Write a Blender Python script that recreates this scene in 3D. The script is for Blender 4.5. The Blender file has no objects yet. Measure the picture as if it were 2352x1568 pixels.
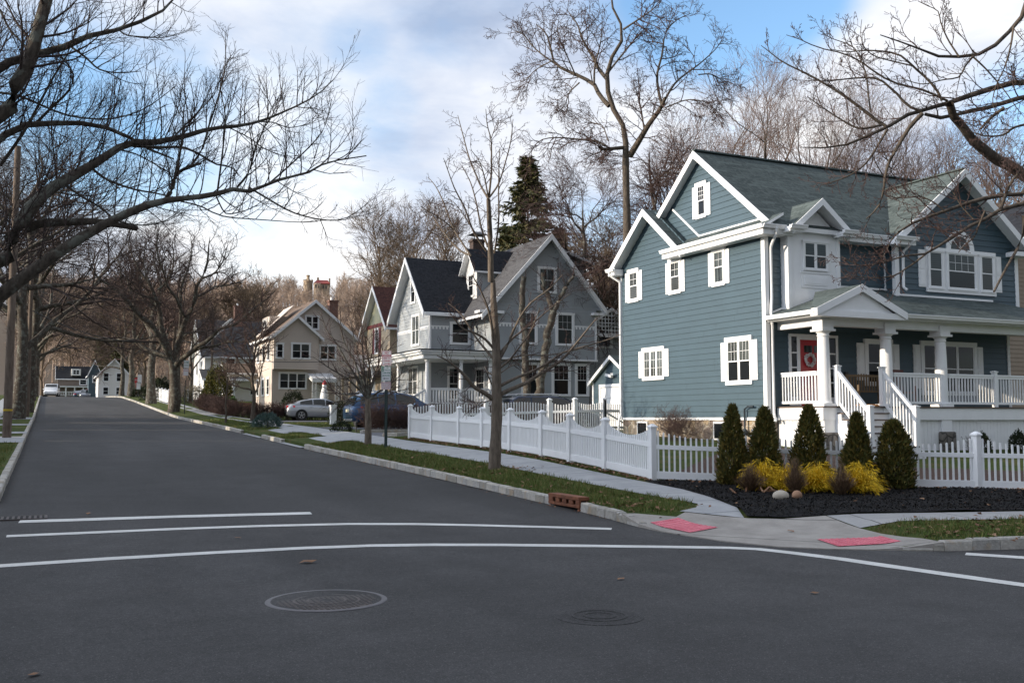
import bpy, math, random
import numpy as np
from mathutils import Vector, Matrix
from mathutils.geometry import delaunay_2d_cdt
R = math.radians
random.seed(7); rng = np.random.default_rng(11)
scene = bpy.context.scene; col = scene.collection

# ------------------------------------------------------------------ camera
YAW, PITCH, EYE = R(25.0), R(4.4), 1.6
FPX = 35 / 36 * 2352
cd = bpy.data.cameras.new('camera'); cd.lens = 35; cd.sensor_width = 36; cd.clip_start = .05; cd.clip_end = 4000
cam = bpy.data.objects.new('camera', cd); col.objects.link(cam)
cam.location = (0, 0, EYE); cam.rotation_euler = (R(90) + PITCH, 0, -YAW)
scene.camera = cam
_fw = Vector((math.sin(YAW) * math.cos(PITCH), math.cos(YAW) * math.cos(PITCH), math.sin(PITCH)))
_rt = Vector((math.cos(YAW), -math.sin(YAW), 0))
_up = _rt.cross(_fw)

def ray(x, y):
    return _fw + _rt * ((x - 1176) / FPX) + _up * ((784 - y) / FPX)

def at(x, y, d):
    """a survey point: the place d metres out along the sight line through (x, y)"""
    return Vector((0, 0, EYE)) + ray(x, y) * d

# ------------------------------------------------------------------ land
RP = [(-60, 0), (9, 0), (13, .07), (20.8, .29), (33, .58), (50, 1.07), (70, 1.6), (90, 2.5), (109, 3.35), (125, 4.0),
      (140, 4.33), (155, 4.6), (175, 4.85), (200, 5.0), (900, 5.0)]
_rx = np.array([a for a, b in RP]); _rz = np.array([b for a, b in RP])
_tx = np.arange(-60, 900, 1.0); _k = np.hanning(9); _k /= _k.sum()
_tz = np.convolve(np.pad(np.interp(_tx, _rx, _rz), 4, mode='edge'), _k, 'valid')

def zr(y):
    return float(np.interp(y, _tx, _tz))

def sm(t):
    t = max(0.0, min(1.0, t)); return t * t * (3 - 2 * t)

LOT = [(-60, 0.2), (15, .25), (24, .75), (32, .98), (40, 1.06), (52, 1.18), (66, 1.42), (80, 1.95), (95, 2.7), (110, 3.4), (140, 4.4), (160, 4.75), (900, 5.1)]
_lx = np.array([a for a, b in LOT]); _lz = np.array([b for a, b in LOT])

def gh(x, y):
    """height of the planted ground (lawns, verges) on both sides of the street"""
    if x < 3:
        return zr(y) + .13 + .25 * sm((-3 - x) / 10)
    dc = math.hypot(x - 8.35, y - 10.45)
    dip = sm((2.6 - dc) / 1.1)
    a = zr(y) + .13 * (1 - dip) + .42 * sm((y - 15) / 9) * sm((x - 7.5) / 7)
    b = float(np.interp(y, _lx, _lz)) + .35 * sm((x - 12) / 6) * sm((y - 18) / 6) * sm((34 - y) / 6)
    return a + (b - a) * sm((x - 10.2) / 1.6) * sm((y - 30) / 6)

# ------------------------------------------------------------------ objects
def link(o):
    col.objects.link(o); return o

def thing(name, label, cat, loc=(0, 0, 0), rz=0, group=None):
    o = bpy.data.objects.new(name, None); link(o)
    o.location = loc; o.rotation_euler = (0, 0, rz); o.empty_display_size = .2
    o['label'] = label; o['category'] = cat
    if group: o['group'] = group
    return o

def tag(o, label, cat, group=None):
    o['label'] = label; o['category'] = cat
    if group: o['group'] = group
    return o

def adopt(o, parent):
    o.parent = parent
    if parent.type == 'EMPTY':
        o.matrix_parent_inverse = (Matrix.Translation(parent.location) @ Matrix.Rotation(parent.rotation_euler.z, 4, 'Z')).inverted()

def dup(root, loc, rz=0, label=None, name=None):
    r = link(root.copy()); r.location = loc; r.rotation_euler = (0, 0, rz)
    if label: r['label'] = label
    for ch in root.children:
        c = link(ch.copy()); c.parent = r
        for g in ch.children:
            d = link(g.copy()); d.parent = c
    return r

class MB:
    def __init__(s):
        s.v = []; s.f = []; s.m = []; s.uv = []; s.has_uv = False
    def face(s, pts, m=0, uv=None):
        i = len(s.v); s.v += [tuple(p) for p in pts]; s.f.append(tuple(range(i, i + len(pts)))); s.m.append(m); s.uv.append(uv)
        if uv: s.has_uv = True
    def hexa(s, q, m=0):
        """8 corners: bottom ring 0-3, top ring 4-7"""
        for a in ((3, 2, 1, 0), (4, 5, 6, 7), (0, 1, 5, 4), (1, 2, 6, 5), (2, 3, 7, 6), (3, 0, 4, 7)):
            s.face([q[k] for k in a], m)
    def box(s, a, b, m=0):
        x0, y0, z0 = a; x1, y1, z1 = b
        s.hexa([(x0, y0, z0), (x1, y0, z0), (x1, y1, z0), (x0, y1, z0), (x0, y0, z1), (x1, y0, z1), (x1, y1, z1), (x0, y1, z1)], m)
    def bar(s, p, q, w, h, up=(0, 0, 1), m=0):
        p = Vector(p); q = Vector(q); t = (q - p).normalized(); n = t.cross(Vector(up))
        if n.length < 1e-4: n = t.cross(Vector((0, 1, 0)))
        n.normalize(); b = n.cross(t)
        n *= w / 2; b *= h / 2
        s.hexa([p - n - b, p + n - b, p + n + b, p - n + b, q - n - b, q + n - b, q + n + b, q - n + b], m)
    def prism(s, poly, vec, m=0, ms=None, mb=None, uvh=None):
        """polygon (seen from outside, counter-clockwise) with thickness along vec (pointing away from the viewer)"""
        poly = [Vector(p) for p in poly]; vec = Vector(vec); low = [p + vec for p in poly]
        uv = None
        if uvh:
            h = Vector(uvh).normalized(); nn = Vector((0, 0, 0))
            for i in range(1, len(poly) - 1): nn += (poly[i] - poly[0]).cross(poly[i + 1] - poly[0])
            nn.normalize(); sl = nn.cross(h)
            uv = [(p.dot(h), p.dot(sl)) for p in poly]
        s.face(poly, m, uv)
        s.face(low[::-1], m if mb is None else mb)
        for i in range(len(poly)):
            j = (i + 1) % len(poly)
            s.face([poly[i], low[i], low[j], poly[j]], m if ms is None else ms)
    def tube(s, pts, r, k=8, m=0, cap=True):
        pts = [Vector(p) for p in pts]; n = len(pts); rs = r if isinstance(r, (list, tuple)) else [r] * n
        rings = []; ref = None
        for i, p in enumerate(pts):
            t = (pts[min(i + 1, n - 1)] - pts[max(i - 1, 0)]).normalized()
            if ref is None:
                ref = t.cross(Vector((.3, .2, 1)));
                if ref.length < .1: ref = t.cross(Vector((1, 0, 0)))
            a = (ref - t * ref.dot(t)).normalized(); ref = a; b = t.cross(a)
            rings.append([p + (a * math.cos(2 * math.pi * j / k) + b * math.sin(2 * math.pi * j / k)) * rs[i] for j in range(k)])
        for i in range(n - 1):
            for j in range(k):
                l = (j + 1) % k; s.face([rings[i][j], rings[i][l], rings[i + 1][l], rings[i + 1][j]], m)
        if cap: s.face(rings[0][::-1], m); s.face(rings[-1], m)
    def lathe(s, c, prof, k=20, m=0, ax=(0, 0, 1)):
        """profile of (radius, height) turned about axis ax through c"""
        c = Vector(c); ax = Vector(ax).normalized(); a = ax.orthogonal().normalized(); b = ax.cross(a)
        rings = [[c + ax * z + (a * math.cos(2 * math.pi * j / k) + b * math.sin(2 * math.pi * j / k)) * r for j in range(k)] for r, z in prof]
        for i in range(len(rings) - 1):
            for j in range(k):
                l = (j + 1) % k; s.face([rings[i][j], rings[i][l], rings[i + 1][l], rings[i + 1][j]], m)
        s.face(rings[0][::-1], m); s.face(rings[-1], m)
    def ball(s, c, r, nu=12, nv=8, m=0, jit=0):
        c = Vector(c); r = Vector(r) if not isinstance(r, (int, float)) else Vector((r, r, r))
        g = [[Vector((c.x + r.x * math.sin(math.pi * i / nv) * math.cos(2 * math.pi * j / nu), c.y + r.y * math.sin(math.pi * i / nv) * math.sin(2 * math.pi * j / nu), c.z + r.z * math.cos(math.pi * i / nv))) for j in range(nu)] for i in range(nv + 1)]
        if jit:
            for i in range(1, nv):
                for j in range(nu): g[i][j] += (g[i][j] - c) * random.uniform(-jit, jit)
        for i in range(nv):
            for j in range(nu):
                l = (j + 1) % nu
                if i == 0: s.face([g[0][0], g[1][j], g[1][l]], m)
                elif i == nv - 1: s.face([g[i][j], g[nv][0], g[i][l]], m)
                else: s.face([g[i][j], g[i + 1][j], g[i + 1][l], g[i][l]], m)
    def build(s, name, mats, parent=None, smooth=False, merge=False, bevel=0):
        me = bpy.data.meshes.new(name); me.from_pydata(s.v, [], s.f)
        if not isinstance(mats, (list, tuple)): mats = [mats]
        for m in mats: me.materials.append(m)
        me.polygons.foreach_set('material_index', s.m)
        if s.has_uv:
            L = me.uv_layers.new(name='UVMap'); i = 0
            for f, u in zip(s.f, s.uv):
                for k in range(len(f)):
                    if u: L.data[i].uv = u[k]
                    i += 1
        o = bpy.data.objects.new(name, me); link(o)
        if merge or smooth or bevel:
            import bmesh
            bm = bmesh.new(); bm.from_mesh(me); bmesh.ops.remove_doubles(bm, verts=bm.verts, dist=.0005)
            bmesh.ops.recalc_face_normals(bm, faces=bm.faces); bm.to_mesh(me); bm.free()
        if smooth:
            me.shade_smooth()
            if smooth != 'all': me.set_sharp_from_angle(angle=R(smooth if smooth is not True else 40))
        if bevel:
            md = o.modifiers.new('bevel', 'BEVEL'); md.width = bevel; md.segments = 2; md.limit_method = 'ANGLE'; md.angle_limit = R(40)
        if parent: adopt(o, parent)
        return o

class Frame:
    """a wall plane: origin O, U to the right seen from outside, N outwards"""
    def __init__(s, O, U, N): s.O = Vector(O); s.U = Vector(U); s.N = Vector(N); s.Z = Vector((0, 0, 1))
    def p(s, u, z, n=0): return s.O + s.U * u + s.Z * z + s.N * n
    def box(s, mb, u0, u1, z0, z1, n0, n1, m=0):
        mb.hexa([s.p(u0, z0, n1), s.p(u1, z0, n1), s.p(u1, z0, n0), s.p(u0, z0, n0), s.p(u0, z1, n1), s.p(u1, z1, n1), s.p(u1, z1, n0), s.p(u0, z1, n0)], m)

def west(X): return Frame((X, 0, 0), (0, -1, 0), (-1, 0, 0))     # u = -Y
def south(Y): return Frame((0, Y, 0), (1, 0, 0), (0, -1, 0))     # u = X

def raw_mesh(name, V, F, mats, parent=None, smooth=True, mi=None):
    """numpy verts (N,3) and quads/tris (M,k)"""
    me = bpy.data.meshes.new(name); V = np.asarray(V, np.float32); F = np.asarray(F, np.int32); k = F.shape[1]
    me.vertices.add(len(V)); me.vertices.foreach_set('co', V.ravel())
    me.loops.add(F.size); me.loops.foreach_set('vertex_index', F.ravel())
    me.polygons.add(len(F)); me.polygons.foreach_set('loop_start', np.arange(0, F.size, k, dtype=np.int32))
    try: me.polygons.foreach_set('loop_total', np.full(len(F), k, np.int32))
    except Exception: pass
    for m in (mats if isinstance(mats, (list, tuple)) else [mats]): me.materials.append(m)
    if mi is not None: me.polygons.foreach_set('material_index', np.asarray(mi, np.int32))
    me.polygons.foreach_set('use_smooth', np.full(len(F), smooth))
    me.update(calc_edges=True); me.validate()
    o = bpy.data.objects.new(name, me); link(o)
    if parent: adopt(o, parent)
    return o

def structure(o, kind='structure'):
    o['kind'] = kind; return o

# ------------------------------------------------------------------ materials
class N:
    def __init__(s, name):
        s.mat = bpy.data.materials.new(name); s.mat.use_nodes = True; s.t = s.mat.node_tree
        s.b = s.t.nodes['Principled BSDF']; s.co = s.t.nodes.new('ShaderNodeTexCoord')
    def n(s, kind, **kw):
        x = s.t.nodes.new('ShaderNode' + kind)
        for k, v in kw.items():
            if k in x.inputs: x.inputs[k].default_value = v
            else: setattr(x, k, v)
        return x
    def l(s, a, b): s.t.links.new(a, b)
    def coord(s, kind='Object', scale=(1, 1, 1), rot=(0, 0, 0)):
        m = s.n('Mapping'); m.inputs['Scale'].default_value = scale; m.inputs['Rotation'].default_value = rot
        s.l(s.co.outputs[kind], m.inputs['Vector']); return m.outputs[0]
    def noise(s, vec, scale, detail=4, rough=.55):
        x = s.n('TexNoise', Scale=scale, Detail=detail, Roughness=rough); s.l(vec, x.inputs['Vector']); return x.outputs['Fac']
    def ramp(s, fac, stops, interp='LINEAR'):
        x = s.n('ValToRGB'); s.l(fac, x.inputs['Fac']); e = x.color_ramp.elements; x.color_ramp.interpolation = interp
        while len(e) < len(stops): e.new(.5)
        for k, (p, c) in enumerate(stops):
            e[k].position = p; e[k].color = (c, c, c, 1) if isinstance(c, (int, float)) else (*c, 1)
        return x.outputs['Color']
    def mix(s, fac, a, b, mode='MIX'):
        x = s.n('Mix', data_type='RGBA', blend_type=mode)
        for sock, val in ((x.inputs['Factor'], fac), (x.inputs[6], a), (x.inputs[7], b)):
            if isinstance(val, (int, float)): sock.default_value = val
            elif isinstance(val, tuple): sock.default_value = (*val, 1)
            else: s.l(val, sock)
        return x.outputs[2]
    def math(s, op, a, b=0.0, c=0.0):
        x = s.n('Math', operation=op)
        for sock, val in zip(x.inputs, (a, b, c)):
            if isinstance(val, (int, float)): sock.default_value = val
            else: s.l(val, sock)
        return x.outputs[0]
    def bump(s, h, strength=.3, dist=.02):
        x = s.n('Bump', Strength=strength, Distance=dist); s.l(h, x.inputs['Height']); s.l(x.outputs[0], s.b.inputs['Normal'])
    def done(s, color=None, rough=None, **kw):
        if color is not None:
            if isinstance(color, tuple): s.b.inputs['Base Color'].default_value = (*color, 1)
            else: s.l(color, s.b.inputs['Base Color'])
        if rough is not None:
            if isinstance(rough, (int, float)): s.b.inputs['Roughness'].default_value = rough
            else: s.l(rough, s.b.inputs['Roughness'])
        for k, v in kw.items(): s.b.inputs[k].default_value = v
        return s.mat

def plain(name, c, rough=.6, var=.12, scale=3.0, bump=0, bscale=40, **kw):
    """paint or stone colour with slight uneven weathering"""
    m = N(name); v = m.coord('Object')
    lo = tuple(x * (1 - var) for x in c); hi = tuple(min(1, x * (1 + var)) for x in c)
    colr = m.ramp(m.noise(v, scale, 5, .6), [(.3, lo), (.7, hi)])
    if bump: m.bump(m.noise(v, bscale, 3), bump, .01)
    return m.done(colr, rough, **{k.replace('_', ' '): v2 for k, v2 in kw.items()})

def foliage(name, a, b, c, rough=.6):
    m = N(name); g = m.n('NewGeometry')
    colr = m.ramp(g.outputs['Random Per Island'], [(0, a), (.5, b), (1, c)])
    big = m.noise(m.coord('Object'), 3.5, 3)
    return m.done(m.mix(m.ramp(big, [(.35, 0.0), (.65, .45)]), colr, tuple(x * .45 for x in b)), rough, **{'Specular IOR Level': .25})

def shingle(name, a, b, c, w=.32, h=.15):
    m = N(name); v = m.coord('UV')
    br = m.n('TexBrick', offset=.5, squash=1.0); m.l(v, br.inputs['Vector'])
    br.inputs['Scale'].default_value = 1; br.inputs['Brick Width'].default_value = w; br.inputs['Row Height'].default_value = h
    br.inputs['Mortar Size'].default_value = .008; br.inputs['Bias'].default_value = 0
    br.inputs['Color1'].default_value = (*a, 1); br.inputs['Color2'].default_value = (*b, 1); br.inputs['Mortar'].default_value = (*[x * .35 for x in a], 1)
    spk = m.ramp(m.noise(v, 7, 3, .7), [(.45, 0.0), (.7, .8)])
    c1 = m.mix(spk, br.outputs['Color'], c)
    c2 = m.mix(.35, c1, m.ramp(m.noise(v, .7, 4), [(.3, .75), (.7, 1.15)]), 'MULTIPLY')
    wv = m.n('Math', operation='FRACT'); sp = m.n('SeparateXYZ'); m.l(v, sp.inputs[0]); d = m.math('DIVIDE', sp.outputs[1], h); m.l(d, wv.inputs[0])
    m.bump(m.math('ADD', wv.outputs[0], m.math('MULTIPLY', m.noise(v, 60, 2), .4)), .5, .02)
    return m.done(c2, .9, **{'Specular IOR Level': .2})

def bricks(name, a, b, mort, w=.22, h=.075, kind='Object'):
    m = N(name); v = m.coord(kind); sp = m.n('SeparateXYZ'); m.l(v, sp.inputs[0]); cb = m.n('CombineXYZ')
    m.l(m.math('ADD', sp.outputs[0], sp.outputs[1]), cb.inputs[0]); m.l(sp.outputs[2], cb.inputs[1])
    br = m.n('TexBrick'); m.l(cb.outputs[0], br.inputs['Vector']); br.inputs['Scale'].default_value = 1
    br.inputs['Brick Width'].default_value = w; br.inputs['Row Height'].default_value = h; br.inputs['Mortar Size'].default_value = .008
    br.inputs['Color1'].default_value = (*a, 1); br.inputs['Color2'].default_value = (*b, 1); br.inputs['Mortar'].default_value = (*mort, 1)
    return m.done(m.mix(.5, br.outputs['Color'], m.ramp(m.noise(v, 4, 4), [(.3, .7), (.7, 1.2)]), 'MULTIPLY'), .85)

def stone(name, tones, scale=3.2):
    m = N(name); v = m.coord('Object')
    warp = m.n('TexNoise', Scale=2.5, Detail=2); m.l(v, warp.inputs['Vector'])
    vv = m.mix(.12, v, warp.outputs['Color'])
    a = m.n('TexVoronoi', Scale=scale); m.l(vv, a.inputs['Vector']); sp = m.n('SeparateColor'); m.l(a.outputs['Color'], sp.inputs[0])
    c = m.ramp(sp.outputs[0], [(0, tones[0]), (.4, tones[1]), (.7, tones[2]), (1, tones[3])])
    e = m.n('TexVoronoi', Scale=scale, feature='DISTANCE_TO_EDGE'); m.l(vv, e.inputs['Vector'])
    j = m.ramp(e.outputs['Distance'], [(.02, 0.0), (.07, 1.0)])
    c = m.mix(j, tones[4], c); c = m.mix(.4, c, m.ramp(m.noise(v, 14, 4), [(.3, .6), (.7, 1.3)]), 'MULTIPLY')
    m.bump(m.math('ADD', m.math('MULTIPLY', j, .8), m.math('MULTIPLY', m.noise(v, 12, 4), .4)), .8, .03)
    return m.done(c, .85)

def bark(name, a, b, lich=None, sc=1.0):
    m = N(name); v = m.coord('Object', (6 * sc, 6 * sc, 1.6 * sc)); f = m.noise(v, 3, 6, .65)
    c = m.ramp(f, [(.3, a), (.7, b)])
    if lich:
        c = m.mix(m.ramp(m.noise(m.coord('Object'), 5, 4, .6), [(.52, 0.0), (.6, .8)]), c, lich)
    m.bump(f, .7, .03)
    return m.done(c, .9, **{'Specular IOR Level': .15})

M = {}
M['white'] = plain('white_trim', (.80, .81, .82), .45, .04, 2.5)
M['vinyl'] = plain('white_vinyl', (.82, .83, .84), .35, .04, 1.5)
M['blue'] = plain('slate_blue_siding', (.044, .080, .104), .5, .08, 1.2)
M['bluejoint'] = plain('board_joint', (.034, .058, .072), .7)
M['bluetrim'] = plain('dark_blue_trim', (.02, .03, .04), .6)  # near-black blue colour, used on the vent pipe
M['glass'] = N('window_glass').done((.010, .012, .014), .05, **{'Specular IOR Level': .38})
m = N('window_glass_blind'); v = m.coord('Object'); sp = m.n('SeparateXYZ'); m.l(v, sp.inputs[0])
st = m.math('FRACT', m.math('MULTIPLY', sp.outputs[2], 16)); c = m.ramp(st, [(.1, (.018, .022, .022)), (.3, (.065, .072, .07)), (.9, (.05, .056, .056))])
M['blind'] = m.done(c, .06, **{'Specular IOR Level': .35})
m = N('window_glass_curtain'); v = m.coord('Object', (7, 7, .4)); c = m.ramp(m.noise(v, 2, 2), [(.4, (.018, .02, .02)), (.62, (.10, .115, .11))])
M['curtain'] = m.done(c, .06, **{'Specular IOR Level': .35})
M['roof'] = shingle('green_grey_shingle', (.092, .115, .113), (.046, .060, .060), (.115, .138, .136), .5, .17)
M['roofdark'] = shingle('charcoal_shingle', (.022, .025, .032), (.013, .015, .02), (.035, .038, .045))
M['roofbrown'] = shingle('brown_shingle', (.085, .036, .03), (.05, .022, .02), (.11, .05, .04))
M['roofgrey'] = shingle('grey_shingle', (.085, .085, .09), (.055, .055, .06), (.12, .118, .12))
M['rooftan'] = shingle('weathered_red_shingle', (.17, .125, .095), (.12, .085, .065), (.2, .15, .12))
M['red'] = plain('red_door_paint', (.42, .012, .02), .35, .08)
M['deck'] = plain('dark_decking', (.10, .07, .055), .6, .2)
M['fieldstone'] = stone('fieldstone', [(.36, .28, .18), (.22, .18, .14), (.40, .33, .24), (.18, .13, .11), (.42, .37, .30)])
M['pierstone'] = stone('dark_pier_stone', [(.16, .14, .12), (.11, .10, .09), (.2, .18, .16), (.09, .08, .07), (.06, .055, .05)], 4)
M['metal'] = plain('dark_metal', (.02, .022, .024), .4, .2)
M['steel'] = plain('grey_metal', (.25, .26, .28), .35, .1, Metallic=.6)
# ------------------------------------------------------------------ ground materials
m = N('asphalt'); v = m.coord('Object')
fine = m.noise(v, 70, 3, .8); sy_ = m.n('SeparateXYZ'); m.l(v, sy_.inputs[0]); mid = m.noise(v, 1.3, 5, .6); big = m.noise(m.coord('Object', (.55, .08, 1)), 1.0, 3, .5)
c = m.ramp(fine, [(.3, (.021, .0205, .021)), (.5, (.042, .041, .042)), (.72, (.088, .086, .086))])
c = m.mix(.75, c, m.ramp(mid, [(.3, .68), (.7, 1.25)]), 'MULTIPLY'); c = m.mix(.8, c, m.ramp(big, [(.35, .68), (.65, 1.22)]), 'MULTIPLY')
pt = m.n('TexVoronoi', Scale=.16); m.l(v, pt.inputs['Vector'])
sp = m.n('SeparateColor'); m.l(pt.outputs['Color'], sp.inputs[0]); c = m.mix(.35, c, m.ramp(sp.outputs[0], [(0, .8), (1, 1.1)]), 'MULTIPLY')
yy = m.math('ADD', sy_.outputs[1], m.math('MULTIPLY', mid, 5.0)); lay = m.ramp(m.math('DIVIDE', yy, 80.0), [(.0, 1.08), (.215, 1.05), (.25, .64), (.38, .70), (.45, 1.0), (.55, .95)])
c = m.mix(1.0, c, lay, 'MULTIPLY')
st_ = m.n('TexVoronoi', Scale=34.0); m.l(v, st_.inputs['Vector']); c = m.mix(m.ramp(st_.outputs['Distance'], [(.10, .55), (.2, 0.0)]), c, (.20, .20, .20))
gr2 = m.noise(v, 16, 3, .85); c = m.mix(.9, c, m.ramp(gr2, [(.32, .72), (.5, .98), (.68, 1.3)]), 'MULTIPLY'); oil = m.noise(m.coord('Object', (1.4, .35, 1)), 1.0, 5, .7); c = m.mix(m.ramp(oil, [(.60, 0.0), (.72, .45)]), c, (.022, .022, .024))
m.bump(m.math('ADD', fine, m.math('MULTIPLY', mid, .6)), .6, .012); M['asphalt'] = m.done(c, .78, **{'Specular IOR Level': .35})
m = N('driveway_asphalt'); v = m.coord('Object'); c = m.ramp(m.noise(v, 90, 2), [(.3, (.075, .08, .09)), (.7, (.13, .135, .15))])
M['drive'] = m.done(m.mix(.5, c, m.ramp(m.noise(v, .8, 4), [(.3, .75), (.7, 1.15)]), 'MULTIPLY'), .85)

def concrete(name, a, b, joint=1.25, ang=0, axis=1):
    m = N(name); v = m.coord('Object', rot=(0, 0, ang)); sp = m.n('SeparateXYZ'); m.l(v, sp.inputs[0])
    c = m.ramp(m.noise(v, 2.2, 6, .65), [(.3, a), (.7, b)]); c = m.mix(.35, c, m.ramp(m.noise(v, 45, 2), [(.3, .8), (.7, 1.12)]), 'MULTIPLY')
    c = m.mix(.3, c, m.ramp(m.noise(v, .35, 3), [(.35, .72), (.65, 1.1)]), 'MULTIPLY')
    if joint:
        f = m.math('FRACT', m.math('DIVIDE', sp.outputs[axis], joint)); d = m.math('ABSOLUTE', m.math('SUBTRACT', f, .5))
        j = m.ramp(d, [(.488, 1.0), (.496, .25)]); c = m.mix(1.0, c, j, 'MULTIPLY')
    m.bump(m.noise(v, 60, 3), .25, .01)
    return m.done(c, .85)
M['walk'] = concrete('sidewalk_concrete', (.27, .28, .29), (.38, .385, .39))
M['walk2'] = concrete('side_walk_concrete', (.27, .27, .27), (.36, .355, .35), 1.5, R(15), 0)
M['ramp'] = concrete('ramp_concrete', (.24, .222, .20), (.37, .345, .315), 1.9, R(-42), 0)
m = N('road_paint'); v = m.coord('Object'); wr_ = m.noise(v, 26, 5, .8); M['paint'] = m.done(m.mix(m.ramp(wr_, [(.33, .75), (.42, 0.0)]), m.ramp(m.noise(v, 2.5, 3), [(.3, (.52, .52, .50)), (.7, (.66, .66, .64))]), (.09, .09, .095)), .65)
m = N('granite_kerb'); v = m.coord('Object'); g = m.n('NewGeometry')
c = m.ramp(g.outputs['Random Per Island'], [(0, (.27, .25, .21)), (.5, (.36, .35, .33)), (1, (.43, .40, .35))])
c = m.mix(.6, c, m.ramp(m.noise(v, 14, 5, .7), [(.3, .6), (.65, 1.25)]), 'MULTIPLY')
c = m.mix(m.ramp(m.noise(v, 3.3, 4), [(.58, 0.0), (.68, .45)]), c, (.34, .22, .10)); m.bump(m.noise(v, 25, 4), .7, .02); M['granite'] = m.done(c, .85)
m = N('lawn_soil'); v = m.coord('Object'); c = m.ramp(m.noise(v, 1.6, 6, .65), [(.3, (.04, .058, .016)), (.5, (.066, .092, .024)), (.68, (.13, .105, .045))])
c = m.mix(.7, c, m.ramp(m.noise(v, 50, 3, .7), [(.3, .5), (.7, 1.4)]), 'MULTIPLY'); m.bump(m.noise(v, 35, 4, .7), .9, .04); M['lawn'] = m.done(c, .95, **{'Specular IOR Level': .1})
m = N('black_mulch'); v = m.coord('Object'); c = m.ramp(m.noise(v, 22, 5, .75), [(.35, (.006, .006, .007)), (.6, (.018, .017, .018)), (.78, (.05, .045, .042))])
m.bump(m.noise(v, 40, 5, .75), 1.0, .03); M['mulch'] = m.done(c, .9, **{'Specular IOR Level': .2})
m = N('brown_mulch'); v = m.coord('Object'); c = m.ramp(m.noise(v, 20, 5, .75), [(.35, (.03, .017, .012)), (.7, (.11, .055, .035))]); m.bump(m.noise(v, 24, 5), 1.0, .05); M['bmulch'] = m.done(c, .95)
M['grass'] = foliage('grass_blades', (.075, .125, .022), (.10, .145, .03), (.26, .20, .08), .7)
M['leaf'] = foliage('dead_leaves', (.13, .06, .03), (.24, .13, .075), (.38, .24, .15), .8)
M['chips'] = foliage('mulch_chips', (.005, .005, .005), (.012, .011, .011), (.035, .028, .023), .9)
M['rust'] = plain('rusty_iron', (.17, .062, .03), .85, .4, 7, .4, 30)
M['iron'] = plain('worn_iron', (.060, .047, .043), .6, .35, 6, .5, 25); M['ironrim'] = plain('polished_iron_rim', (.088, .082, .088), .5, .25, 8, .3, 25)
M['void'] = N('drain_void').done((.004, .004, .004), 1.0)
m = N('tactile_red'); v = m.coord('Object'); c = m.ramp(m.noise(v, 5, 4), [(.3, (.56, .10, .145)), (.7, (.70, .19, .24))]); c = m.mix(.5, c, m.ramp(m.noise(v, 28, 3), [(.3, .7), (.7, 1.15)]), 'MULTIPLY'); M['tactile'] = m.done(c, .6)

# ------------------------------------------------------------------ sheets
def inside(x, y, P):
    c = False; j = len(P) - 1
    for i in range(len(P)):
        if (P[i][1] > y) != (P[j][1] > y) and x < (P[j][0] - P[i][0]) * (y - P[i][1]) / (P[j][1] - P[i][1]) + P[i][0]: c = not c
        j = i
    return c

def densify(P, d):
    out = []
    for i in range(len(P)):
        a = Vector(P[i]); b = Vector(P[(i + 1) % len(P)]); n = max(1, int((b - a).length / d)); n = min(n, 90)
        out += [a.lerp(b, k / n) for k in range(n)]
    return [(p.x, p.y) for p in out]

def sheet(name, outline, mat, hf, off=0.0, grid=(), edge=1.0, parent=None, skirt=0.0):
    P = densify(outline, edge); pts = [Vector(p) for p in P]; n = len(pts)
    bx0 = min(p[0] for p in P); bx1 = max(p[0] for p in P); by0 = min(p[1] for p in P); by1 = max(p[1] for p in P)
    for (x0, x1, y0, y1, dx, dy) in grid:
        for x in np.arange(max(x0, bx0) + dx * .5, min(x1, bx1), dx):
            for y in np.arange(max(y0, by0) + dy * .5, min(y1, by1), dy):
                if inside(x, y, outline): pts.append(Vector((x + random.uniform(-.1, .1) * dx, y + random.uniform(-.1, .1) * dy)))
    r = delaunay_2d_cdt(pts, [], [list(range(n))], 1, 1e-5)
    V = [(p.x, p.y, hf(p.x, p.y) + off) for p in r[0]]; F = [tuple(f) for f in r[2]]
    if skirt:
        base = len(V); orig = [hf(*p) + off for p in P]
        V += [(p[0], p[1], z) for p, z in zip(P, orig)] + [(p[0], p[1], z - skirt) for p, z in zip(P, orig)]
        F += [(base + i, base + n + i, base + n + (i + 1) % n, base + (i + 1) % n) for i in range(n)]
    me = bpy.data.meshes.new(name); me.from_pydata(V, [], F); me.materials.append(mat); me.shade_smooth() if not skirt else None
    o = bpy.data.objects.new(name, me); link(o)
    if parent: adopt(o, parent)
    return o

# far ground and road bed
def grid_sheet(name, xs, ys, hf, mat):
    V = [(x, y, hf(x, y)) for y in ys for x in xs]; nx = len(xs)
    F = [(j * nx + i, j * nx + i + 1, (j + 1) * nx + i + 1, (j + 1) * nx + i) for j in range(len(ys) - 1) for i in range(nx - 1)]
    return structure(raw_mesh(name, V, F, mat))

def far_h(x, y):
    return zr(y) - .35
ys = list(np.arange(-900, -40, 120)) + list(np.arange(-40, 262, 3)) + [300, 400, 600, 1000, 1800]
xs = [-1800, -700, -300, -120, -60, -20, 0, 20, 60, 120, 300, 700, 1800]
grid_sheet('ground', xs, ys, far_h, M['lawn'])

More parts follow.
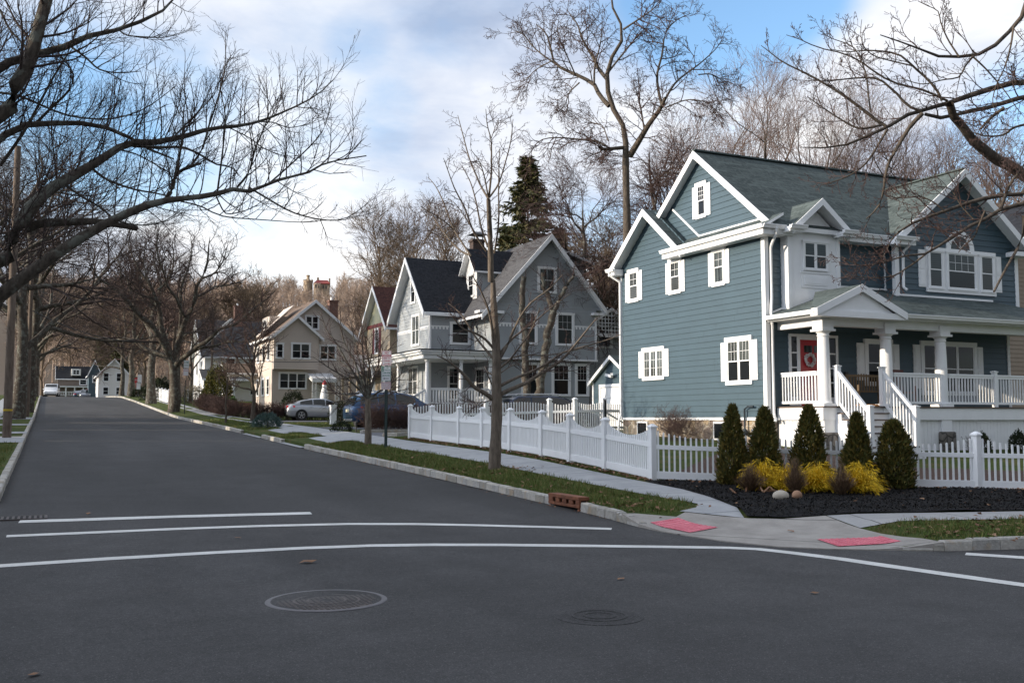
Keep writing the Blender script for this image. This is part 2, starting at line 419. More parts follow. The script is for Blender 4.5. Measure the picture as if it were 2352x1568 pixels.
CORNER = [(7.73, 12.86), (7.66, 12.2), (7.67, 11.65), (7.74, 11.16), (7.87, 10.5), (8.2, 9.8), (8.62, 9.42), (9.06, 9.15), (9.83, 8.78)]
SD = Vector((math.cos(R(-14)), math.sin(R(-14))))            # the side street runs off at a slight angle
SIDE = [(9.83 + SD.x * t, 8.78 + SD.y * t) for t in (1.2, 4, 10, 30)]
KERB_E = [(7.82, 262), (7.82, 14.2), (7.8, 13.6)] + CORNER + SIDE
road = [(-70, -40), (60, -40), (60, 0)] + [(p[0] + .3, p[1] + .3) for p in KERB_E[::-1]] + [(-1.0, 262), (-1.0, 20), (-4, 14.4), (-70, 13)]
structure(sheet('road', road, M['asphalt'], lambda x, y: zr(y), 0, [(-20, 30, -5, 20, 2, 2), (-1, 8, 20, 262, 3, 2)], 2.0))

KE = [(p[0] + (.12 if i < 3 else 0), p[1]) for i, p in enumerate(KERB_E)]
lawn_out = [(7.95, 262), (7.95, 13.6)] + [(p[0] + .1, p[1] + .1) for p in CORNER] + [(p[0] + .03, p[1] + .12) for p in SIDE] + [(70, 20), (70, 262)]
structure(sheet('lawn', lawn_out, M['lawn'], gh, 0, [(7.5, 19, 8, 34, .35, .5), (7.5, 24, 34, 70, 1, 1), (19, 32, 8, 34, 1, 1), (7.5, 70, 70, 262, 4, 4), (24, 70, 0, 70, 3, 3)], .5, skirt=.4))
west_out = [(-.8, 262), (-.8, 18.5), (-1.6, 16.2), (-3.2, 14.7), (-6, 14), (-70, 13.4), (-70, 262)]
structure(sheet('lawn', west_out[::-1], M['lawn'], gh, 0, [(-8, -.8, 15, 70, .6, .8), (-70, -8, 13, 262, 6, 6), (-8, -.8, 70, 262, 2, 3)], .6, skirt=.4))

# kerbs of granite blocks
def kerb(path, gaps=(), inner=1, top=.0, blk=.32):
    mb = MB(); P = [Vector((p[0], p[1])) for p in path]; acc = 0
    for a, b in zip(P, P[1:]):
        L = (b - a).length; t = (b - a) / L; nrm = Vector((t.y, -t.x)) * inner; s = 0
        while s < L - .02:
            far = (a + t * s).length
            l = min((blk if far < 45 else 1.6) * random.uniform(.75, 1.25), L - s); q = a + t * (s + l / 2); s2 = s; s += l
            if any(g0 < q.y < g1 and q.x < 9 and q.x > 0 for g0, g1 in gaps): continue
            zt = gh(q.x + nrm.x * .25, q.y + nrm.y * .25) + .012 + random.uniform(-.006, .006)
            za, zb = zr((a + t * s2).y) - .1, zr((a + t * s).y) - .1
            if zt - zr(q.y) < .025: continue
            j = random.uniform(-.006, .006); h = l / 2 - .004; w = .15
            c0 = q - t * h + nrm * j; c1 = q + t * h + nrm * j; dz = (zr(c1.y) - zr(c0.y)) / 2; ch = .018
            f = lambda p, k, z: (p.x + nrm.x * k, p.y + nrm.y * k, z)
            mb.hexa([f(c0, 0, za), f(c1, 0, zb), f(c1, w, zb), f(c0, w, za), f(c0, .008, zt - dz - ch), f(c1, .008, zt + dz - ch), f(c1, w, zt + dz - ch), f(c0, w, zt - dz - ch)])
            mb.hexa([f(c0, .008, zt - dz - ch), f(c1, .008, zt + dz - ch), f(c1, w, zt + dz - ch), f(c0, w, zt - dz - ch), f(c0 + t * .01, .03, zt - dz), f(c1 - t * .01, .03, zt + dz), f(c1 - t * .01, w - .02, zt + dz), f(c0 + t * .01, w - .02, zt - dz)])
    return structure(mb.build('kerb', M['granite']))
APR = [(33.3, 36.9), (40.4, 44.4)]
kerb(KERB_E, [(14.18, 15.25)] + APR, -1)
kerb([(-.65, 262), (-.65, 18.5), (-1.45, 16.1), (-3.1, 14.55), (-6, 13.9), (-40, 13.3)], (), 1)

# pavements
sw = [(9.55, 200), (9.55, 13.4), (9.2, 12.95), (8.75, 12.75), (9.45, 12.1), (9.8, 12.72), (10.4, 14.2), (10.75, 15.5), (10.75, 200)]
g = [(9, 11, 12, 34, .5, .5), (9, 11, 34, 200, 1, 2)]
structure(sheet('sidewalk', sw, M['walk'], gh, .016, g, .6))
ramp = [(9.5, 12.05), (8.8, 12.68), (8.52, 12.5), (7.95, 12.75), (7.73, 12.75), (7.67, 12.2), (7.68, 11.65), (7.75, 11.16), (7.88, 10.5), (8.21, 9.82), (8.63, 9.44), (9.07, 9.17), (9.83, 8.8), (10.05, 9.3), (10.15, 10.1), (10.25, 10.6), (10.45, 11.48), (9.9, 11.75)]
structure(sheet('sidewalk', ramp, M['ramp'], gh, .014, [(7, 11, 8, 13, .3, .3)], .3, skirt=.16))
sd2 = [(10.46, 11.47), (10.26, 10.6)] + [(10.26 + SD.x * t, 10.6 + SD.y * t) for t in (3, 12, 30)] + [(10.46 + SD.x * t + .03, 11.47 + SD.y * t) for t in (30, 12, 3)]
structure(sheet('sidewalk', sd2, M['walk2'], gh, .016, [(10, 40, -3, 13, .8, .8)], .5))
wsw = [(-2.5, 200), (-3.9, 200), (-3.9, 18), (-2.5, 18)]
structure(sheet('sidewalk', wsw, M['walk'], gh, .016, [(-4, -2.4, 18, 200, .7, 2)], 1))
def apron_h(x, y):
    t = sm((x - 7.75) / 1.7); return (zr(y) + .02) * (1 - t) + (gh(max(x, 9.5), y) + .03) * t
for y0, y1 in APR:
    structure(sheet('driveway_apron', [(7.72, y0), (9.56, y0 + .3), (9.56, y1 - .3), (7.72, y1)], M['walk'], apron_h, .004, [(7.7, 9.6, y0, y1, .4, .5)], .4))
    mb = MB()
for y0, y1, x1 in ((36.2, 40.4, -2.5), (43, 44.6, -2.5), (52, 54, -2.5), (62, 66, -2.5)):
    structure(sheet('driveway_apron', [(-.68, y0), (-.68, y1), (x1, y1), (x1, y0)], M['walk'], gh, .02, [(-3, -.6, y0, y1, .5, .6)], .5))
# the verge is cut away under the aprons, so lift the slabs proud of it
structure(sheet('driveway', [(10.74, 33.6), (24, 33.6), (24, 36.9), (10.74, 36.9)], M['drive'], gh, .02, [(10, 25, 33, 38, .6, .6)], .5))
structure(sheet('driveway', [(10.74, 43.0), (22, 44.6), (22, 48.9), (13, 48.9), (10.74, 46.4)], M['drive'], gh, .02, [(10, 25, 42, 50, .6, .6)], .5))
structure(sheet('driveway', [(10.74, 61.5), (22, 62.5), (22, 66.0), (10.74, 66)], M['drive'], gh, .02, [(10, 25, 60, 67, 1, 1)], .7))
def edging(pts):
    mb = MB()
    for a, b in zip(pts, pts[1:]):
        a = Vector((*a, gh(*a) + .05)); b = Vector((*b, gh(*b) + .05)); mb.bar(a, b, .14, .16)
    return structure(mb.build('kerb', M['granite'], bevel=.02))
edging([(10.8, 36.6), (11.2, 37.1), (12, 37.3), (14, 37.3), (17, 37.3), (20, 37.3)])
edging([(10.8, 33.9), (11.2, 33.45), (12, 33.3), (15, 33.2), (18, 33.2)])

# planting beds
def mulch_h(x, y): return gh(x, y) + .03 + .02 * math.sin(x * 3.1 + y * 2) * math.sin(y * 2.7 - x)
bed = [(10.78, 16.9), (10.72, 15.5), (10.37, 14.2), (9.78, 12.7), (9.5, 12.1), (9.92, 11.78), (10.45, 11.52)] + [(10.46 + SD.x * t + .03, 11.5 + SD.y * t) for t in (1.5, 3, 6, 9)] + [(19.5, 11.2), (16.5, 13.6), (11.25, 16.95)]
structure(sheet('mulch_bed', bed, M['mulch'], mulch_h, 0, [(9, 20, 8, 18, .12, .12)], .15))
structure(sheet('mulch_bed', [(11.3, 37.45), (20, 37.45), (20, 38.6), (11.0, 38.6)], M['bmulch'], mulch_h, 0, [(10, 21, 37, 39, .3, .3)], .3))
structure(sheet('mulch_bed', [(11.45, 17.3), (18.2, 13.4), (24, 13.5), (24, 15), (18.5, 17.6), (18.2, 22.2), (17.2, 22.2), (13, 18.6)], M['bmulch'], mulch_h, 0, [(11, 24, 13, 23, .4, .4)], .5))

# road paint
def stripe(pts, w, jag=.008):
    V = []; F = []; P = []
    for a, b in zip(pts, pts[1:]):
        a = Vector(a); b = Vector(b); n = max(1, int((b - a).length / .35)); P += [a.lerp(b, k / n) for k in range(n)]
    P.append(Vector(pts[-1]))
    for i, p in enumerate(P):
        t = (P[min(i + 1, len(P) - 1)] - P[max(i - 1, 0)]).normalized(); n = Vector((t.y, -t.x))
        for k in (-1, 1):
            q = p + n * k * (w / 2 + random.uniform(-jag, jag)); V.append((q.x, q.y, zr(q.y) + .005))
    F = [(2 * i, 2 * i + 1, 2 * i + 3, 2 * i + 2) for i in range(len(P) - 1)]
    return V, F
def marking(lines, label):
    V = []; F = []
    for pts, w in lines:
        v, f = stripe(pts, w); F += [tuple(i + len(V) for i in q) for q in f]; V += v
    o = raw_mesh('road_marking', V, F, M['paint'], smooth=False); return structure(o)
marking([([(-.3, 15.75), (1.8, 15.62), (3.75, 15.38)], .30)], '')
marking([([(-.41, 14.27), (1.61, 14.25), (2.76, 14.16), (3.94, 13.95), (4.8, 13.62), (5.62, 13.17), (6.4, 12.68), (7.2, 12.15)], .21)], '')
marking([([(-9, 11.5), (-.39, 11.88), (.68, 11.96), (1.84, 11.98), (2.85, 11.95), (3.62, 11.85), (4.38, 11.63), (5.12, 11.32), (5.84, 10.96), (6.79, 10.47), (7.6, 10.03), (7.86, 9.80), (8.03, 9.4), (8.2, 8.8), (8.56, 6.72), (9.2, 3)], .21)], '')
marking([([(9.85, 8.5), (10.22, 8.0), (11.2, 5.5)], .22)], '')

# tactile pads with domes
def pad(q, label, group):
    mb = MB(); q = [Vector(p) for p in q]; h = lambda p: gh(p.x, p.y) + .024
    n = 8
    for i in range(n):
        for j in range(n):
            f = lambda a, b: (lambda p: (p.x, p.y, h(p)))((q[0].lerp(q[1], a)).lerp(q[3].lerp(q[2], a), b))
            mb.face([f(i / n, j / n), f((i + 1) / n, j / n), f((i + 1) / n, (j + 1) / n), f(i / n, (j + 1) / n)])
    for i in range(12):
        for j in range(9):
            a, b = (i + .5) / 12, (j + .5) / 9; p = (q[0].lerp(q[1], a)).lerp(q[3].lerp(q[2], a), b); z = h(p)
            mb.lathe((p.x, p.y, z - .003), [(.024, 0), (.02, .008), (.011, .011)], 6)
    tag(mb.build('tactile_pad', M['tactile']), label, 'tactile paving', group)
pad([(7.92, 11.3), (8.62, 11.62), (8.5, 12.42), (7.9, 12.25)], 'faded red tactile paving pad on the kerb ramp beside the verge with the drain inlet', 'red tactile pads on the corner ramp')
pad([(8.84, 9.5), (9.82, 9.44), (10.0, 9.95), (9.06, 10.12)], 'faded red tactile paving pad nearest the side street at the corner ramp', 'red tactile pads on the corner ramp')

# iron in the road
def manhole(x, y, r, label, rim=True):
    t = thing('manhole_cover', label, 'manhole cover', (x, y, 0), 0, 'manhole covers in the road')
    if rim:
        mb = MB(); mb.lathe((x, y, 0), [(r, -.02), (r, .010), (r - .012, .015), (r - .048, .015), (r - .055, .002), (r - .055, -.02)], 48); mb.build('rim', M['ironrim'], t, smooth=True)
    mb = MB(); rr = r - .06 if rim else r
    mb.lathe((x, y, 0), [(rr, -.02), (rr, .005), (rr - .02, .007)], 48)
    for k in range(-11, 12):
        for l in range(-11, 12):
            px, py = k * .045, l * .045
            if .06 < math.hypot(px, py) < rr - .05: mb.box((x + px - .014, y + py - .014, .004), (x + px + .014, y + py + .014, .011 if rim else .008))
    for a in (.35, .6):
        mb.lathe((x, y, 0), [(rr * a + .012, .004), (rr * a + .01, .012), (rr * a - .01, .012), (rr * a - .012, .004)], 40)
    mb.build('lid', M['iron'] if rim else M['asphalt'], t)
manhole(2.28, 8.74, .53, 'round iron manhole cover with a pale raised rim in the foreground road')
manhole(4.11, 7.14, .36, 'smaller dark manhole cover flush with the asphalt in the foreground', False)
t = thing('storm_inlet', 'rust brown cast iron storm inlet with four square holes set into the kerb', 'storm drain', (7.8, 14.7, .1))
mb = MB(); X0, X1, z0, z1 = 7.795, 7.99, zr(14.7) - .05, zr(14.7) + .215; a, b = 14.17, 15.26
mb.box((X0, a, z1 - .06), (X1, b, z1)); mb.box((X0, a, z0 + .085), (X0 + .04, b, z0 + .135)); hol = [a + .13 + k * .235 for k in range(4)]
edges = [a] + sum([[h, h + .09] for h in hol], []) + [b]
for i in range(0, len(edges), 2): mb.box((X0 + .003, edges[i], z0 + .135), (X0 + .04, edges[i + 1], z1 - .06))
mb.box((X0 + .003, a, z0), (X0 + .04, a + .07, z0 + .07)); mb.box((X0 + .003, b - .07, z0), (X0 + .04, b, z0 + .07))
mb.build('casting', M['rust'], t, bevel=.008)
mb = MB(); mb.box((X0 + .06, a + .01, z0), (X1 - .02, b - .01, z1 - .05)); mb.build('chamber', M['void'], t)
t = thing('storm_grate', 'barred iron storm grate in the gutter by the left kerb', 'storm drain', (-.28, 16.15, .16))
mb = MB(); gz = zr(16.2) + .012
mb.box((-.64, 15.92, gz - .03), (.06, 15.96, gz)); mb.box((-.64, 16.42, gz - .03), (.06, 16.46, gz)); mb.box((.02, 15.96, gz - .03), (.06, 16.42, gz))
for k in range(9): mb.box((-.62 + k * .072, 15.96, gz - .03), (-.585 + k * .072, 16.42, gz - .002))
mb.build('bars', M['iron'], t)
mb = MB(); mb.box((-.62, 15.96, gz - .02), (.02, 16.42, gz - .008)); mb.build('pit', M['void'], t)

# grass, leaves, chips: nobody could count them
def blades(name, polys, mat, h=(.04, .10), w=.006, tuft=True):
    V = []; F = []
    for poly, n, hs in polys:
        x0, x1 = min(p[0] for p in poly), max(p[0] for p in poly); y0, y1 = min(p[1] for p in poly), max(p[1] for p in poly); k = 0
        while k < n:
            x, y = random.uniform(x0, x1), random.uniform(y0, y1)
            if not inside(x, y, poly): continue
            cl = .5 + .5 * math.sin(x * 5.3 + 2 * math.sin(y * 3.1)) * math.sin(y * 4.7 + x)
            if tuft and random.random() > .35 + .65 * cl: continue
            k += 1; z = gh(x, y); a = random.uniform(0, 6.28); hh = random.uniform(*h) * hs * (.45 + 1.05 * cl); l = random.uniform(.2, .9) * hh; ww = w * (1 + .03 * max(0, y - 12)) * random.uniform(.7, 1.4)
            b = random.uniform(0, 6.28); i = len(V)
            V += [(x - ww * math.cos(b), y - ww * math.sin(b), z - .01), (x + ww * math.cos(b), y + ww * math.sin(b), z - .01), (x + l * math.cos(a), y + l * math.sin(a), z + hh)]; F.append((i, i + 1, i + 2))
    return structure(raw_mesh(name, V, F, mat, smooth=False), 'stuff')
verge = [(8.0, 33), (8.0, 14), (7.95, 12.95), (8.5, 12.62), (9.1, 12.98), (9.5, 13.5), (9.5, 33)]
strip = [(10.8, 17.2), (11.0, 17.2), (11.0, 33), (10.8, 33)]
right = [(9.95, 8.9), (10.12, 9.4), (10.2, 10.1), (10.3, 10.5)] + [(10.3 + SD.x * t, 10.5 + SD.y * t) for t in (3, 8)] + [(9.9 + SD.x * t, 8.95 + SD.y * t) for t in (8, 3)]
wv = [(-.85, 36), (-2.4, 36), (-2.4, 18.5), (-1.7, 16.6), (-.85, 18.6)]
blades('grass', [(verge, 30000, 1.0), (right, 12000, .9), ([(10.8, 17.3), (11.35, 17.2), (11.35, 33), (10.8, 33)], 7000, .6), (wv, 6000, .8), ([(8.0, 37.2), (9.5, 37.4), (9.5, 40.1), (8, 40.1)], 3000, 1.1), ([(8, 44.8), (9.5, 44.8), (9.5, 60), (8, 60)], 3500, .9), ([(10.8, 48), (17, 49.5), (17, 61), (10.8, 61)], 5000, .7)], M['grass'])

def flakes(name, spots, mat, size, lift=.02, curl=.5, hf=gh):
    V = []; F = []
    for x, y in spots:
        s = random.uniform(*size); a = random.uniform(0, 6.28); z = hf(x, y) + lift * random.uniform(.3, 1.6); tx, ty = random.uniform(-curl, curl), random.uniform(-curl, curl); i = len(V)
        ca, sa = math.cos(a), math.sin(a)
        for u, w_, q in ((-1, -.1, 0), (-.2, -.5, .25), (1, 0, -.1), (-.1, .55, .3)):
            px, py = s * (u * ca - w_ * sa), s * (u * sa + w_ * ca); V.append((x + px, y + py, z + px * tx + py * ty + q * s * .5))
        F.append((i, i + 1, i + 2, i + 3))
    return structure(raw_mesh(name, V, F, mat, smooth=False), 'stuff')
spots = [(11.0 + random.gauss(-.02, .07), random.uniform(17, 32)) for _ in range(1100)]
spots += [(random.uniform(8, 9.5), random.uniform(12.8, 33)) for _ in range(420)] + [(random.uniform(7.9, 9.0), random.gauss(13.6, .4)) for _ in range(70)]
spots += [(9.05 + random.gauss(0, .45), 20.3 + random.gauss(0, .5)) for _ in range(160)]
spots += [(11.22 + (16.45 - 11.22) * t + random.gauss(0, .06), 17.0 - 3.34 * t + random.gauss(-.1, .08)) for t in np.random.default_rng(3).uniform(0, 1.5, 420)]
spots2 = [(7.76 - abs(random.gauss(0, .07)), random.uniform(12.9, 34)) for _ in range(240)]
q = []
while len(q) < 130:
    x, y = random.uniform(9.6, 18), random.uniform(9.5, 17)
    if inside(x, y, bed): q.append((x, y))
spots += q + [(12.15 + random.gauss(0, .3), 14.35 + random.gauss(0, .13)) for _ in range(110)] + [(random.uniform(10.2, 15), random.gauss(9.35, .5)) for _ in range(420)]
flakes('leaf_litter', spots, M['leaf'], (.025, .06), .03); flakes('leaf_litter', spots2, M['leaf'], (.012, .04), .012, .3, lambda x, y: zr(y))
q = []
while len(q) < 22000:
    x, y = random.uniform(9.5, 19.5), random.uniform(8.5, 17)
    if inside(x, y, bed): q.append((x, y))
flakes('mulch_chips', q, M['chips'], (.008, .026), .014, .8, mulch_h)
# single leaves lying on the asphalt
for k, (x, y, s, lab) in enumerate([(2.62, 10.85, .10, 'curled brown leaf on the asphalt just below the long white stripe'), (.62, 16.35, .07, 'brown leaf against the upper edge of the white stop line'), (2.25, 13.05, .05, 'small dark leaf between the two crosswalk stripes'), (-.02, 7.0, .05, 'pale scrap of leaf in the bottom left of the road'), (6.4, 7.2, .05, 'small dark leaf on the asphalt right of the smaller manhole'), (5.2, 8.6, .05, 'dark leaf behind the smaller manhole cover'), (9.3, 10.9, .07, 'brown leaf lying in the middle of the concrete corner ramp')]):
    mb = MB(); z = zr(y) + .008 if x < 7.9 else gh(x, y) + .02; a = k * 1.3
    pr = [(-1, 0, .0), (-.4, -.45, .25), (.3, -.5, .1), (1, 0, .3), (.3, .45, .2), (-.4, .5, .3)]
    mb.face([(x + s * (u * math.cos(a) - w * math.sin(a)), y + s * (u * math.sin(a) + w * math.cos(a)), z + s * q * .8) for u, w, q in pr])
    tag(mb.build('fallen_leaf', M['leaf']), lab, 'leaf', 'fallen leaves on the road')
# ------------------------------------------------------------------ building helpers
def lap(mb, fr, z0, z1, rv, ul, ur, lip=.02, m=0):
    """clapboard courses between z0 and z1; ul(z), ur(z) are the side limits"""
    n = max(1, round((z1 - z0) / rv)); h = (z1 - z0) / n
    for i in range(n):
        a, b = z0 + i * h, z0 + (i + 1) * h; ua, va, ub, vb = ul(a), ur(a), ul(b), ur(b)
        if va - ua < .02: continue
        mb.face([fr.p(ua, a, lip), fr.p(va, a, lip), fr.p(vb, b, .001), fr.p(ub, b, .001)], m)
        mb.face([fr.p(ua, a, 0), fr.p(va, a, 0), fr.p(va, a, lip), fr.p(ua, a, lip)], m)

def const(u): return lambda z: u

def window(root, fr, u0, u1, z0, z1, sash='double', cols=1, grid=(3, 2), gridbot=False, case=.09, head=.12, sill=.10, shutter=None, pane='glass', panebot=None, sh_in=(.04, .10), white=None, proud=.06, name='window'):
    """outer casing u0..u1, z0..z1; cols sashes side by side"""
    W = white or M['white']; mb = MB()
    fr.box(mb, u0, u0 + case, z0 + sill, z1 - head, 0, proud); fr.box(mb, u1 - case, u1, z0 + sill, z1 - head, 0, proud)
    fr.box(mb, u0 - .02, u1 + .02, z1 - head, z1, 0, proud + .012); fr.box(mb, u0, u1, z0, z0 + sill, 0, proud + .008)
    a0, a1, b0, b1 = u0 + case, u1 - case, z0 + sill, z1 - head; cw = (a1 - a0) / cols; gap = .035 if cols > 1 else 0
    for k in range(1, cols): fr.box(mb, a0 + k * cw - gap / 2, a0 + k * cw + gap / 2, b0, b1, 0, proud - .004)
    wo = mb.build(name, W, root)
    sb = MB(); gb = MB(); fw = .033
    for k in range(cols):
        c0, c1 = a0 + k * cw + (gap / 2 if k else 0), a0 + (k + 1) * cw - (gap / 2 if k < cols - 1 else 0)
        zm = (b0 + b1) / 2 if sash == 'double' else b1
        for (s0, s1, n, g) in ([(zm - .02, b1, .048, grid), (b0, zm + .016, .038, grid if gridbot else None)] if sash == 'double' else [(b0, b1, .044, grid)]):
            fr.box(sb, c0, c0 + fw, s0, s1, 0, n); fr.box(sb, c1 - fw, c1, s0, s1, 0, n); fr.box(sb, c0 + fw, c1 - fw, s1 - fw, s1, 0, n - .001); fr.box(sb, c0 + fw, c1 - fw, s0, s0 + fw, 0, n - .001)
            if g:
                for i in range(1, g[0]): q = c0 + fw + (c1 - c0 - 2 * fw) * i / g[0]; fr.box(sb, q - .0055, q + .0055, s0 + fw, s1 - fw, 0, n - .006)
                for i in range(1, g[1]): q = s0 + fw + (s1 - s0 - 2 * fw) * i / g[1]; fr.box(sb, c0 + fw, c1 - fw, q - .0055, q + .0055, 0, n - .0065)
            mt = 0 if (s1 == b1 or not panebot) else 1
            gb.face([fr.p(c0 + fw, s0 + fw, n - .010), fr.p(c1 - fw, s0 + fw, n - .010), fr.p(c1 - fw, s1 - fw, n - .010), fr.p(c0 + fw, s1 - fw, n - .010)], mt)
    sb.build('sash', W, wo); gb.build('pane', [M[pane], M[panebot or pane]], wo)
    if shutter:
        for s in (-1, 1):
            if s not in shutter[1]: continue
            w = shutter[0]; p0 = u0 - w if s < 0 else u1; p1 = p0 + w; q0, q1 = z0 + sh_in[0], z1 - sh_in[1]; mb = MB()
            fr.box(mb, p0 + .005, p1 - .005, q0, q1, .0, .040)
            zs = [q0 + .05, q0 + (q1 - q0) * .44, q0 + (q1 - q0) * .48, q1 - .05]
            for i in range(2):
                fr.box(mb, p0 + .05, p1 - .05, zs[2 * i], zs[2 * i + 1], .040, .049); fr.box(mb, p0 + .075, p1 - .075, zs[2 * i] + .03, zs[2 * i + 1] - .03, .049, .056)
            mb.build('shutter', W, wo)
    return wo

def gutter(root, p, q, out, drop=.11, wd=.12, name='gutter'):
    """open trough profile along an eave"""
    p = Vector(p); q = Vector(q); out = Vector(out); mb = MB(); Z = Vector((0, 0, 1))
    prof = [(0, 0), (0, -drop), (wd * .65, -drop), (wd * .8, -drop * .55), (wd * .8, -drop * .5), (wd, -drop * .25), (wd, 0), (wd - .02, 0), (wd - .02, -.03), (.02, -.03)]
    P = [p + out * a + Z * b for a, b in prof]; Q = [q + out * a + Z * b for a, b in prof]
    for i in range(len(prof)):
        j = (i + 1) % len(prof); mb.face([P[i], P[j], Q[j], Q[i]])
    mb.face(P[::-1]); mb.face(Q)
    return mb.build(name, M['white'], root)

def rake(mb, a, b, out, w=.24, th=.035, m=0):
    """board hanging below the roof edge from a to b, standing proud along out"""
    a = Vector(a); b = Vector(b); o = Vector(out) * th; d = Vector((0, 0, -w))
    mb.hexa([a + d, b + d, b + d + o, a + d + o, a, b, b + o, a + o])

def railing(root, p, q, h=.92, gap=.115, bal=.034, post=False, name='railing'):
    """top rail, bottom rail and balusters from p to q (points on the floor)"""
    p = Vector(p); q = Vector(q); mb = MB(); Z = Vector((0, 0, 1)); L = (Vector((q.x, q.y, 0)) - Vector((p.x, p.y, 0))).length
    mb.bar(p + Z * h, q + Z * h, .09, .05); mb.bar(p + Z * (h - .06), q + Z * (h - .06), .05, .07); mb.bar(p + Z * .11, q + Z * .11, .05, .07)
    ro = mb.build(name, M['vinyl'], root); n = max(2, int(L / gap))
    b0 = MB(); b0.box((-bal / 2, -bal / 2, .14), (bal / 2, bal / 2, h - .09)); first = None
    for i in range(n):
        c = p.lerp(q, (i + .5) / n)
        if first is None: first = b = b0.build('baluster', M['vinyl'])
        else: b = link(first.copy())
        b.location = c; b.parent = ro
    return ro

def newel(root, x, y, z0, z1, s=.13):
    mb = MB(); mb.box((x - s / 2, y - s / 2, z0), (x + s / 2, y + s / 2, z1 - .05)); mb.box((x - s / 2 - .02, y - s / 2 - .02, z1 - .05), (x + s / 2 + .02, y + s / 2 + .02, z1 - .02))
    a = s / 2 + .005; mb.hexa([(x - a, y - a, z1 - .02), (x + a, y - a, z1 - .02), (x + a, y + a, z1 - .02), (x - a, y + a, z1 - .02), (x - .03, y - .03, z1), (x + .03, y - .03, z1), (x + .03, y + .03, z1), (x - .03, y + .03, z1)])
    return mb.build('newel_post', M['vinyl'], root)

# ------------------------------------------------------------------ the slate blue corner house
HX, HY = 18.3, 22.3
B = thing('blue_house', 'two storey slate blue corner house with white trim, grey green roofs and a red door', 'house', (HX, HY, .6))
fw, fs = west(HX), south(HY)
mb = MB()                                                       # west wall: main part and the rear cross gable
fw.box(mb, -30.1, -22.3, 1.62, 6.95, -.3, 0)
lap(mb, fw, 1.62, 6.95, .176, const(-30.0), const(-22.4))
lap(mb, fw, 6.95, 8.5, .176, lambda z: -28.05 - (8.66 - z) / .79 * 1.0, lambda z: -28.05 + (8.66 - z) / .79)
def butts(fr, u0, u1, z0, k, n, seed):
    r_ = random.Random(seed)
    for _ in range(n): u, i = r_.uniform(u0, u1), r_.randrange(k); z = z0 + i * .1777; mb.face([fr.p(u - .0035, z, .0235), fr.p(u + .0035, z, .0235), fr.p(u + .0035, z + .17, .006), fr.p(u - .0035, z + .17, .006)], 1)
butts(fw, -29.8, -22.6, 1.62, 29, 46, 4)
mb.build('wall', [M['blue'], M['bluejoint']], B)
fu = west(18.55); mb = MB()                                     # upper gable stands back above the skirt roof
mb.prism([fu.p(-29.2, 7.0), fu.p(-22.1, 7.0), fu.p(-25.6, 9.85)], (.2, 0, 0))
lap(mb, fu, 7.1, 9.8, .176, lambda z: -25.6 - (9.9 - z) / .80, lambda z: -25.6 + (9.9 - z) / .80)
mb.build('wall', M['blue'], B)
mb = MB()                                                       # front wall and right wing
fs.box(mb, 18.32, 28.1, 1.62, 6.98, -.3, 0); lap(mb, fs, 1.62, 6.98, .176, const(18.4), const(22.9))
fb = south(21.89); fb.box(mb, 22.85, 28.1, 4.6, 7.0, -.5, 0)
lap(mb, fb, 4.6, 7.0, .176, const(22.95), const(28.0)); lap(mb, fb, 7.0, 9.0, .176, lambda z: 25.45 - (9.16 - z) / .8, lambda z: 25.45 + (9.16 - z) / .8)
mb.prism([fb.p(22.85, 7.0), fb.p(28.05, 7.0), fb.p(25.45, 9.1)], (0, .2, 0)); lap(mb, fs, 1.62, 4.7, .176, const(22.9), const(28.0))
fj = west(22.85); lap(mb, fj, 4.6, 7.0, .176, const(-22.3), const(-21.97))
fe = Frame((28.1, 0, 0), (0, 1, 0), (1, 0, 0)); lap(mb, fe, 1.62, 6.98, .176, const(22.3), const(28.9))
mb.box((18.5, 22.5, 1.7), (28.0, 28.9, 6.95)); mb.build('wall', M['blue'], B)
for f, a, b, z0, z1 in ((fw, -22.42, -22.26, 1.62, 6.86), (fw, -30.12, -30.0, 1.62, 6.8), (fs, 18.262, 18.40, 1.62, 6.86), (fs, 22.8, 22.9, 5.2, 6.9), (fb, 22.81, 22.97, 4.6, 6.9), (fb, 27.98, 28.12, 4.6, 6.9), (fs, 28.0, 28.12, 1.6, 4.6), (fj, -21.99, -21.85, 4.6, 6.9)):
    mb = MB(); f.box(mb, a, b, z0, z1, .0, .036); mb.build('corner_board', M['white'], B)
mb = MB(); fw.box(mb, -30.12, -22.26, 1.54, 1.62, -.05, .045); mb.build('skirt_board', M['white'], B); mb = MB(); fs.box(mb, 18.26, 19.0, 1.54, 1.62, -.05, .043); mb.build('skirt_board', M['white'], B)
mb = MB(); fu.box(mb, -25.72, -22.44, 7.27, 7.36, -.02, .05); mb.build('gable_sill', M['white'], B)
a, b = Vector((18.52, 25.7, 7.33)), Vector((18.52, 27.15, 8.46)); mb = MB(); mb.bar(a, b, .06, .05, (1, 0, 0)); mb.build('flashing', M['white'], B)
mb = MB(); mb.box((HX + .02, 22.34, -.2), (28.0, 30.06, 1.56)); mb.build('foundation', M['fieldstone'], B)

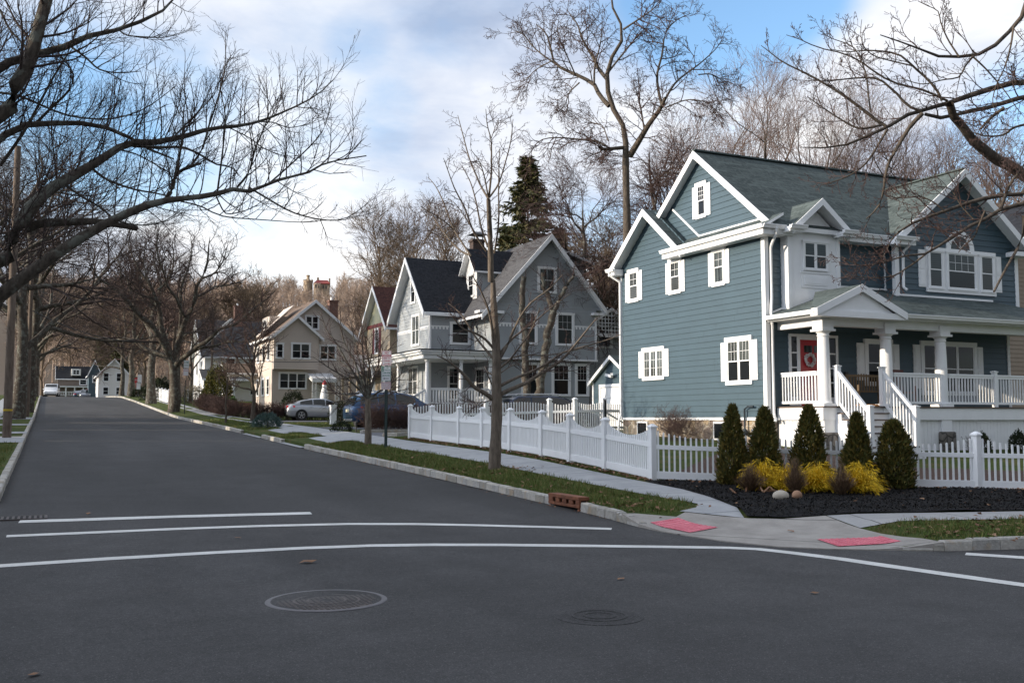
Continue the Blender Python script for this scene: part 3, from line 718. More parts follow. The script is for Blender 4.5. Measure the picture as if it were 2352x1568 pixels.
# roofs
mb = MB(); T = (0, 0, -.13); sl = .80; h = lambda y: 10.02 - sl * abs(y - 25.6)
mb.prism([(18.27, 21.82, h(21.82)), (22.55, 21.82, h(21.82)), (23.45, 22.72, h(22.72)), (28.2, 22.72, h(22.72)), (28.2, 25.6, 10.02), (18.27, 25.6, 10.02)], T, 0, 1, 1, (1, 0, 0))
mb.prism([(28.2, 29.3, h(29.3)), (18.8, 29.3, h(29.3)), (18.8, 27.75, h(27.75)), (18.27, 27.75, h(27.75)), (18.27, 25.6, 10.02), (28.2, 25.6, 10.02)], T, 0, 1, 1, (-1, 0, 0))
mb.bar((18.25, 25.6, 10.03), (28.2, 25.6, 10.03), .22, .05)
mb.build('roof', [M['roof'], M['white']], B)
mb = MB(); g = lambda y: 8.60 - .79 * abs(y - 28.05)          # rear cross gable
mb.prism([(17.93, 28.05, 8.60), (17.93, 25.88, g(25.88)), (22, 25.88, g(25.88)), (22, 28.05, 8.60)], T, 0, 1, 1, (1, 0, 0))
mb.prism([(17.93, 30.3, g(30.3)), (17.93, 28.05, 8.60), (22, 28.05, 8.60), (22, 30.3, g(30.3))], T, 0, 1, 1, (1, 0, 0))
mb.build('roof', [M['roof'], M['white']], B)
mb = MB()                                                       # skirt roof
mb.prism([(17.93, 26.7, 6.98), (17.93, 21.82, 6.98), (18.6, 21.82, 7.37), (18.6, 26.7, 7.37)], (0, 0, -.08), 0, 1, 1, (0, 1, 0))
mb.build('skirt_roof', [M['roof'], M['white']], B)
mb = MB(); k = lambda x: 9.27 - .8 * abs(x - 25.45)           # front gable on the right wing
mb.prism([(22.5, 21.5, k(22.5)), (25.45, 21.5, 9.27), (25.45, 24.9, 9.27), (22.5, 22.6, k(22.5)), (22.5, 22.5, k(22.5))][:2] + [(25.45, 24.7, 9.27), (22.5, 21.75, k(22.5))], T, 0, 1, 1, (0, -1, 0))
mb.prism([(25.45, 21.5, 9.27), (28.4, 21.5, k(28.4)), (28.4, 21.75, k(28.4)), (25.45, 24.7, 9.27)], T, 0, 1, 1, (0, -1, 0))
mb.bar((25.45, 21.5, 9.28), (25.45, 24.7, 9.28), .2, .04)
mb.build('roof', [M['roof'], M['white']], B)
mb = MB()                                                       # small bay gable
c = lambda x: 7.84 - .82 * abs(x - 19.82)
mb.prism([(18.72, 21.6, c(18.72)), (19.82, 21.6, 7.84), (19.82, 22.9, 7.84), (18.72, 21.75, c(18.72))], (0, 0, -.1), 0, 1, 1, (0, -1, 0))
mb.prism([(19.82, 21.6, 7.84), (20.92, 21.6, c(20.92)), (20.92, 21.75, c(20.92)), (19.82, 22.9, 7.84)], (0, 0, -.1), 0, 1, 1, (0, -1, 0))
mb.build('roof', [M['roof'], M['white']], B)
mb = MB()                                                       # rake boards, fascias, soffits
for a, b, o in (((18.27, 21.84, h(21.84)), (18.27, 25.6, 10.02), (-1, 0, 0)), ((18.27, 25.6, 10.02), (18.27, 27.75, h(27.75)), (-1, 0, 0)),
                ((17.93, 25.88, g(25.88)), (17.93, 28.05, 8.6), (-1, 0, 0)), ((17.93, 28.05, 8.6), (17.93, 30.3, g(30.3)), (-1, 0, 0)),
                ((22.5, 21.5, k(22.5)), (25.45, 21.5, 9.27), (0, -1, 0)), ((25.45, 21.5, 9.27), (28.4, 21.5, k(28.4)), (0, -1, 0))): rake(mb, a, b, o)
for a, b in (((18.72, 21.6, c(18.72)), (19.82, 21.6, 7.84)), ((19.82, 21.6, 7.84), (20.92, 21.6, c(20.92)))): rake(mb, a, b, (0, -1, 0), .2, .03)
mb.box((17.9, 21.86, 6.72), (18.27, 26.9, 6.88)); mb.box((17.9, 29.9, 6.6), (18.27, 30.32, 6.82)); mb.box((18.27, 21.86, 6.74), (19.0, 22.29, 6.88)); mb.box((20.65, 21.86, 6.74), (22.55, 22.29, 6.88))
mb.box((22.45, 21.5, 6.72), (23.3, 21.88, 6.86)); mb.box((27.6, 21.5, 6.72), (28.45, 21.88, 6.86))
mb.hexa([(22.47, 21.52, 6.86), (23.3, 21.52, 6.86), (23.3, 21.86, 6.86), (22.47, 21.86, 6.86), (22.5, 21.86, 7.0), (23.0, 21.86, 7.0), (23.0, 21.87, 7.0), (22.5, 21.87, 7.0)], 1)
mb.hexa([(27.6, 21.52, 6.86), (28.43, 21.52, 6.86), (28.43, 21.86, 6.86), (27.6, 21.86, 6.86), (27.9, 21.86, 7.0), (28.4, 21.86, 7.0), (28.4, 21.87, 7.0), (27.9, 21.87, 7.0)], 1)
for x0, x1 in ((18.6, 19.12), (20.5, 21.04)): mb.box((x0, 21.56, 6.8), (x1, 21.93, 6.93))
mb.build('eaves', [M['white'], M['roof']], B)
gutter(B, (17.9, 26.9, 6.99), (17.9, 21.78, 6.99), (-1, 0, 0)); gutter(B, (17.84, 21.84, 6.99), (18.62, 21.84, 6.99), (0, -1, 0))
gutter(B, (21.02, 21.84, 6.99), (22.5, 21.84, 6.99), (0, -1, 0)); gutter(B, (17.9, 30.35, 6.84), (17.9, 29.85, 6.84), (-1, 0, 0)); gutter(B, (22.4, 21.48, 6.95), (23.32, 21.48, 6.95), (0, -1, 0))
gutter(B, (18.56, 21.54, 6.98), (19.14, 21.54, 6.98), (0, -1, 0)); gutter(B, (20.48, 21.54, 6.98), (21.06, 21.54, 6.98), (0, -1, 0))
def downspout(pts, r=.042):
    mb = MB(); mb.tube(pts, r, 8); mb.build('downspout', M['white'], B, smooth=True)
downspout([(18.3, 21.75, 6.9), (18.32, 21.8, 6.75), (18.44, 22.16, 6.5), (18.46, 22.23, 6.4), (18.46, 22.23, 4.95), (18.40, 22.18, 4.75), (18.36, 22.14, 4.55), (18.36, 22.12, 4.4), (18.46, 22.23, 4.2), (18.46, 22.23, 1.75), (18.4, 22.1, 1.5)])
downspout([(17.84, 30.2, 6.75), (17.9, 30.15, 6.6), (18.2, 30.05, 6.4), (18.22, 30.05, 6.3), (18.22, 30.05, 1.75), (18.1, 30.0, 1.5), (18.08, 30.0, .9)])
downspout([(23.12, 21.4, 6.86), (23.1, 21.6, 6.7), (23.06, 21.78, 6.55), (23.06, 21.8, 5.5), (23.1, 21.7, 5.4)])

# white bay on the front
f2 = south(21.98); mb = MB(); f2.box(mb, 18.86, 20.74, 4.5, 6.9, -.4, 0); mb.prism([f2.p(18.86, 6.9), f2.p(20.74, 6.9), f2.p(19.82, 7.62)], (0, .3, 0))
f2.box(mb, 18.84, 18.97, 4.5, 6.85, 0, .03); f2.box(mb, 20.63, 20.76, 4.5, 6.85, 0, .03)
f2.box(mb, 19.32, 20.36, 5.30, 5.72, 0, .02); f2.box(mb, 19.42, 20.26, 5.38, 5.64, .02, .035); f2.box(mb, 19.48, 20.20, 5.43, 5.59, .035, .042); f2.box(mb, 19.3, 20.38, 5.72, 5.76, 0, .04)
mb.build('bay', M['white'], B)
window(B, f2, 19.38, 20.30, 5.80, 6.66, cols=2, grid=None, case=.05, head=.05, sill=.05, pane='blind', panebot='glass', proud=.055)

# west windows
SW = (.20, (-1, 1))
window(B, fw, -29.57, -28.88, 5.59, 6.75, shutter=SW, grid=(2, 2), pane='blind', panebot='blind'); window(B, fw, -27.05, -26.37, 5.59, 6.75, shutter=SW, grid=(2, 2), pane='curtain', panebot='blind')
window(B, fw, -24.72, -24.08, 5.57, 6.75, shutter=SW, grid=(2, 2), pane='curtain'); window(B, fu, -25.85, -25.3, 7.88, 9.04, shutter=(.2, (-1, 1)), grid=(3, 3), pane='glass')
window(B, fw, -28.69, -27.38, 2.86, 3.96, sash='single', cols=3, grid=(2, 3), shutter=(.25, (-1, 1)), pane='curtain', sh_in=(.10, .1))
window(B, fw, -24.12, -22.90, 2.57, 3.98, cols=2, grid=(3, 2), shutter=(.24, (-1, 1)), pane='curtain', panebot='glass', sh_in=(.12, .14))
# front windows
window(B, fs, 21.91, 23.0, 2.55, 3.95, grid=None, shutter=(.3, (-1, 1)), pane='glass', panebot='glass', case=.12, sh_in=(.16, .13))
wo = window(B, fs, 24.18, 26.57, 2.3, 3.97, cols=3, grid=None, shutter=(.31, (-1, 1)), case=.12, sh_in=(.2, .13))
wo = window(B, fb, 24.06, 27.05, 5.42, 6.80, cols=1, grid=None, case=.02, head=.1, sill=.14, pane='void', shutter=(.3, (-1, 1)), sh_in=(.14, .1))
for a, b, gr in ((24.12, 24.78, None), (24.9, 26.2, (4, 2)), (26.34, 27.0, None)):
    window(B, south(21.86), a, b, 5.52, 6.72, grid=gr, case=.07, head=.06, sill=.06, pane='blind', panebot='glass' if gr else 'blind')
for a, b in ((24.77, 24.91), (26.19, 26.35)):
    mb = MB(); fb.box(mb, a, b, 5.52, 6.72, 0, .05); mb.build('mullion', M['white'], B)
mb = MB(); cx, cz, n = 25.55, 6.80, 20                          # arched fan light
for i in range(n):
    a, b = math.pi * i / n, math.pi * (i + 1) / n
    q = lambda r, t, nn: fb.p(cx + r * math.cos(t), cz + r * math.sin(t), nn)
    mb.hexa([q(.42, a, 0), q(.42, a, .05), q(.42, b, .05), q(.42, b, 0), q(.60, a, 0), q(.60, a, .05), q(.60, b, .05), q(.60, b, 0)])
for t in (R(45), R(90), R(135)): mb.bar(fb.p(cx, cz + .02, .03), fb.p(cx + .42 * math.cos(t), cz + .42 * math.sin(t), .03), .02, .02)
ao = mb.build('arched_window', M['white'], B); mb = MB(); mb.face([fb.p(cx + .43 * math.cos(math.pi * i / 20), cz + .43 * math.sin(math.pi * i / 20), .028) for i in range(21)]); mb.build('pane', M['blind'], ao)

# basement windows, vent pipe
for y0, y1 in ((28.45, 29.1), (24.0, 24.8)):
    mb = MB(); fw.box(mb, -y1, -y0, .95, 1.5, -.02, .03); wo = mb.build('basement_window', M['white'], B)
    mb = MB(); fw.box(mb, -y1 + .06, -y0 - .06, 1.0, 1.44, .03, .04); mb.build('pane', M['glass'], wo)
mb = MB(); mb.tube([(18.2, 23.2, 1.3), (18.2, 23.2, 1.86), (18.2, 23.05, 1.93), (18.2, 22.8, 1.93)], .03, 8); mb.lathe((18.2, 23.2, 1.1), [(.06, 0), (.09, .05), (.09, .12), (.04, .2)], 12); mb.build('vent_pipe', M['bluetrim'], B, smooth=True)

# door
mb = MB(); fs.box(mb, 19.07, 19.15, 1.95, 3.92, 0, .05); fs.box(mb, 20.80, 20.88, 1.95, 3.92, 0, .05); fs.box(mb, 19.07, 20.88, 3.92, 4.0, 0, .06); fs.box(mb, 19.36, 19.47, 1.95, 3.92, 0, .045); fs.box(mb, 20.43, 20.54, 1.95, 3.92, 0, .045); fs.box(mb, 19.47, 20.43, 3.84, 3.92, 0, .04)
for u0, u1 in ((19.15, 19.36), (20.54, 20.80)):
    fs.box(mb, u0, u1, 1.95, 2.2, 0, .034)
    for z in (2.62, 3.04, 3.46): fs.box(mb, u0, u1, z - .02, z + .02, 0, .036)
do = mb.build('door_surround', M['white'], B); 
for u0, u1 in ((19.15, 19.36), (20.54, 20.80)): mb = MB(); fs.box(mb, u0, u1, 2.2, 3.92, 0, .024); mb.build('side_light', M['glass'], do)
mb = MB(); fs.box(mb, 19.47, 20.43, 1.95, 3.84, 0, .028)
for u0, u1, z0, z1 in ((19.6, 19.9, 2.1, 2.75), (20.0, 20.3, 2.1, 2.75)): fs.box(mb, u0, u1, z0, z1, .028, .036)
d2 = mb.build('door', M['red'], B); mb = MB()
for u0, u1 in ((19.62, 19.92), (19.98, 20.28)): fs.box(mb, u0, u1, 3.48, 3.68, .028, .034)
mb.build('pane', M['curtain'], d2); mb = MB(); mb.ball(fs.p(20.34, 2.85, .06), .035, 10, 6); mb.build('handle', M['metal'], d2)
wt = MB(); cx, cz = 19.80, 3.26                                  # wreath hung on the door
for i in range(220):
    a = random.uniform(0, 6.283); r = .165 + random.gauss(0, .018); p = fs.p(cx + r * math.cos(a), cz + r * math.sin(a), .07 + random.uniform(-.03, .04)); wt.ball(p, random.uniform(.014, .026), 5, 3, jit=.2)
tag(wt.build('wreath', plain('pale_wreath', (.62, .58, .56), .8, .25, 30)), 'round pale wreath hanging on the red front door', 'wreath')
mb = MB(); fs.box(mb, 21.1, 21.2, 2.75, 2.95, 0, .1); mb.build('wall_lamp', M['metal'], B)

# porch
PZ0, PX0, PY0 = 1.92, 18.62, 20.45; fp = south(PY0 - .02)
mb = MB(); mb.box((PX0 - .03, PY0 - .05, PZ0 - .04), (32, 22.28, PZ0)); mb.build('deck', M['deck'], B)
mb = MB(); mb.box((PX0, PY0 - .02, 1.55), (19.08, PY0 + .03, PZ0 - .04)); mb.box((20.75, PY0 - .02, 1.55), (32, PY0 + .03, PZ0 - .04)); mb.box((PX0 - .02, PY0 - .02, 1.55), (PX0, 22.25, PZ0 - .04)); mb.box((19.08, PY0, 1.72), (20.75, PY0 + .03, PZ0 - .04))
mb.build('rim_board', M['white'], B)
mb = MB()
for i in range(int((32 - PX0) / .14)):
    x = PX0 + .06 + i * .14
    if 19.05 < x < 20.8:
        if mb.f: mb.build('skirting', M['white'], B); mb = MB()
        continue
    mb.box((x, PY0 + .07, .2), (x + .132, PY0 + .09, 1.55))
mb.build('skirting', M['white'], B); mb = MB()
for i in range(12): y = PY0 + .1 + i * .147; mb.box((PX0 + .06, y, .2), (PX0 + .08, y + .138, 1.55))
mb.build('skirting', M['white'], B)
for x in (18.85, 23.15):
    mb = MB(); mb.box((x - .27, PY0 - .08, .1), (x + .27, PY0 + .4, 1.22)); mb.build('stone_pier', M['pierstone'], B, bevel=.04)
    mb = MB(); mb.box((x - .2, PY0 + .0, 1.22), (x + .2, PY0 + .3, 1.55)); mb.build('pier_cap', M['white'], B)
def column(x, y, z0, z1):
    mb = MB(); mb.box((x - .22, y - .22, z0), (x + .22, y + .22, z0 + .07))
    mb.lathe((x, y, z0 + .07), [(.20, 0), (.215, .025), (.20, .05), (.175, .06), (.172, .5), (.165, 1.1), (.15, 1.72), (.145, 1.78), (.165, 1.80), (.165, 1.83), (.15, 1.845), (.15, 1.87), (.2, 1.92), (.21, 1.94)], 28)
    mb.box((x - .235, y - .235, z0 + 2.0), (x + .235, y + .235, z0 + 2.06)); mb.box((x - .195, y - .195, z0 + 2.06), (x + .195, y + .195, z1)); mb.build('column', M['white'], B, smooth=30)
for x in (18.86, 21.1, 23.2, 29.4): column(x, PY0 + .2, PZ0, 4.22)
mb = MB()                                                       # beam, ceiling, pediment
mb.box((PX0 + .06, PY0 + .07, 4.08), (29.6, PY0 + .33, 4.30)); mb.box((PX0 + .06, PY0 + .33, 4.08), (PX0 + .32, 22.27, 4.30)); mb.box((PX0 - .3, PY0 - .28, 4.30), (29.75, 22.27, 4.36))
mb.build('beam', M['white'], B)
mb = MB(); ze, zt = 4.46, 5.42; x0, x1, y0 = 18.25, 29.75, 20.1
mb.prism([(x0, y0, ze), (x1, y0, ze), (26.6, 22.29, zt), (21.0, 22.29, zt)], (0, 0, -.1), 0, 1, 1, (1, 0, 0))
mb.prism([(x0, 22.29, ze), (x0, y0, ze), (21.0, 22.29, zt)], (0, 0, -.1), 0, 1, 1, (0, -1, 0)); mb.prism([(x1, y0, ze), (x1, 22.29, ze), (26.6, 22.29, zt)], (0, 0, -.1), 0, 1, 1, (0, 1, 0))
mb.build('porch_roof', [M['roof'], M['white']], B)
mb = MB(); px0, px1, pz0, pk_, yf = 18.02, 21.2, 4.46, 5.16, 19.95; pm = (px0 + px1) / 2
mb.prism([(px0, yf, pz0), (pm, yf, pk_), (pm, 21.75, pk_), (px0, 20.15, pz0)], (0, 0, -.09), 0, 1, 1, (0, -1, 0)); mb.prism([(pm, yf, pk_), (px1, yf, pz0), (px1, 20.15, pz0), (pm, 21.75, pk_)], (0, 0, -.09), 0, 1, 1, (0, -1, 0))
mb.build('entry_roof', [M['roof'], M['white']], B)
fq = south(20.02); mb = MB(); mb.prism([fq.p(px0 + .3, pz0 - .1), fq.p(px1 - .3, pz0 - .1), fq.p(pm, pk_ - .12)], (0, .2, 0)); fq.box(mb, px0 + .04, px1 - .04, 4.26, 4.42, -.2, .06)
rake(mb, (px0, yf, pz0), (pm, yf, pk_), (0, -1, 0), .2, .03); rake(mb, (pm, yf, pk_), (px1, yf, pz0), (0, -1, 0), .2, .03); mb.build('pediment', M['white'], B)
gutter(B, (18.27, 22.25, 4.45), (18.27, 20.0, 4.45), (-1, 0, 0)); gutter(B, (21.15, 20.12, 4.45), (29.8, 20.12, 4.45), (0, -1, 0))
mb = MB(); mb.bar((18.4, 22.25, 4.55), (21.0, 22.25, 5.46), .05, .05, (0, 1, 0)); mb.bar((21.0, 22.25, 5.45), (23.0, 22.25, 5.45), .05, .05); mb.bar((22.9, 21.86, 5.27), (26.9, 21.86, 5.27), .05, .06); mb.build('flashing', M['white'], B)
yr = PY0 + .12
railing(B, (18.72, 22.2, PZ0), (18.72, yr + .2, PZ0)); railing(B, (21.28, yr, PZ0), (23.02, yr, PZ0)); railing(B, (23.38, yr, PZ0), (25.2, yr, PZ0)); railing(B, (25.35, yr, PZ0), (32, yr, PZ0))
newel(B, 25.27, yr, PZ0, PZ0 + 1.07, .12); newel(B, 19.12, PY0 - .02, PZ0, PZ0 + 1.1); newel(B, 20.72, PY0 - .02, PZ0, PZ0 + 1.1)
# stairs
mb = MB(); nr, ry, rz0 = 8, .20, PZ0; dz = (PZ0 - .52) / nr
tb = MB()
for i in range(1, nr):
    z = PZ0 - i * dz; y = PY0 - i * ry; mb.box((19.14, y, z - dz), (20.70, y + .02, z - .03)); tb.box((19.1, y - .03, z - .035), (20.74, y + ry + .01, z))
    for x in (19.05, 20.72): mb.box((x, y, .3), (x + .05, y + ry, z - .04))
mb.build('riser', M['white'], B); tb.build('tread', M['deck'], B)
zb = PZ0 - 6 * dz; yb = PY0 - 6 * ry + .05
for x in (19.12, 20.72):
    newel(B, x, yb, .4, zb + 1.07, .14)
    railing(B, (x, PY0 - .05, PZ0), (x, yb + .05, zb), .94, .1)
# porch furniture
bn = thing('porch_bench', 'weathered wooden bench on the porch between the red door and the first front window', 'bench', (21.2, 21.7, PZ0)); brown = plain('weathered_teak', (.16, .11, .06), .7, .2)
mb = MB()
for i in range(5): mb.box((20.75, 21.35 + i * .09, PZ0 + .42), (22.0, 21.42 + i * .09, PZ0 + .445))
mb.build('seat', brown, bn); mb = MB()
for i in range(12): mb.box((20.82 + i * .1, 21.83, PZ0 + .45), (20.86 + i * .1, 21.85, PZ0 + .88 + .08 * math.sin(math.pi * i / 11)))
mb.box((20.75, 21.82, PZ0 + .87), (22.0, 21.87, PZ0 + .93)); mb.build('backrest', brown, bn)
for x in (20.75, 21.95):
    for y in (21.35, 21.8):
        mb = MB(); mb.box((x, y, PZ0), (x + .05, y + .05, PZ0 + (.62 if y < 21.5 else .9))); mb.build('leg', brown, bn)
mb = MB(); mb.lathe((20.45, 20.75, PZ0 + .005), [(.32, 0), (.34, .01), (.30, .045), (.1, .06)], 20); tag(mb.build('door_mat', plain('orange_mat', (.5, .2, .04), .8)), 'orange cushion lying on the porch deck at the head of the stairs', 'cushion')
ch = thing('rocking_chair', 'dark red porch chair behind the railing right of the stairs', 'chair', (23.6, 21.6, PZ0)); rd = plain('dark_red_wood', (.10, .025, .02), .5)
mb = MB(); mb.box((22.35, 21.3, PZ0 + .4), (22.9, 21.8, PZ0 + .44)); mb.build('seat', rd, ch); mb = MB()
for i in range(6): mb.box((22.37 + i * .09, 21.78, PZ0 + .44), (22.42 + i * .09, 21.81, PZ0 + 1.05))
mb.box((22.33, 21.77, PZ0 + 1.03), (22.92, 21.82, PZ0 + 1.1)); mb.build('backrest', rd, ch)
for x in (22.35, 22.86):
    for y in (21.3, 21.76): mb = MB(); mb.box((x, y, PZ0), (x + .04, y + .04, PZ0 + .4 if y > 21.5 else PZ0 + .62)); mb.build('leg', rd, ch)

# detached garage behind it
GX = 25.0; Gz = .95; fg = west(GX); Gd = thing('garage', 'small slate blue garage with a white door behind the corner house', 'garage', (GX, 41.7, Gz))
mb = MB(); lap(mb, fg, Gz, 3.55, .18, const(-43.9), const(-39.9)); lap(mb, fg, 3.55, 4.55, .18, lambda z: -41.9 - (4.62 - z) / .56, lambda z: -41.9 + (4.62 - z) / .56); mb.box((GX + .02, 39.95, Gz - .3), (GX + 5, 43.85, 3.5)); mb.build('wall', M['blue'], Gd)
mb = MB(); mb.prism([(GX - .2, 44.1, 3.36), (GX - .2, 41.9, 4.66), (GX + 5, 41.9, 4.66), (GX + 5, 44.1, 3.36)], (0, 0, -.1), 0, 1, 1, (1, 0, 0)); mb.prism([(GX - .2, 41.9, 4.66), (GX - .2, 39.7, 3.36), (GX + 5, 39.7, 3.36), (GX + 5, 41.9, 4.66)], (0, 0, -.1), 0, 1, 1, (1, 0, 0)); mb.build('roof', [M['roof'], M['white']], Gd)
mb = MB(); rake(mb, (GX - .2, 44.1, 3.36), (GX - .2, 41.9, 4.66), (-1, 0, 0), .18); rake(mb, (GX - .2, 41.9, 4.66), (GX - .2, 39.7, 3.36), (-1, 0, 0), .18)
for a, b, z0, z1 in ((-43.92, -43.8, Gz, 3.4), (-43.25, -43.1, Gz, 3.12), (-40.7, -40.55, Gz, 3.12), (-43.25, -40.55, 3.12, 3.26)): fg.box(mb, a, b, z0, z1, 0, .05)
mb.build('trim', M['white'], Gd); mb = MB()
for i in range(4): fg.box(mb, -43.1, -40.7, Gz + .02 + i * .535, Gz + .54 + i * .535, 0, .02); [fg.box(mb, -43.0 + j * .6, -42.5 + j * .6, Gz + .1 + i * .535, Gz + .45 + i * .535, .02, .028) for j in range(4)]
mb.build('garage_door', M['white'], Gd)
mb = MB(); mb.ball(fg.p(-41.9, 3.62, .1), .07, 8, 6); mb.bar(fg.p(-41.9, 3.62, .1), fg.p(-42.2, 3.72, .28), .12, .12); mb.bar(fg.p(-41.9, 3.62, .1), fg.p(-41.6, 3.72, .28), .12, .12); mb.build('flood_light', M['white'], Gd)
# ------------------------------------------------------------------ picket fences
def pickets(mb, p, q, f0, f1, gap, w, hz0, top, th=.022, round_top=True):
    """pickets from p to q (ground points); top(t) gives their height above the ground line"""
    p = Vector(p); q = Vector(q); d = q - p; L = Vector((d.x, d.y, 0)).length; t = Vector((d.x, d.y, 0)) / L; n = Vector((t.y, -t.x, 0)) * th / 2; k = max(2, int(L / gap)); c0 = L / k
    for i in range(k):
        s = (i + .5) * c0; f = s / L; c = p.lerp(q, f); z1 = c.z + top(f); z0 = c.z + hz0; a = c - t * w / 2; b = c + t * w / 2
        A = lambda P, z, s_: (P.x + n.x * s_, P.y + n.y * s_, z)
        mb.hexa([A(a, z0, 1), A(b, z0, 1), A(b, z0, -1), A(a, z0, -1), A(a, z1 - w * .5, 1), A(b, z1 - w * .5, 1), A(b, z1 - w * .5, -1), A(a, z1 - w * .5, -1)])
        a2, b2 = c - t * w * .18, c + t * w * .18
        mb.hexa([A(a, z1 - w * .5, 1), A(b, z1 - w * .5, 1), A(b, z1 - w * .5, -1), A(a, z1 - w * .5, -1), A(a2, z1, 1), A(b2, z1, 1), A(b2, z1, -1), A(a2, z1, -1)])

def post(root, x, y, z, h=1.12, s=.125):
    mb = MB(); a = s / 2; mb.box((x - a, y - a, z - .2), (x + a, y + a, z + h - .06)); b = a + .018
    mb.box((x - b, y - b, z + h - .06), (x + b, y + b, z + h - .03)); mb.hexa([(x - b, y - b, z + h - .03), (x + b, y - b, z + h - .03), (x + b, y + b, z + h - .03), (x - b, y + b, z + h - .03), (x - .02, y - .02, z + h + .02), (x + .02, y - .02, z + h + .02), (x + .02, y + .02, z + h + .02), (x - .02, y + .02, z + h + .02)])
    return mb.build('post', M['vinyl'], root)

def bay(root, p, q, gap, w, dip, hi=1.0, rails=(.10, .70), rh=.10, hz0=.03, name='picket_panel'):
    mb = MB(); pickets(mb, p, q, 0, 1, gap, w, hz0, lambda f: hi - dip * (1 - (2 * f - 1) ** 2)); o = mb.build(name, M['vinyl'], root)
    for r, hh in zip(rails, (.15, rh)):
        mb = MB(); mb.bar(Vector(p) + Vector((0, 0, r)), Vector(q) + Vector((0, 0, r)), .05, hh); mb.build('rail', M['vinyl'], o)
    return o

FY = [17.1, 18.97, 20.6, 22.05, 23.9, 25.75, 27.5, 29.8, 31.9]
F1 = thing('picket_fence', 'white scalloped picket fence running up along the sidewalk beside the corner house', 'fence', (11.08, 24, .6), group='white picket fences of the corner house')
FP = [(11.1, y, gh(11.1, y) + (.02 if i else 0)) for i, y in enumerate(FY)]
for p in FP: post(F1, *p)
for a, b in zip(FP, FP[1:]):
    a = Vector(a); b = Vector(b); d = (b - a).normalized() * .06; bay(F1, a + d, b - d, .078, .04, .20, 1.05, (.12, .72))
F2 = thing('picket_fence', 'white open picket fence across the front yard behind the cedars', 'fence', (14, 15.4, .3), group='white picket fences of the corner house')
fdir = Vector((5.23, -3.34, 0)).normalized(); f0 = Vector((11.1, 17.1, 0)); P2 = [f0 + fdir * t for t in (0, 2.07, 4.14, 6.21, 8.28, 10.3)]
P2 = [Vector((p.x, p.y, gh(p.x, p.y) - .02)) for p in P2]; P2[0].z = FP[0][2]
for p in P2[1:]: post(F2, *p)
for a, b in zip(P2, P2[1:]):
    d = (b - a).normalized() * .06; bay(F2, a + d, b - d, .103, .038, .14, 1.02, (.12, .68), .085)
F3 = thing('picket_fence', 'white picket fence with a gate closing the back yard along the driveway', 'fence', (15, 32, 1), group='white picket fences of the corner house')
P3 = [Vector((x, 31.95, gh(x, 31.95))) for x in (11.16, 13.75, 16.0, 17.2, 18.9, 19.05, 20.1)]
P3 = [Vector((11.16, 31.9, .95)), Vector((13.75, 31.6, 1.0)), Vector((16.0, 31.2, 1.08)), Vector((16.75, 30.7, 1.1)), Vector((18.05, 30.95, 1.12))]
for p in P3[1:]: post(F3, *p, h=1.2)
for a, b in zip(P3, P3[1:]):
    d = (b - a).normalized() * .06; bay(F3, a + d, b - d, .095, .042, -.12 if a.x < 14 else .1, 1.0 if a.x < 14 else 1.08, (.12, .74), .085)
# the gate at the rear corner of the house
ga, gb_ = Vector((18.12, 30.99, 1.12)), Vector((19.3, 31.35, 1.12))
mb = MB(); pickets(mb, ga, gb_, 0, 1, .095, .042, .05, lambda f: 1.0); gt = mb.build('gate', M['vinyl'], F3)
for r in (.15, .74): mb = MB(); mb.bar(ga + Vector((0, 0, r)), gb_ + Vector((0, 0, r)), .05, .085); mb.build('rail', M['vinyl'], gt)
mb = MB(); mb.bar(ga + Vector((0, -.03, .7)), gb_ + Vector((0, -.03, .2)), .04, .05); mb.build('brace', M['vinyl'], gt)
mb = MB(); mb.box((18.03, 30.84, 1.65), (18.1, 30.88, 2.25)); mb.build('latch', M['metal'], gt)

# ------------------------------------------------------------------ planting in the bed
LEAF = {'cedar': foliage('cedar_foliage', (.045, .055, .014), (.095, .098, .026), (.24, .165, .04)),
        'gold': foliage('golden_thread_foliage', (.40, .30, .015), (.76, .50, .018), (.88, .55, .03)),
        'yew': foliage('yew_foliage', (.010, .018, .006), (.018, .028, .010), (.035, .045, .016)),
        'juniper': foliage('blue_juniper_foliage', (.045, .085, .075), (.075, .125, .115), (.11, .17, .15)),
        'spruce': foliage('spruce_needles', (.030, .042, .016), (.070, .076, .028), (.14, .115, .05)),
        'holly': foliage('hedge_green', (.03, .04, .008), (.07, .075, .012), (.15, .12, .02)),
        'bright': foliage('bright_green_leaves', (.02, .06, .008), (.04, .11, .015), (.06, .15, .02))}

def leaves(P, D, L, W, jit=.6):
    """diamond leaves at points P along directions D"""
    n = len(P); D = D + rng.normal(0, jit, (n, 3)); D /= np.linalg.norm(D, axis=1, keepdims=True)
    S = np.cross(D, rng.normal(0, 1, (n, 3))); S /= np.linalg.norm(S, axis=1, keepdims=True); l = L * rng.uniform(.6, 1.3, (n, 1)); w = W * rng.uniform(.6, 1.3, (n, 1))
    V = np.stack([P, P + D * l * .45 + S * w * .5, P + D * l, P + D * l * .45 - S * w * .5], 1).reshape(-1, 3)
    return V, np.arange(4 * n).reshape(n, 4)

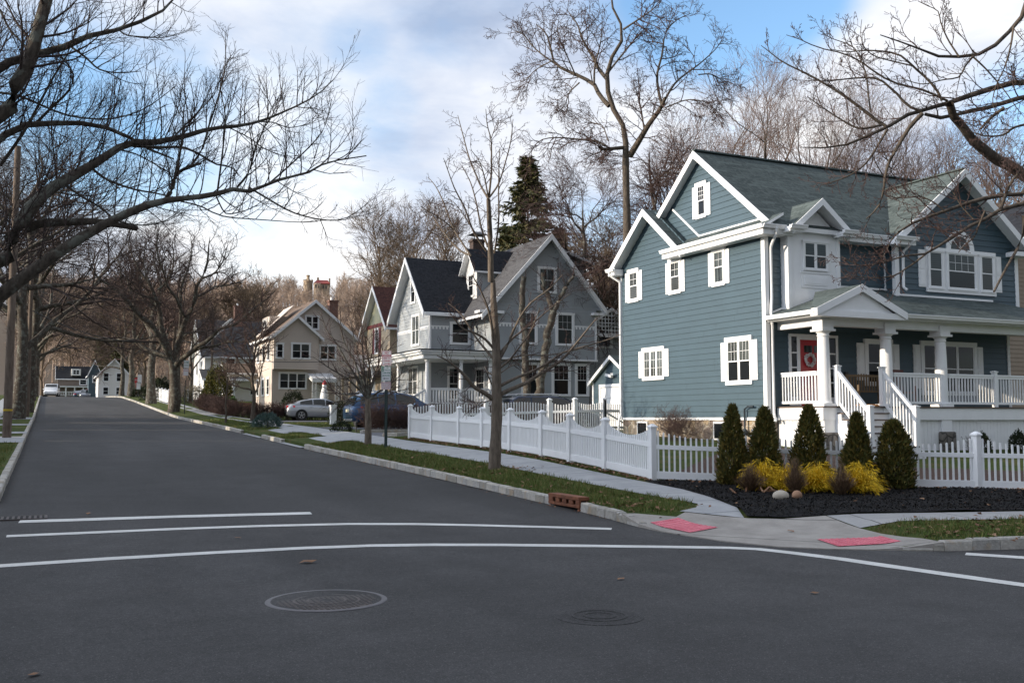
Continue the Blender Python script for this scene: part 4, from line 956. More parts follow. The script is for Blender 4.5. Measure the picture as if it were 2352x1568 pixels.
def cedar(x, y, h, r, label, top=1.0, seed=0):
    z0 = gh(x, y); g = np.random.default_rng(seed); t = thing('cedar_shrub', label, 'shrub', (x, y, z0), group='clipped cedars in the mulch bed'); n = 7000
    u = g.uniform(0, 1, n) ** 1.15; a = g.uniform(0, 6.283, n); prof = lambda q: np.clip(np.minimum(.82 + q * 1.2, 1.05), 0, 1) * np.clip((1 - q), 0, 1) ** (.70 * top)
    lump = 1 + .16 * np.sin(a * 3 + u * 7 + seed) + .13 * np.sin(a * 5 - u * 17 + 2 * seed) + .10 * np.sin(a * 9 + u * 31 + seed)
    rr = r * prof(u) * lump * g.uniform(.55, 1.04, n) ** .5; P = np.stack([x + rr * np.cos(a), y + rr * np.sin(a), z0 + .03 + u * h], 1)
    D = np.stack([np.cos(a) * .55, np.sin(a) * .55, np.full(n, 1.0)], 1); V, F = leaves(P, D, .10, .030, .42); raw_mesh('foliage', V, F, LEAF['cedar'], t, smooth=False)
    mb = MB(); mb.tube([(x, y, z0 - .05), (x, y, z0 + h * .75)], [.03, .01], 6); mb.build('trunk', M['bark'], t)
def strands(name, t, x, y, z0, h, r, n, mat, droop, wd=.004, seed=0, segs=5, arch=1.0):
    """a mound of thin arching threads"""
    g = np.random.default_rng(seed); V = []; F = []
    for i in range(n):
        a = g.uniform(0, 6.283); lean = g.uniform(.05, 1) ** .7; L = h * g.uniform(.6, 1.15); px, py, pz = x + .12 * r * math.cos(a), y + .12 * r * math.sin(a), z0; b = a + g.normal(0, .5)
        pts = []
        for k in range(segs + 1):
            f = k / segs; rr = r * lean * f ** .9 * arch; pts.append((x + rr * math.cos(a) + g.normal(0, .012), y + rr * math.sin(a) + g.normal(0, .012), z0 + L * (1 - .45 * lean) * (f * 1.35 - droop * f * f * (.5 + lean))))
        s = (math.cos(b + 1.57) * wd, math.sin(b + 1.57) * wd); i0 = len(V)
        for k, p in enumerate(pts): q = 1 - .6 * k / segs; V += [(p[0] - s[0] * q, p[1] - s[1] * q, p[2]), (p[0] + s[0] * q, p[1] + s[1] * q, p[2] + wd * .5)]
        F += [(i0 + 2 * k, i0 + 2 * k + 1, i0 + 2 * k + 3, i0 + 2 * k + 2) for k in range(segs)]
    return raw_mesh(name, V, F, mat, t, smooth=False)
M['bark'] = bark('grey_brown_bark', (.045, .037, .030), (.14, .115, .092))
M['barkd'] = bark('dark_bark', (.040, .034, .029), (.13, .11, .09), (.17, .175, .15))
M['barkg'] = bark('smooth_grey_bark', (.085, .07, .056), (.21, .172, .138))
M['twig'] = bark('reddish_twig', (.055, .036, .034), (.115, .078, .07))
M['twigd'] = bark('dark_twig', (.045, .035, .033), (.11, .085, .077))
M['barkw'] = bark('pale_sunny_bark', (.10, .075, .055), (.22, .165, .12))
M['stalk'] = foliage('dry_brown_stalks', (.09, .058, .036), (.17, .11, .07), (.27, .18, .11))
for i, (px, h, r, off, lab, tp) in enumerate([(1685, 1.50, .33, .55, 'tallest pointed cedar at the left end of the row in the mulch bed', 1.0), (1758, 1.46, .33, .62, 'broad cedar second from the left, its foot behind the golden shrubs', .8), (1861, 1.50, .36, .62, 'twin tipped cedar in the middle of the row behind the golden shrubs', .8), (1971, 1.38, .32, .62, 'slim cedar in front of the stair newel, behind the rightmost golden shrub', .95), (2056, 1.24, .37, .5, 'shortest roundest cedar at the right end of the row, bare mulch before it', .62)]):
    d = ray(px, 1100); # where the sight line meets the fence line, stepped towards the road
    A = Vector((f0.x, f0.y)); D2 = Vector((fdir.x, fdir.y)); dd = Vector((d.x, d.y)); k = (A.x * D2.y - A.y * D2.x) / (dd.x * D2.y - dd.y * D2.x); p = dd * k; p -= p.normalized() * off
    cedar(p.x, p.y, h, r, lab, tp, 40 + i)
def bedpt(px, off):
    d = ray(px, 1100); A = Vector((f0.x, f0.y)); D2 = Vector((fdir.x, fdir.y)); dd = Vector((d.x, d.y)); k = (A.x * D2.y - A.y * D2.x) / (dd.x * D2.y - dd.y * D2.x); p = dd * k; return p - p.normalized() * off
for i, (px, off, h, r, lab) in enumerate([(1752, 1.45, .66, .40, 'golden thread shrub left of the middle, nearest the fallen leaves'), (1806, 1.5, .58, .36, 'golden thread shrub half hidden by the middle clump of brown stalks'), (1880, 1.5, .64, .42, 'widest golden thread shrub right of the middle brown stalks'), (1975, 1.75, .68, .37, 'golden thread shrub furthest right, in front of the slim cedar')]):
    p = bedpt(px, off); z = gh(p.x, p.y); t = thing('golden_shrub', lab, 'shrub', (p.x, p.y, z), group='golden thread shrubs in the mulch bed')
    strands('foliage', t, p.x, p.y, z, h * .92, r * 1.12, 1700, LEAF['gold'], .64, .006, 60 + i)
    g2 = np.random.default_rng(i); n = 1300; a = g2.uniform(0, 6.28, n); v_ = g2.uniform(.1, 1, n) * (1 + .16 * np.sin(a * 3 + i) + .1 * np.sin(a * 7 + 2 * i)) * .86; rr = r * np.sqrt(1 - np.clip(v_ * .9, 0, .99) ** 2) * g2.uniform(.55, 1.15, n) * (1 + .2 * np.sin(a * 4 + 3 * i)); P = np.stack([p.x + rr * np.cos(a), p.y + rr * np.sin(a), z + v_ * h * .9], 1)
    V, F = leaves(P, np.stack([np.cos(a), np.sin(a), np.full(n, -.7)], 1), .09, .012, .5); raw_mesh('foliage', V, F, LEAF['gold'], t, smooth=False)
for i, (px, off, h, r, lab) in enumerate([(1722, 1.85, .50, .34, 'dry brown stalks at the left end, leaning over the golden shrub'), (1826, 2.1, .62, .26, 'upright clump of dry brown stalks between two golden shrubs, above the boulders'), (1932, 2.1, .54, .28, 'dry brown clump left of the rightmost golden shrub')]):
    p = bedpt(px, off); z = gh(p.x, p.y); t = thing('dry_shrub', lab, 'shrub', (p.x, p.y, z), group='brown winter clumps in the mulch bed'); strands('stalks', t, p.x, p.y, z, h, r, 620, M['stalk'], .3, .0055, 70 + i)
pale = plain('pale_boulder', (.45, .40, .33), .85, .2, 5, .4, 20); tan = plain('tan_boulder', (.33, .19, .12), .85, .2, 5, .4, 20)
for (x, y, r, mt, lab) in ((11.22, 13.38, (.145, .12, .095), pale, 'smooth pale oval boulder lying on the black mulch'), (11.55, 13.36, (.09, .08, .085), tan, 'small reddish boulder just right of the pale one')):
    mb = MB(); mb.ball((x, y, mulch_h(x, y) + .05), r, 20, 14, jit=.02); tag(mb.build('boulder', mt, smooth=True), lab, 'boulder', 'boulders on the black mulch')
mb = MB()                                                       # bits of bark lying before the golden shrubs
for (x, y) in [(12.0 + random.gauss(0, .35), 14.45 + random.gauss(0, .12)) for _ in range(26)]:
    a = random.uniform(0, 3.14); l = random.uniform(.05, .16); z = mulch_h(x, y) + .02; mb.bar((x - l * math.cos(a), y - l * math.sin(a), z), (x + l * math.cos(a), y + l * math.sin(a), z + random.uniform(0, .09)), .03, .012)
structure(mb.build('leaf_litter', M['leaf']), 'stuff')
def bush(name, label, cat, x, y, h, r, mat, n=2500, L=.08, W=.04, z=None, group=None, up=.5, flat=1.0, seed=0):
    z0 = gh(x, y) if z is None else z; g = np.random.default_rng(seed + int(x * 10)); t = thing(name, label, cat, (x, y, z0), group=group)
    a = g.uniform(0, 6.283, n); c = g.uniform(-.25, 1, n); rad = g.uniform(.55, 1.0, n) ** .4; lump = 1 + .12 * np.sin(a * 3 + seed) + .1 * np.sin(a * 5 + c * 6); s = np.sqrt(1 - np.clip(c, -.99, .99) ** 2)
    P = np.stack([x + r * rad * lump * s * np.cos(a), y + r * rad * lump * s * np.sin(a), z0 + h * (.22 + .78 * np.clip(c, -.25, 1) * rad * lump)], 1)
    V, F = leaves(P, np.stack([np.cos(a) * s, np.sin(a) * s, c + up], 1), L, W, .6); raw_mesh('foliage', V, F, mat, t, smooth=False)
    mb = MB(); mb.tube([(x, y, z0 - .05), (x + .02, y, z0 + h * .5)], [.04, .015], 6); mb.build('stem', M['bark'], t); return t
# foundation planting
for x, y, h, r, k, lab, mt in ((23.6, 19.7, .55, .22, 0, 'dark little evergreen left of the right hand stone pier', 'yew'), (24.95, 19.6, .6, .22, 1, 'small evergreen with a golden foot in front of the porch skirting', 'yew'), (26.6, 19.6, .7, .25, 2, 'dark cone shaped evergreen behind the front fence by its tall post', 'yew'), (27.9, 19.4, .4, .25, 3, 'small golden shrub at the right end of the porch', 'gold')):
    bush('evergreen_shrub', lab, 'shrub', x, y, h, r, LEAF[mt], 1500, .07, .03, group='small shrubs along the porch', up=1.2)
# ------------------------------------------------------------------ bare trees
def resample(P, n, smooth=True):
    P = np.asarray(P, float)
    if smooth and len(P) > 2:
        Q = np.vstack([2 * P[0] - P[1], P, 2 * P[-1] - P[-2]]); out = []
        for i in range(1, len(Q) - 2):
            for t in np.linspace(0, 1, 8, endpoint=False): out.append(.5 * ((2 * Q[i]) + (-Q[i - 1] + Q[i + 1]) * t + (2 * Q[i - 1] - 5 * Q[i] + 4 * Q[i + 1] - Q[i + 2]) * t * t + (-Q[i - 1] + 3 * Q[i] - 3 * Q[i + 1] + Q[i + 2]) * t ** 3))
        P = np.vstack([out, P[-1:]])
    d = np.r_[0, np.cumsum(np.linalg.norm(np.diff(P, axis=0), axis=1))]; s = np.linspace(0, d[-1], n)
    return np.stack([np.interp(s, d, P[:, k]) for k in range(3)], 1)

def unit(v): return v / np.maximum(np.linalg.norm(v, axis=-1, keepdims=True), 1e-9)

def kids(g, P, Rr, m, t0, t1, ang, L, n, up=.0, wig=.12, rs=.5, tip=.003, taper=.4, dir0=None, rmax=1.0, bias=None):
    """m children on each branch; P (B,n,3), Rr (B,n); L absolute length or (B,) array"""
    B, k = P.shape[:2]; m = max(1, m); t = t0 + (t1 - t0) * (np.arange(m)[None] + g.uniform(.1, .9, (B, m))) / m; x = t * (k - 1); i = np.clip(x.astype(int), 0, k - 2); f = (x - i)[..., None]; b = np.arange(B)[:, None]
    pos = P[b, i] * (1 - f) + P[b, i + 1] * f; tan = unit(P[b, i + 1] - P[b, i]); rad = Rr[b, i] * (1 - f[..., 0]) + Rr[b, i + 1] * f[..., 0]
    v = g.normal(0, 1, pos.shape)
    if bias is not None: v = v + np.asarray(bias)
    v = unit(v - (v * tan).sum(-1, keepdims=True) * tan); a = (R(ang) + g.normal(0, R(10), t.shape))[..., None]; d = unit(np.cos(a) * tan + np.sin(a) * v)
    if dir0 is not None: d = unit(d + np.asarray(dir0))
    Lb = (np.asarray(L)[:, None] if np.ndim(L) else L) * g.uniform(.55, 1.2, t.shape) * (1 - taper * (t - t0) / max(t1 - t0, 1e-6)); N_ = B * m; pos = pos.reshape(N_, 3); d = d.reshape(N_, 3); Lb = Lb.reshape(N_, 1); rad = rad.reshape(N_)
    Q = np.empty((N_, n, 3)); Q[:, 0] = pos
    for j in range(1, n): d = unit(d + g.normal(0, wig, d.shape) + np.array([0, 0, up])); Q[:, j] = Q[:, j - 1] + d * Lb / (n - 1)
    r0 = np.minimum(np.minimum(rad * .8, rad.max() * rs if rs > 0 else 9), rmax); r0 = np.maximum(r0, tip); s = np.linspace(0, 1, n)[None]; return Q, r0[:, None] * (1 - s) + tip * s

def tubes(parts, name, mat, parent):
    """parts: list of (P, R, sides)"""
    VV = []; FF = []; off = 0
    for P, Rr, k in parts:
        B, n = P.shape[:2]; T = unit(np.gradient(P, axis=1)); ref = np.where(np.abs(T[..., 2:3]) > .9, np.array([1.0, .1, 0]), np.array([.05, .1, 1.0])); a = unit(np.cross(T, ref)); b = np.cross(T, a)
        th = np.arange(k) * 2 * np.pi / k; V = P[:, :, None] + Rr[:, :, None, None] * (np.cos(th)[None, None, :, None] * a[:, :, None] + np.sin(th)[None, None, :, None] * b[:, :, None])
        idx = np.arange(B * n * k).reshape(B, n, k) + off; q = np.stack([idx[:, :-1], np.roll(idx[:, :-1], -1, 2), np.roll(idx[:, 1:], -1, 2), idx[:, 1:]], -1).reshape(-1, 4); VV.append(V.reshape(-1, 3)); FF.append(q); off += B * n * k
    return raw_mesh(name, np.vstack(VV), np.vstack(FF), mat, parent)

def stack(lims):
    return np.stack([l[0] for l in lims]), np.stack([l[1] for l in lims])

def limb(pts, r0, r1, n=14, kink=0, g=rng, ex=.8):
    P = resample([tuple(p) for p in pts], n)
    if kink: P[1:-1] += g.normal(0, kink, (n - 2, 3))
    s = np.linspace(0, 1, n); return P, (r0 * (1 - s) ** ex + r1 * (1 - (1 - s) ** ex)) * (1 + (g.normal(0, .05, n) if n > 15 else 0))

def px(z, dep):
    """survey a limb: list of (x, y) in the picture frame given by z, with a depth or depth range"""
    def f(pts):
        out = []
        for i, p in enumerate(pts):
            d = dep[0] + (dep[1] - dep[0]) * i / max(1, len(pts) - 1) if isinstance(dep, tuple) else dep
            out.append(at((z[0] + p[0] / z[2]) / 1.08844, (z[1] + p[1] / z[2]) / 1.08844, d))
        return out
    return f

def grown(name, label, base, h, r, g, spread=.5, fork=.3, nl=9, mats=('bark', 'twig'), levels=(7, 6, 5), lean=(0, 0), up=.10, tipr=.006, group=None, wig=.14, ang=48, llen=.55, trunk_wig=.02, cat='tree', ext=None):
    """a free standing bare tree: trunk, limbs, crown"""
    x, y = base[:2]; z = base[2] if len(base) > 2 else gh(x, y); t = thing(name, label, cat, (x, y, z), group=group)
    k = 10; P = np.array([[x + lean[0] * s * h + g.normal(0, trunk_wig * h * s), y + lean[1] * s * h + g.normal(0, trunk_wig * h * s), z - .1 + s * h * .93] for s in np.linspace(0, 1, k)]); s = np.linspace(0, 1, k); Rr = r * (1 - s) ** .75 + tipr * 2; Rr[0] *= 1.35
    fl = resample(P, 14); Rf = np.interp(np.linspace(0, 1, 14), s, Rr); tubes([(fl[None], Rf[None], 10)], 'trunk', M[mats[0]], t)
    T = (fl[None], Rf[None]); L1 = kids(g, *T, nl, fork, .97, ang, h * llen, 9, up, wig, .62, tipr, .62)
    tubes([(L1[0], L1[1], 6)], 'limbs', M[mats[0]], t); lv = []; cur = L1; l = h * llen * .5
    for i, m_ in enumerate(levels):
        cur = kids(g, *cur, m_, .22 if i else .25, 1.0, 38, l, 6 if i == 0 else (4 if i == 1 else 3), up * .6, wig * 1.1, .6, tipr * (.9 if i < 2 else .8), .45); lv.append((cur[0], cur[1], 4 if i == 0 else 3)); l *= .52
    tubes(lv, 'crown', M[mats[1]], t); return t

def crown_on(t, lims, g, spec, mat, sides=3):
    """twig levels grown on hand placed limbs: spec rows of kids() settings"""
    cur = lims; out = []
    for i, sp in enumerate(spec):
        cur = kids(g, *cur, **sp); out.append((cur[0], cur[1], 4 if i == 0 else sides))
    tubes(out, 'crown', M[mat], t)

# ---- the big tree at the left edge: its limbs reach over the street
g1 = np.random.default_rng(5); Z1 = (0, 0, 2.4126)
T1 = thing('street_tree', 'huge bare tree just outside the left edge whose mossy limbs reach over the road', 'tree', (-2.2, 11.3, .15))
tr = at(-150, 900, 11.3); tb = Vector((-2.2, 11.3, gh(-2.2, 11.3)))
tk = limb([tb - Vector((0, 0, .2)), tb + Vector((.05, 0, 1.5)), tb + Vector((.1, .1, 3.0)), tb + Vector((0.0, .2, 4.6)), tb + Vector((-.2, .3, 6.5)), tb + Vector((-.5, .4, 9))], .36, .10, 20); tubes([(tk[0][None], tk[1][None], 12)], 'trunk', M['barkd'], T1)
j1 = tb + Vector((.1, .1, 2.6)); j2 = tb + Vector((.1, .1, 3.3)); j3 = tb + Vector((0, .2, 4.4))
def L(pts, d, r0, r1, start=None, z=Z1, n=16, ex=.8):
    q = px(z, d)(pts)
    if start is not None: q = [start] + q
    return limb(q, r0, r1, n, ex=ex)
A = L([(-60, 1590), (80, 1400), (200, 1240), (320, 1130), (460, 1050), (600, 970), (700, 900), (800, 860), (950, 858), (1050, 835), (1170, 808), (1270, 775), (1400, 765), (1560, 735), (1700, 680), (1830, 620), (1930, 560), (2000, 490)], (11.2, 13.2), .150, .008, j2, n=34, ex=1.55)
Bm = L([(-180, 1950), (0, 1780), (230, 1610), (430, 1470), (600, 1370), (760, 1290), (900, 1235), (1000, 1210), (1120, 1195), (1260, 1180), (1340, 1160), (1420, 1140), (1530, 1155), (1620, 1105), (1740, 1070), (1860, 1040), (1960, 985), (2080, 960), (2210, 940)], (11, 12.6), .128, .007, j1, n=36, ex=1.35)
Cm = L([(-40, 720), (60, 560), (130, 470), (190, 340), (220, 220), (250, 110), (275, 20), (300, -90), (330, -260)], (11.4, 11.8), .11, .06, j3)
Dm = L([(-100, 460), (0, 400), (140, 345), (260, 320), (400, 280), (500, 230), (600, 200), (710, 180), (850, 130), (960, 80), (1020, 30), (1070, -30)], (11.5, 12.5), .075, .010, j3)
Em = L([(-60, 880), (40, 790), (150, 755), (300, 745), (450, 740), (600, 760), (700, 790), (800, 840), (900, 900), (1050, 960)], (11.6, 12.8), .07, .010, j3)
Fm = L([(150, 1380), (260, 1345), (400, 1340), (560, 1335), (700, 1355), (830, 1380)], (11.5, 11.8), .055, .028)
heavy = [A, Bm, Cm, Dm, Em, Fm]
for l in heavy: tubes([(l[0][None], l[1][None], 9)], 'limb', M['barkd'], T1)
sec = [L(p, d, a * .75, b * .8, n=14) for p, d, a, b in [
 ([(1000, 1200), (1040, 1140), (1060, 1060), (1130, 1010), (1215, 985)], 11.9, .035, .018), ([(1060, 1060), (1080, 960), (1100, 820), (1110, 650), (1140, 560)], 11.9, .022, .005),
 ([(1150, 1000), (1220, 900), (1260, 760), (1300, 640), (1340, 500), (1360, 360), (1358, 190)], 12, .02, .004), ([(1310, 1170), (1330, 1020), (1350, 850), (1360, 700), (1330, 540), (1330, 420)], 12.2, .018, .004),
 ([(1430, 1130), (1500, 1040), (1540, 900), (1590, 780), (1640, 650), (1700, 560)], 12.2, .02, .004), ([(1500, 1130), (1600, 1190), (1740, 1270), (1860, 1310), (2000, 1330), (2100, 1310), (2200, 1240), (2245, 1190)], 12.3, .018, .004),
 ([(1300, 1175), (1330, 1240), (1370, 1290), (1480, 1270), (1560, 1230), (1620, 1180)], 12.2, .014, .004), ([(1090, 1215), (1200, 1240), (1280, 1280), (1370, 1310), (1500, 1320), (1640, 1330), (1800, 1340), (1950, 1330)], 12.2, .014, .004),
 ([(800, 880), (950, 890), (1100, 890), (1200, 930), (1300, 990), (1400, 1010), (1440, 1060)], 12.2, .03, .008), ([(1620, 1110), (1700, 1040), (1800, 950), (1900, 850), (1960, 760), (2000, 600)], 12.5, .016, .004),
 ([(560, 1020), (640, 1080), (800, 1140), (960, 1170), (1060, 1200)], 11.9, .022, .009), ([(1040, 835), (1130, 740), (1220, 650), (1300, 560), (1330, 470)], 12.5, .015, .004),
 ([(1560, 735), (1650, 740), (1740, 770), (1850, 750), (1920, 720)], 12.8, .012, .004), ([(1370, 765), (1500, 830), (1600, 900), (1720, 940), (1820, 940)], 12.6, .012, .004),
 ([(720, 185), (770, 215), (900, 225), (1000, 225), (1100, 195)], 12.3, .014, .004), ([(430, 285), (520, 350), (600, 420), (720, 440), (850, 430)], 12, .02, .005), ([(0, 1000), (140, 800), (250, 600), (330, 450), (420, 300), (470, 120)], 11.8, .03, .006),
 ([(200, 760), (320, 640), (420, 540), (440, 440), (360, 330), (300, 240)], 12, .026, .006), ([(400, 1120), (500, 1190), (620, 1260), (700, 1330), (860, 1360), (1000, 1330), (1100, 1260)], 11.7, .02, .005), ([(700, 900), (820, 930), (950, 1000), (1050, 1060), (1140, 1130)], 12, .014, .004),
 ([(0, 60), (60, 180), (160, 290), (240, 420)], 11.9, .02, .006), ([(0, 560), (120, 580), (260, 640), (420, 700), (620, 720), (760, 700), (900, 640), (1060, 520)], 12, .022, .005)]]
S1 = stack(sec); tubes([(S1[0], S1[1], 5)], 'limbs', M['barkd'], T1)
lev = []
H = [(l[0][None], l[1][None]) for l in (A, Bm, Dm, Em)]
for (P, Rr), m_, t0 in zip(H, (40, 36, 22, 30), (.22, .3, .1, .1)):                    # upright water shoots
    c = kids(g1, P, Rr, m_, t0, .97, 62, 1.45, 9, .13, .06, .5, .0022, .55, (0, 0, 1.0), .0085); lev.append((c[0], c[1], 4))
    c2 = kids(g1, *c, 7, .2, 1.0, 36, .42, 5, .08, .07, .6, .0016, .4, None, .005); lev.append((c2[0], c2[1], 3)); c3 = kids(g1, *c2, 3, .3, 1.0, 40, .13, 3, .05, .1, .6, .0015, .3); lev.append((c3[0], c3[1], 3))
    c = kids(g1, P, Rr, m_ // 2, t0 + .1, .98, 60, .95, 8, .02, .12, .5, .002, .45, None, .007); lev.append((c[0], c[1], 4)); c2 = kids(g1, *c, 6, .2, 1.0, 38, .36, 5, .05, .08, .6, .0016, .4, None, .005); lev.append((c2[0], c2[1], 3))
c = kids(g1, *S1, 9, .12, .98, 48, .62, 7, .10, .08, .7, .002, .45, (0, 0, .45), .009); lev.append((c[0], c[1], 3)); c2 = kids(g1, *c, 5, .2, 1.0, 38, .26, 4, .06, .1, .6, .0016, .4, None, .004); lev.append((c2[0], c2[1], 3)); c3 = kids(g1, *c2, 3, .25, 1.0, 42, .09, 3, .05, .1, .6, .0016, .3); lev.append((c3[0], c3[1], 3))
c = kids(g1, Cm[0][None], Cm[1][None], 26, .05, .95, 58, 1.7, 10, .05, .12, .4, .003, .3, None, .02); lev.append((c[0], c[1], 4)); c2 = kids(g1, *c, 9, .15, 1.0, 42, .65, 6, .08, .1, .6, .002, .4, None, .006); lev.append((c2[0], c2[1], 3)); c3 = kids(g1, *c2, 4, .25, 1.0, 40, .2, 4, .06, .1, .6, .0016, .4); lev.append((c3[0], c3[1], 3))
tubes(lev, 'crown', M['twigd'], T1)

# ---- the tree at the right edge
g2 = np.random.default_rng(9); ZR = (1850, 0, 2.8507); ZD = (1960, 350, 3.485)
T13 = thing('street_tree', 'bare tree just outside the right edge with budded branches across the blue roof', 'tree', (14.2, 8.4, .15)); b13 = Vector((14.2, 8.4, gh(14.2, 8.4)))
tk = limb([b13 - Vector((0, 0, .2)), b13 + Vector((0, 0, 2)), b13 + Vector((-.05, .1, 4)), b13 + Vector((.1, .2, 6)), b13 + Vector((.2, .2, 8))], .26, .08, 16); tubes([(tk[0][None], tk[1][None], 12)], 'trunk', M['bark'], T13); k1 = b13 + Vector((-.02, .05, 3.0)); k2 = b13 + Vector((-.05, .1, 4.2)); k3 = b13 + Vector((0, .15, 5.2))
RL = [(ZR, [(2300, 640), (2100, 590), (1960, 590), (1800, 630), (1640, 680), (1500, 730), (1400, 760), (1280, 790), (1170, 830), (1080, 890), (950, 950), (820, 1010), (700, 1045), (560, 1055), (430, 1050)], (13.0, 12.2), .062, .006, k2),
      (ZR, [(2300, 640), (2100, 680), (1950, 710), (1800, 760), (1650, 790), (1530, 820), (1420, 840), (1320, 815)], (13, 12.6), .05, .02, k2),
      (ZD, [(2500, 560), (2300, 430), (2091, 310), (2000, 240), (1900, 200), (1800, 130), (1640, 0), (1560, -110), (1480, -200), (1440, -260), (1445, -310)], (13.2, 12.4), .12, .045, k1),
      (ZR, [(2200, -40), (2030, 100), (1950, 190), (1860, 290), (1760, 360), (1660, 400), (1550, 405), (1400, 400), (1300, 360), (1200, 310), (1100, 290), (1000, 250)], (12.8, 12), .055, .006, k3),
      (ZD, [(2300, 600), (2091, 560), (1900, 600), (1750, 690), (1600, 760), (1480, 840), (1380, 900), (1300, 960), (1200, 1000), (1080, 1005)], (12, 11), .045, .01, k1),
      (ZD, [(2300, 420), (2091, 470), (1900, 480), (1700, 520), (1600, 550), (1400, 620), (1200, 690), (1050, 760), (1000, 800)], (12.2, 11.4), .05, .012, k1),
      (ZD, [(2200, 700), (2091, 860), (2000, 1000), (1930, 1130), (1880, 1220), (1830, 1320)], (11.6, 11), .03, .012, k1)]
for z_, p, d, a, b, st_ in RL:
    l = L(p, d, a, b, st_, z_, 22); tubes([(l[0][None], l[1][None], 8)], 'limb', M['bark'], T13)
heavy13 = [L(p, d, a, b, st_, z_, 22) for z_, p, d, a, b, st_ in RL]
sec = [L(p, d, a, b, None, z_, 14) for z_, p, d, a, b in [
 (ZR, [(1040, 900), (1000, 880), (900, 800), (780, 710), (660, 630), (520, 550), (400, 490), (300, 440), (210, 370), (150, 325)], 12.3, .022, .004), (ZR, [(1280, 790), (1190, 750), (1130, 680), (1050, 610), (980, 560), (850, 555), (700, 570), (600, 580), (480, 560)], 12.4, .018, .004),
 (ZR, [(1440, 720), (1400, 640), (1330, 560), (1240, 480), (1150, 400), (1050, 370), (900, 360), (760, 370), (640, 350)], 12.6, .018, .004), (ZR, [(1300, 810), (1220, 890), (1150, 1000), (1080, 1120), (1040, 1230), (1020, 1380), (980, 1480), (900, 1560)], 11.8, .028, .006),
 (ZR, [(1050, 920), (980, 1040), (900, 1160), (800, 1240), (680, 1290), (580, 1320)], 11.9, .016, .004), (ZR, [(1010, 890), (850, 915), (700, 840), (580, 760), (480, 690)], 12.2, .016, .004), (ZR, [(930, 800), (915, 680), (900, 540), (860, 430), (800, 330), (640, 270), (560, 210)], 12.4, .012, .003),
 (ZR, [(1480, 720), (1300, 640), (1130, 600), (1000, 540), (860, 440), (730, 380), (560, 340), (400, 270), (330, 250)], 12.6, .016, .004), (ZR, [(1230, 470), (1100, 440), (960, 400), (880, 330), (860, 230), (868, 140)], 12.5, .010, .003), (ZR, [(1660, 400), (1600, 480), (1560, 550), (1440, 570), (1300, 600), (1150, 560)], 12.4, .012, .004), (ZR, [(1560, 405), (1480, 280), (1430, 160), (1410, 80), (1330, 40), (1270, 10)], 12.3, .012, .003),
 (ZR, [(1950, 190), (1930, 330), (1890, 470), (1830, 600), (1800, 720), (1820, 800)], 12.4, .014, .004), (ZR, [(1660, 405), (1760, 500), (1880, 640), (1980, 780), (2030, 840)], 12.5, .012, .003), (ZR, [(1880, 770), (1800, 830), (1740, 890), (1715, 920)], 12.4, .022, .014),
 (ZR, [(2060, 880), (1950, 910), (1880, 960), (1760, 970), (1640, 940)], 12.3, .018, .005), (ZD, [(1080, 1005), (980, 1030), (880, 1060), (760, 1090), (660, 1090), (560, 1050), (500, 1010)], 11.4, .010, .003), (ZD, [(1250, 980), (1150, 1060), (1060, 1120), (960, 1180), (800, 1200), (640, 1190), (520, 1180)], 11.4, .012, .003),
 (ZD, [(1000, 800), (930, 880), (900, 950), (860, 1020), (800, 1060)], 11.6, .010, .003), (ZD, [(1400, 620), (1300, 540), (1180, 490), (1080, 500), (960, 500), (880, 470)], 11.6, .010, .003), (ZD, [(1650, 690), (1550, 580), (1500, 500), (1450, 430), (1350, 400)], 11.4, .009, .003), (ZD, [(1750, 620), (1700, 740), (1660, 840), (1560, 930), (1520, 980)], 11.3, .012, .004), (ZD, [(1880, 620), (1960, 400), (2050, 280), (2100, 200)], 11.6, .022, .01)]]
S13 = stack(sec); lev = []
for q in range(len(sec)): tubes([(S13[0][q:q + 1], S13[1][q:q + 1], 5)], 'branch', M['bark'], T13)
Hs = stack([heavy13[i] for i in (0, 1, 3, 4, 5)]); c = kids(g2, *Hs, 10, .35, .98, 50, .85, 8, .05, .13, .5, .002, .4, (-.25, 0, .2), .01); lev.append((c[0], c[1], 4)); c2 = kids(g2, *c, 6, .2, 1, 42, .33, 5, .06, .14, .6, .002, .4, None, .005); lev.append((c2[0], c2[1], 3)); c3 = kids(g2, *c2, 4, .2, 1, 45, .085, 4, .05, .2, .9, .003, .3); lev.append((c3[0], c3[1], 3))
c = kids(g2, *S13, 8, .15, .98, 46, .50, 7, .05, .13, .7, .002, .45, (-.1, 0, .15), .007); lev.append((c[0], c[1], 3)); c2 = kids(g2, *c, 5, .15, 1, 44, .19, 4, .06, .16, .6, .002, .4, None, .004); lev.append((c2[0], c2[1], 3)); c3 = kids(g2, *c2, 3, .3, 1, 45, .05, 3, .1, .2, .9, .0035, .3); lev.append((c3[0], c3[1], 3))
tubes(lev, 'crown', M['twig'], T13)

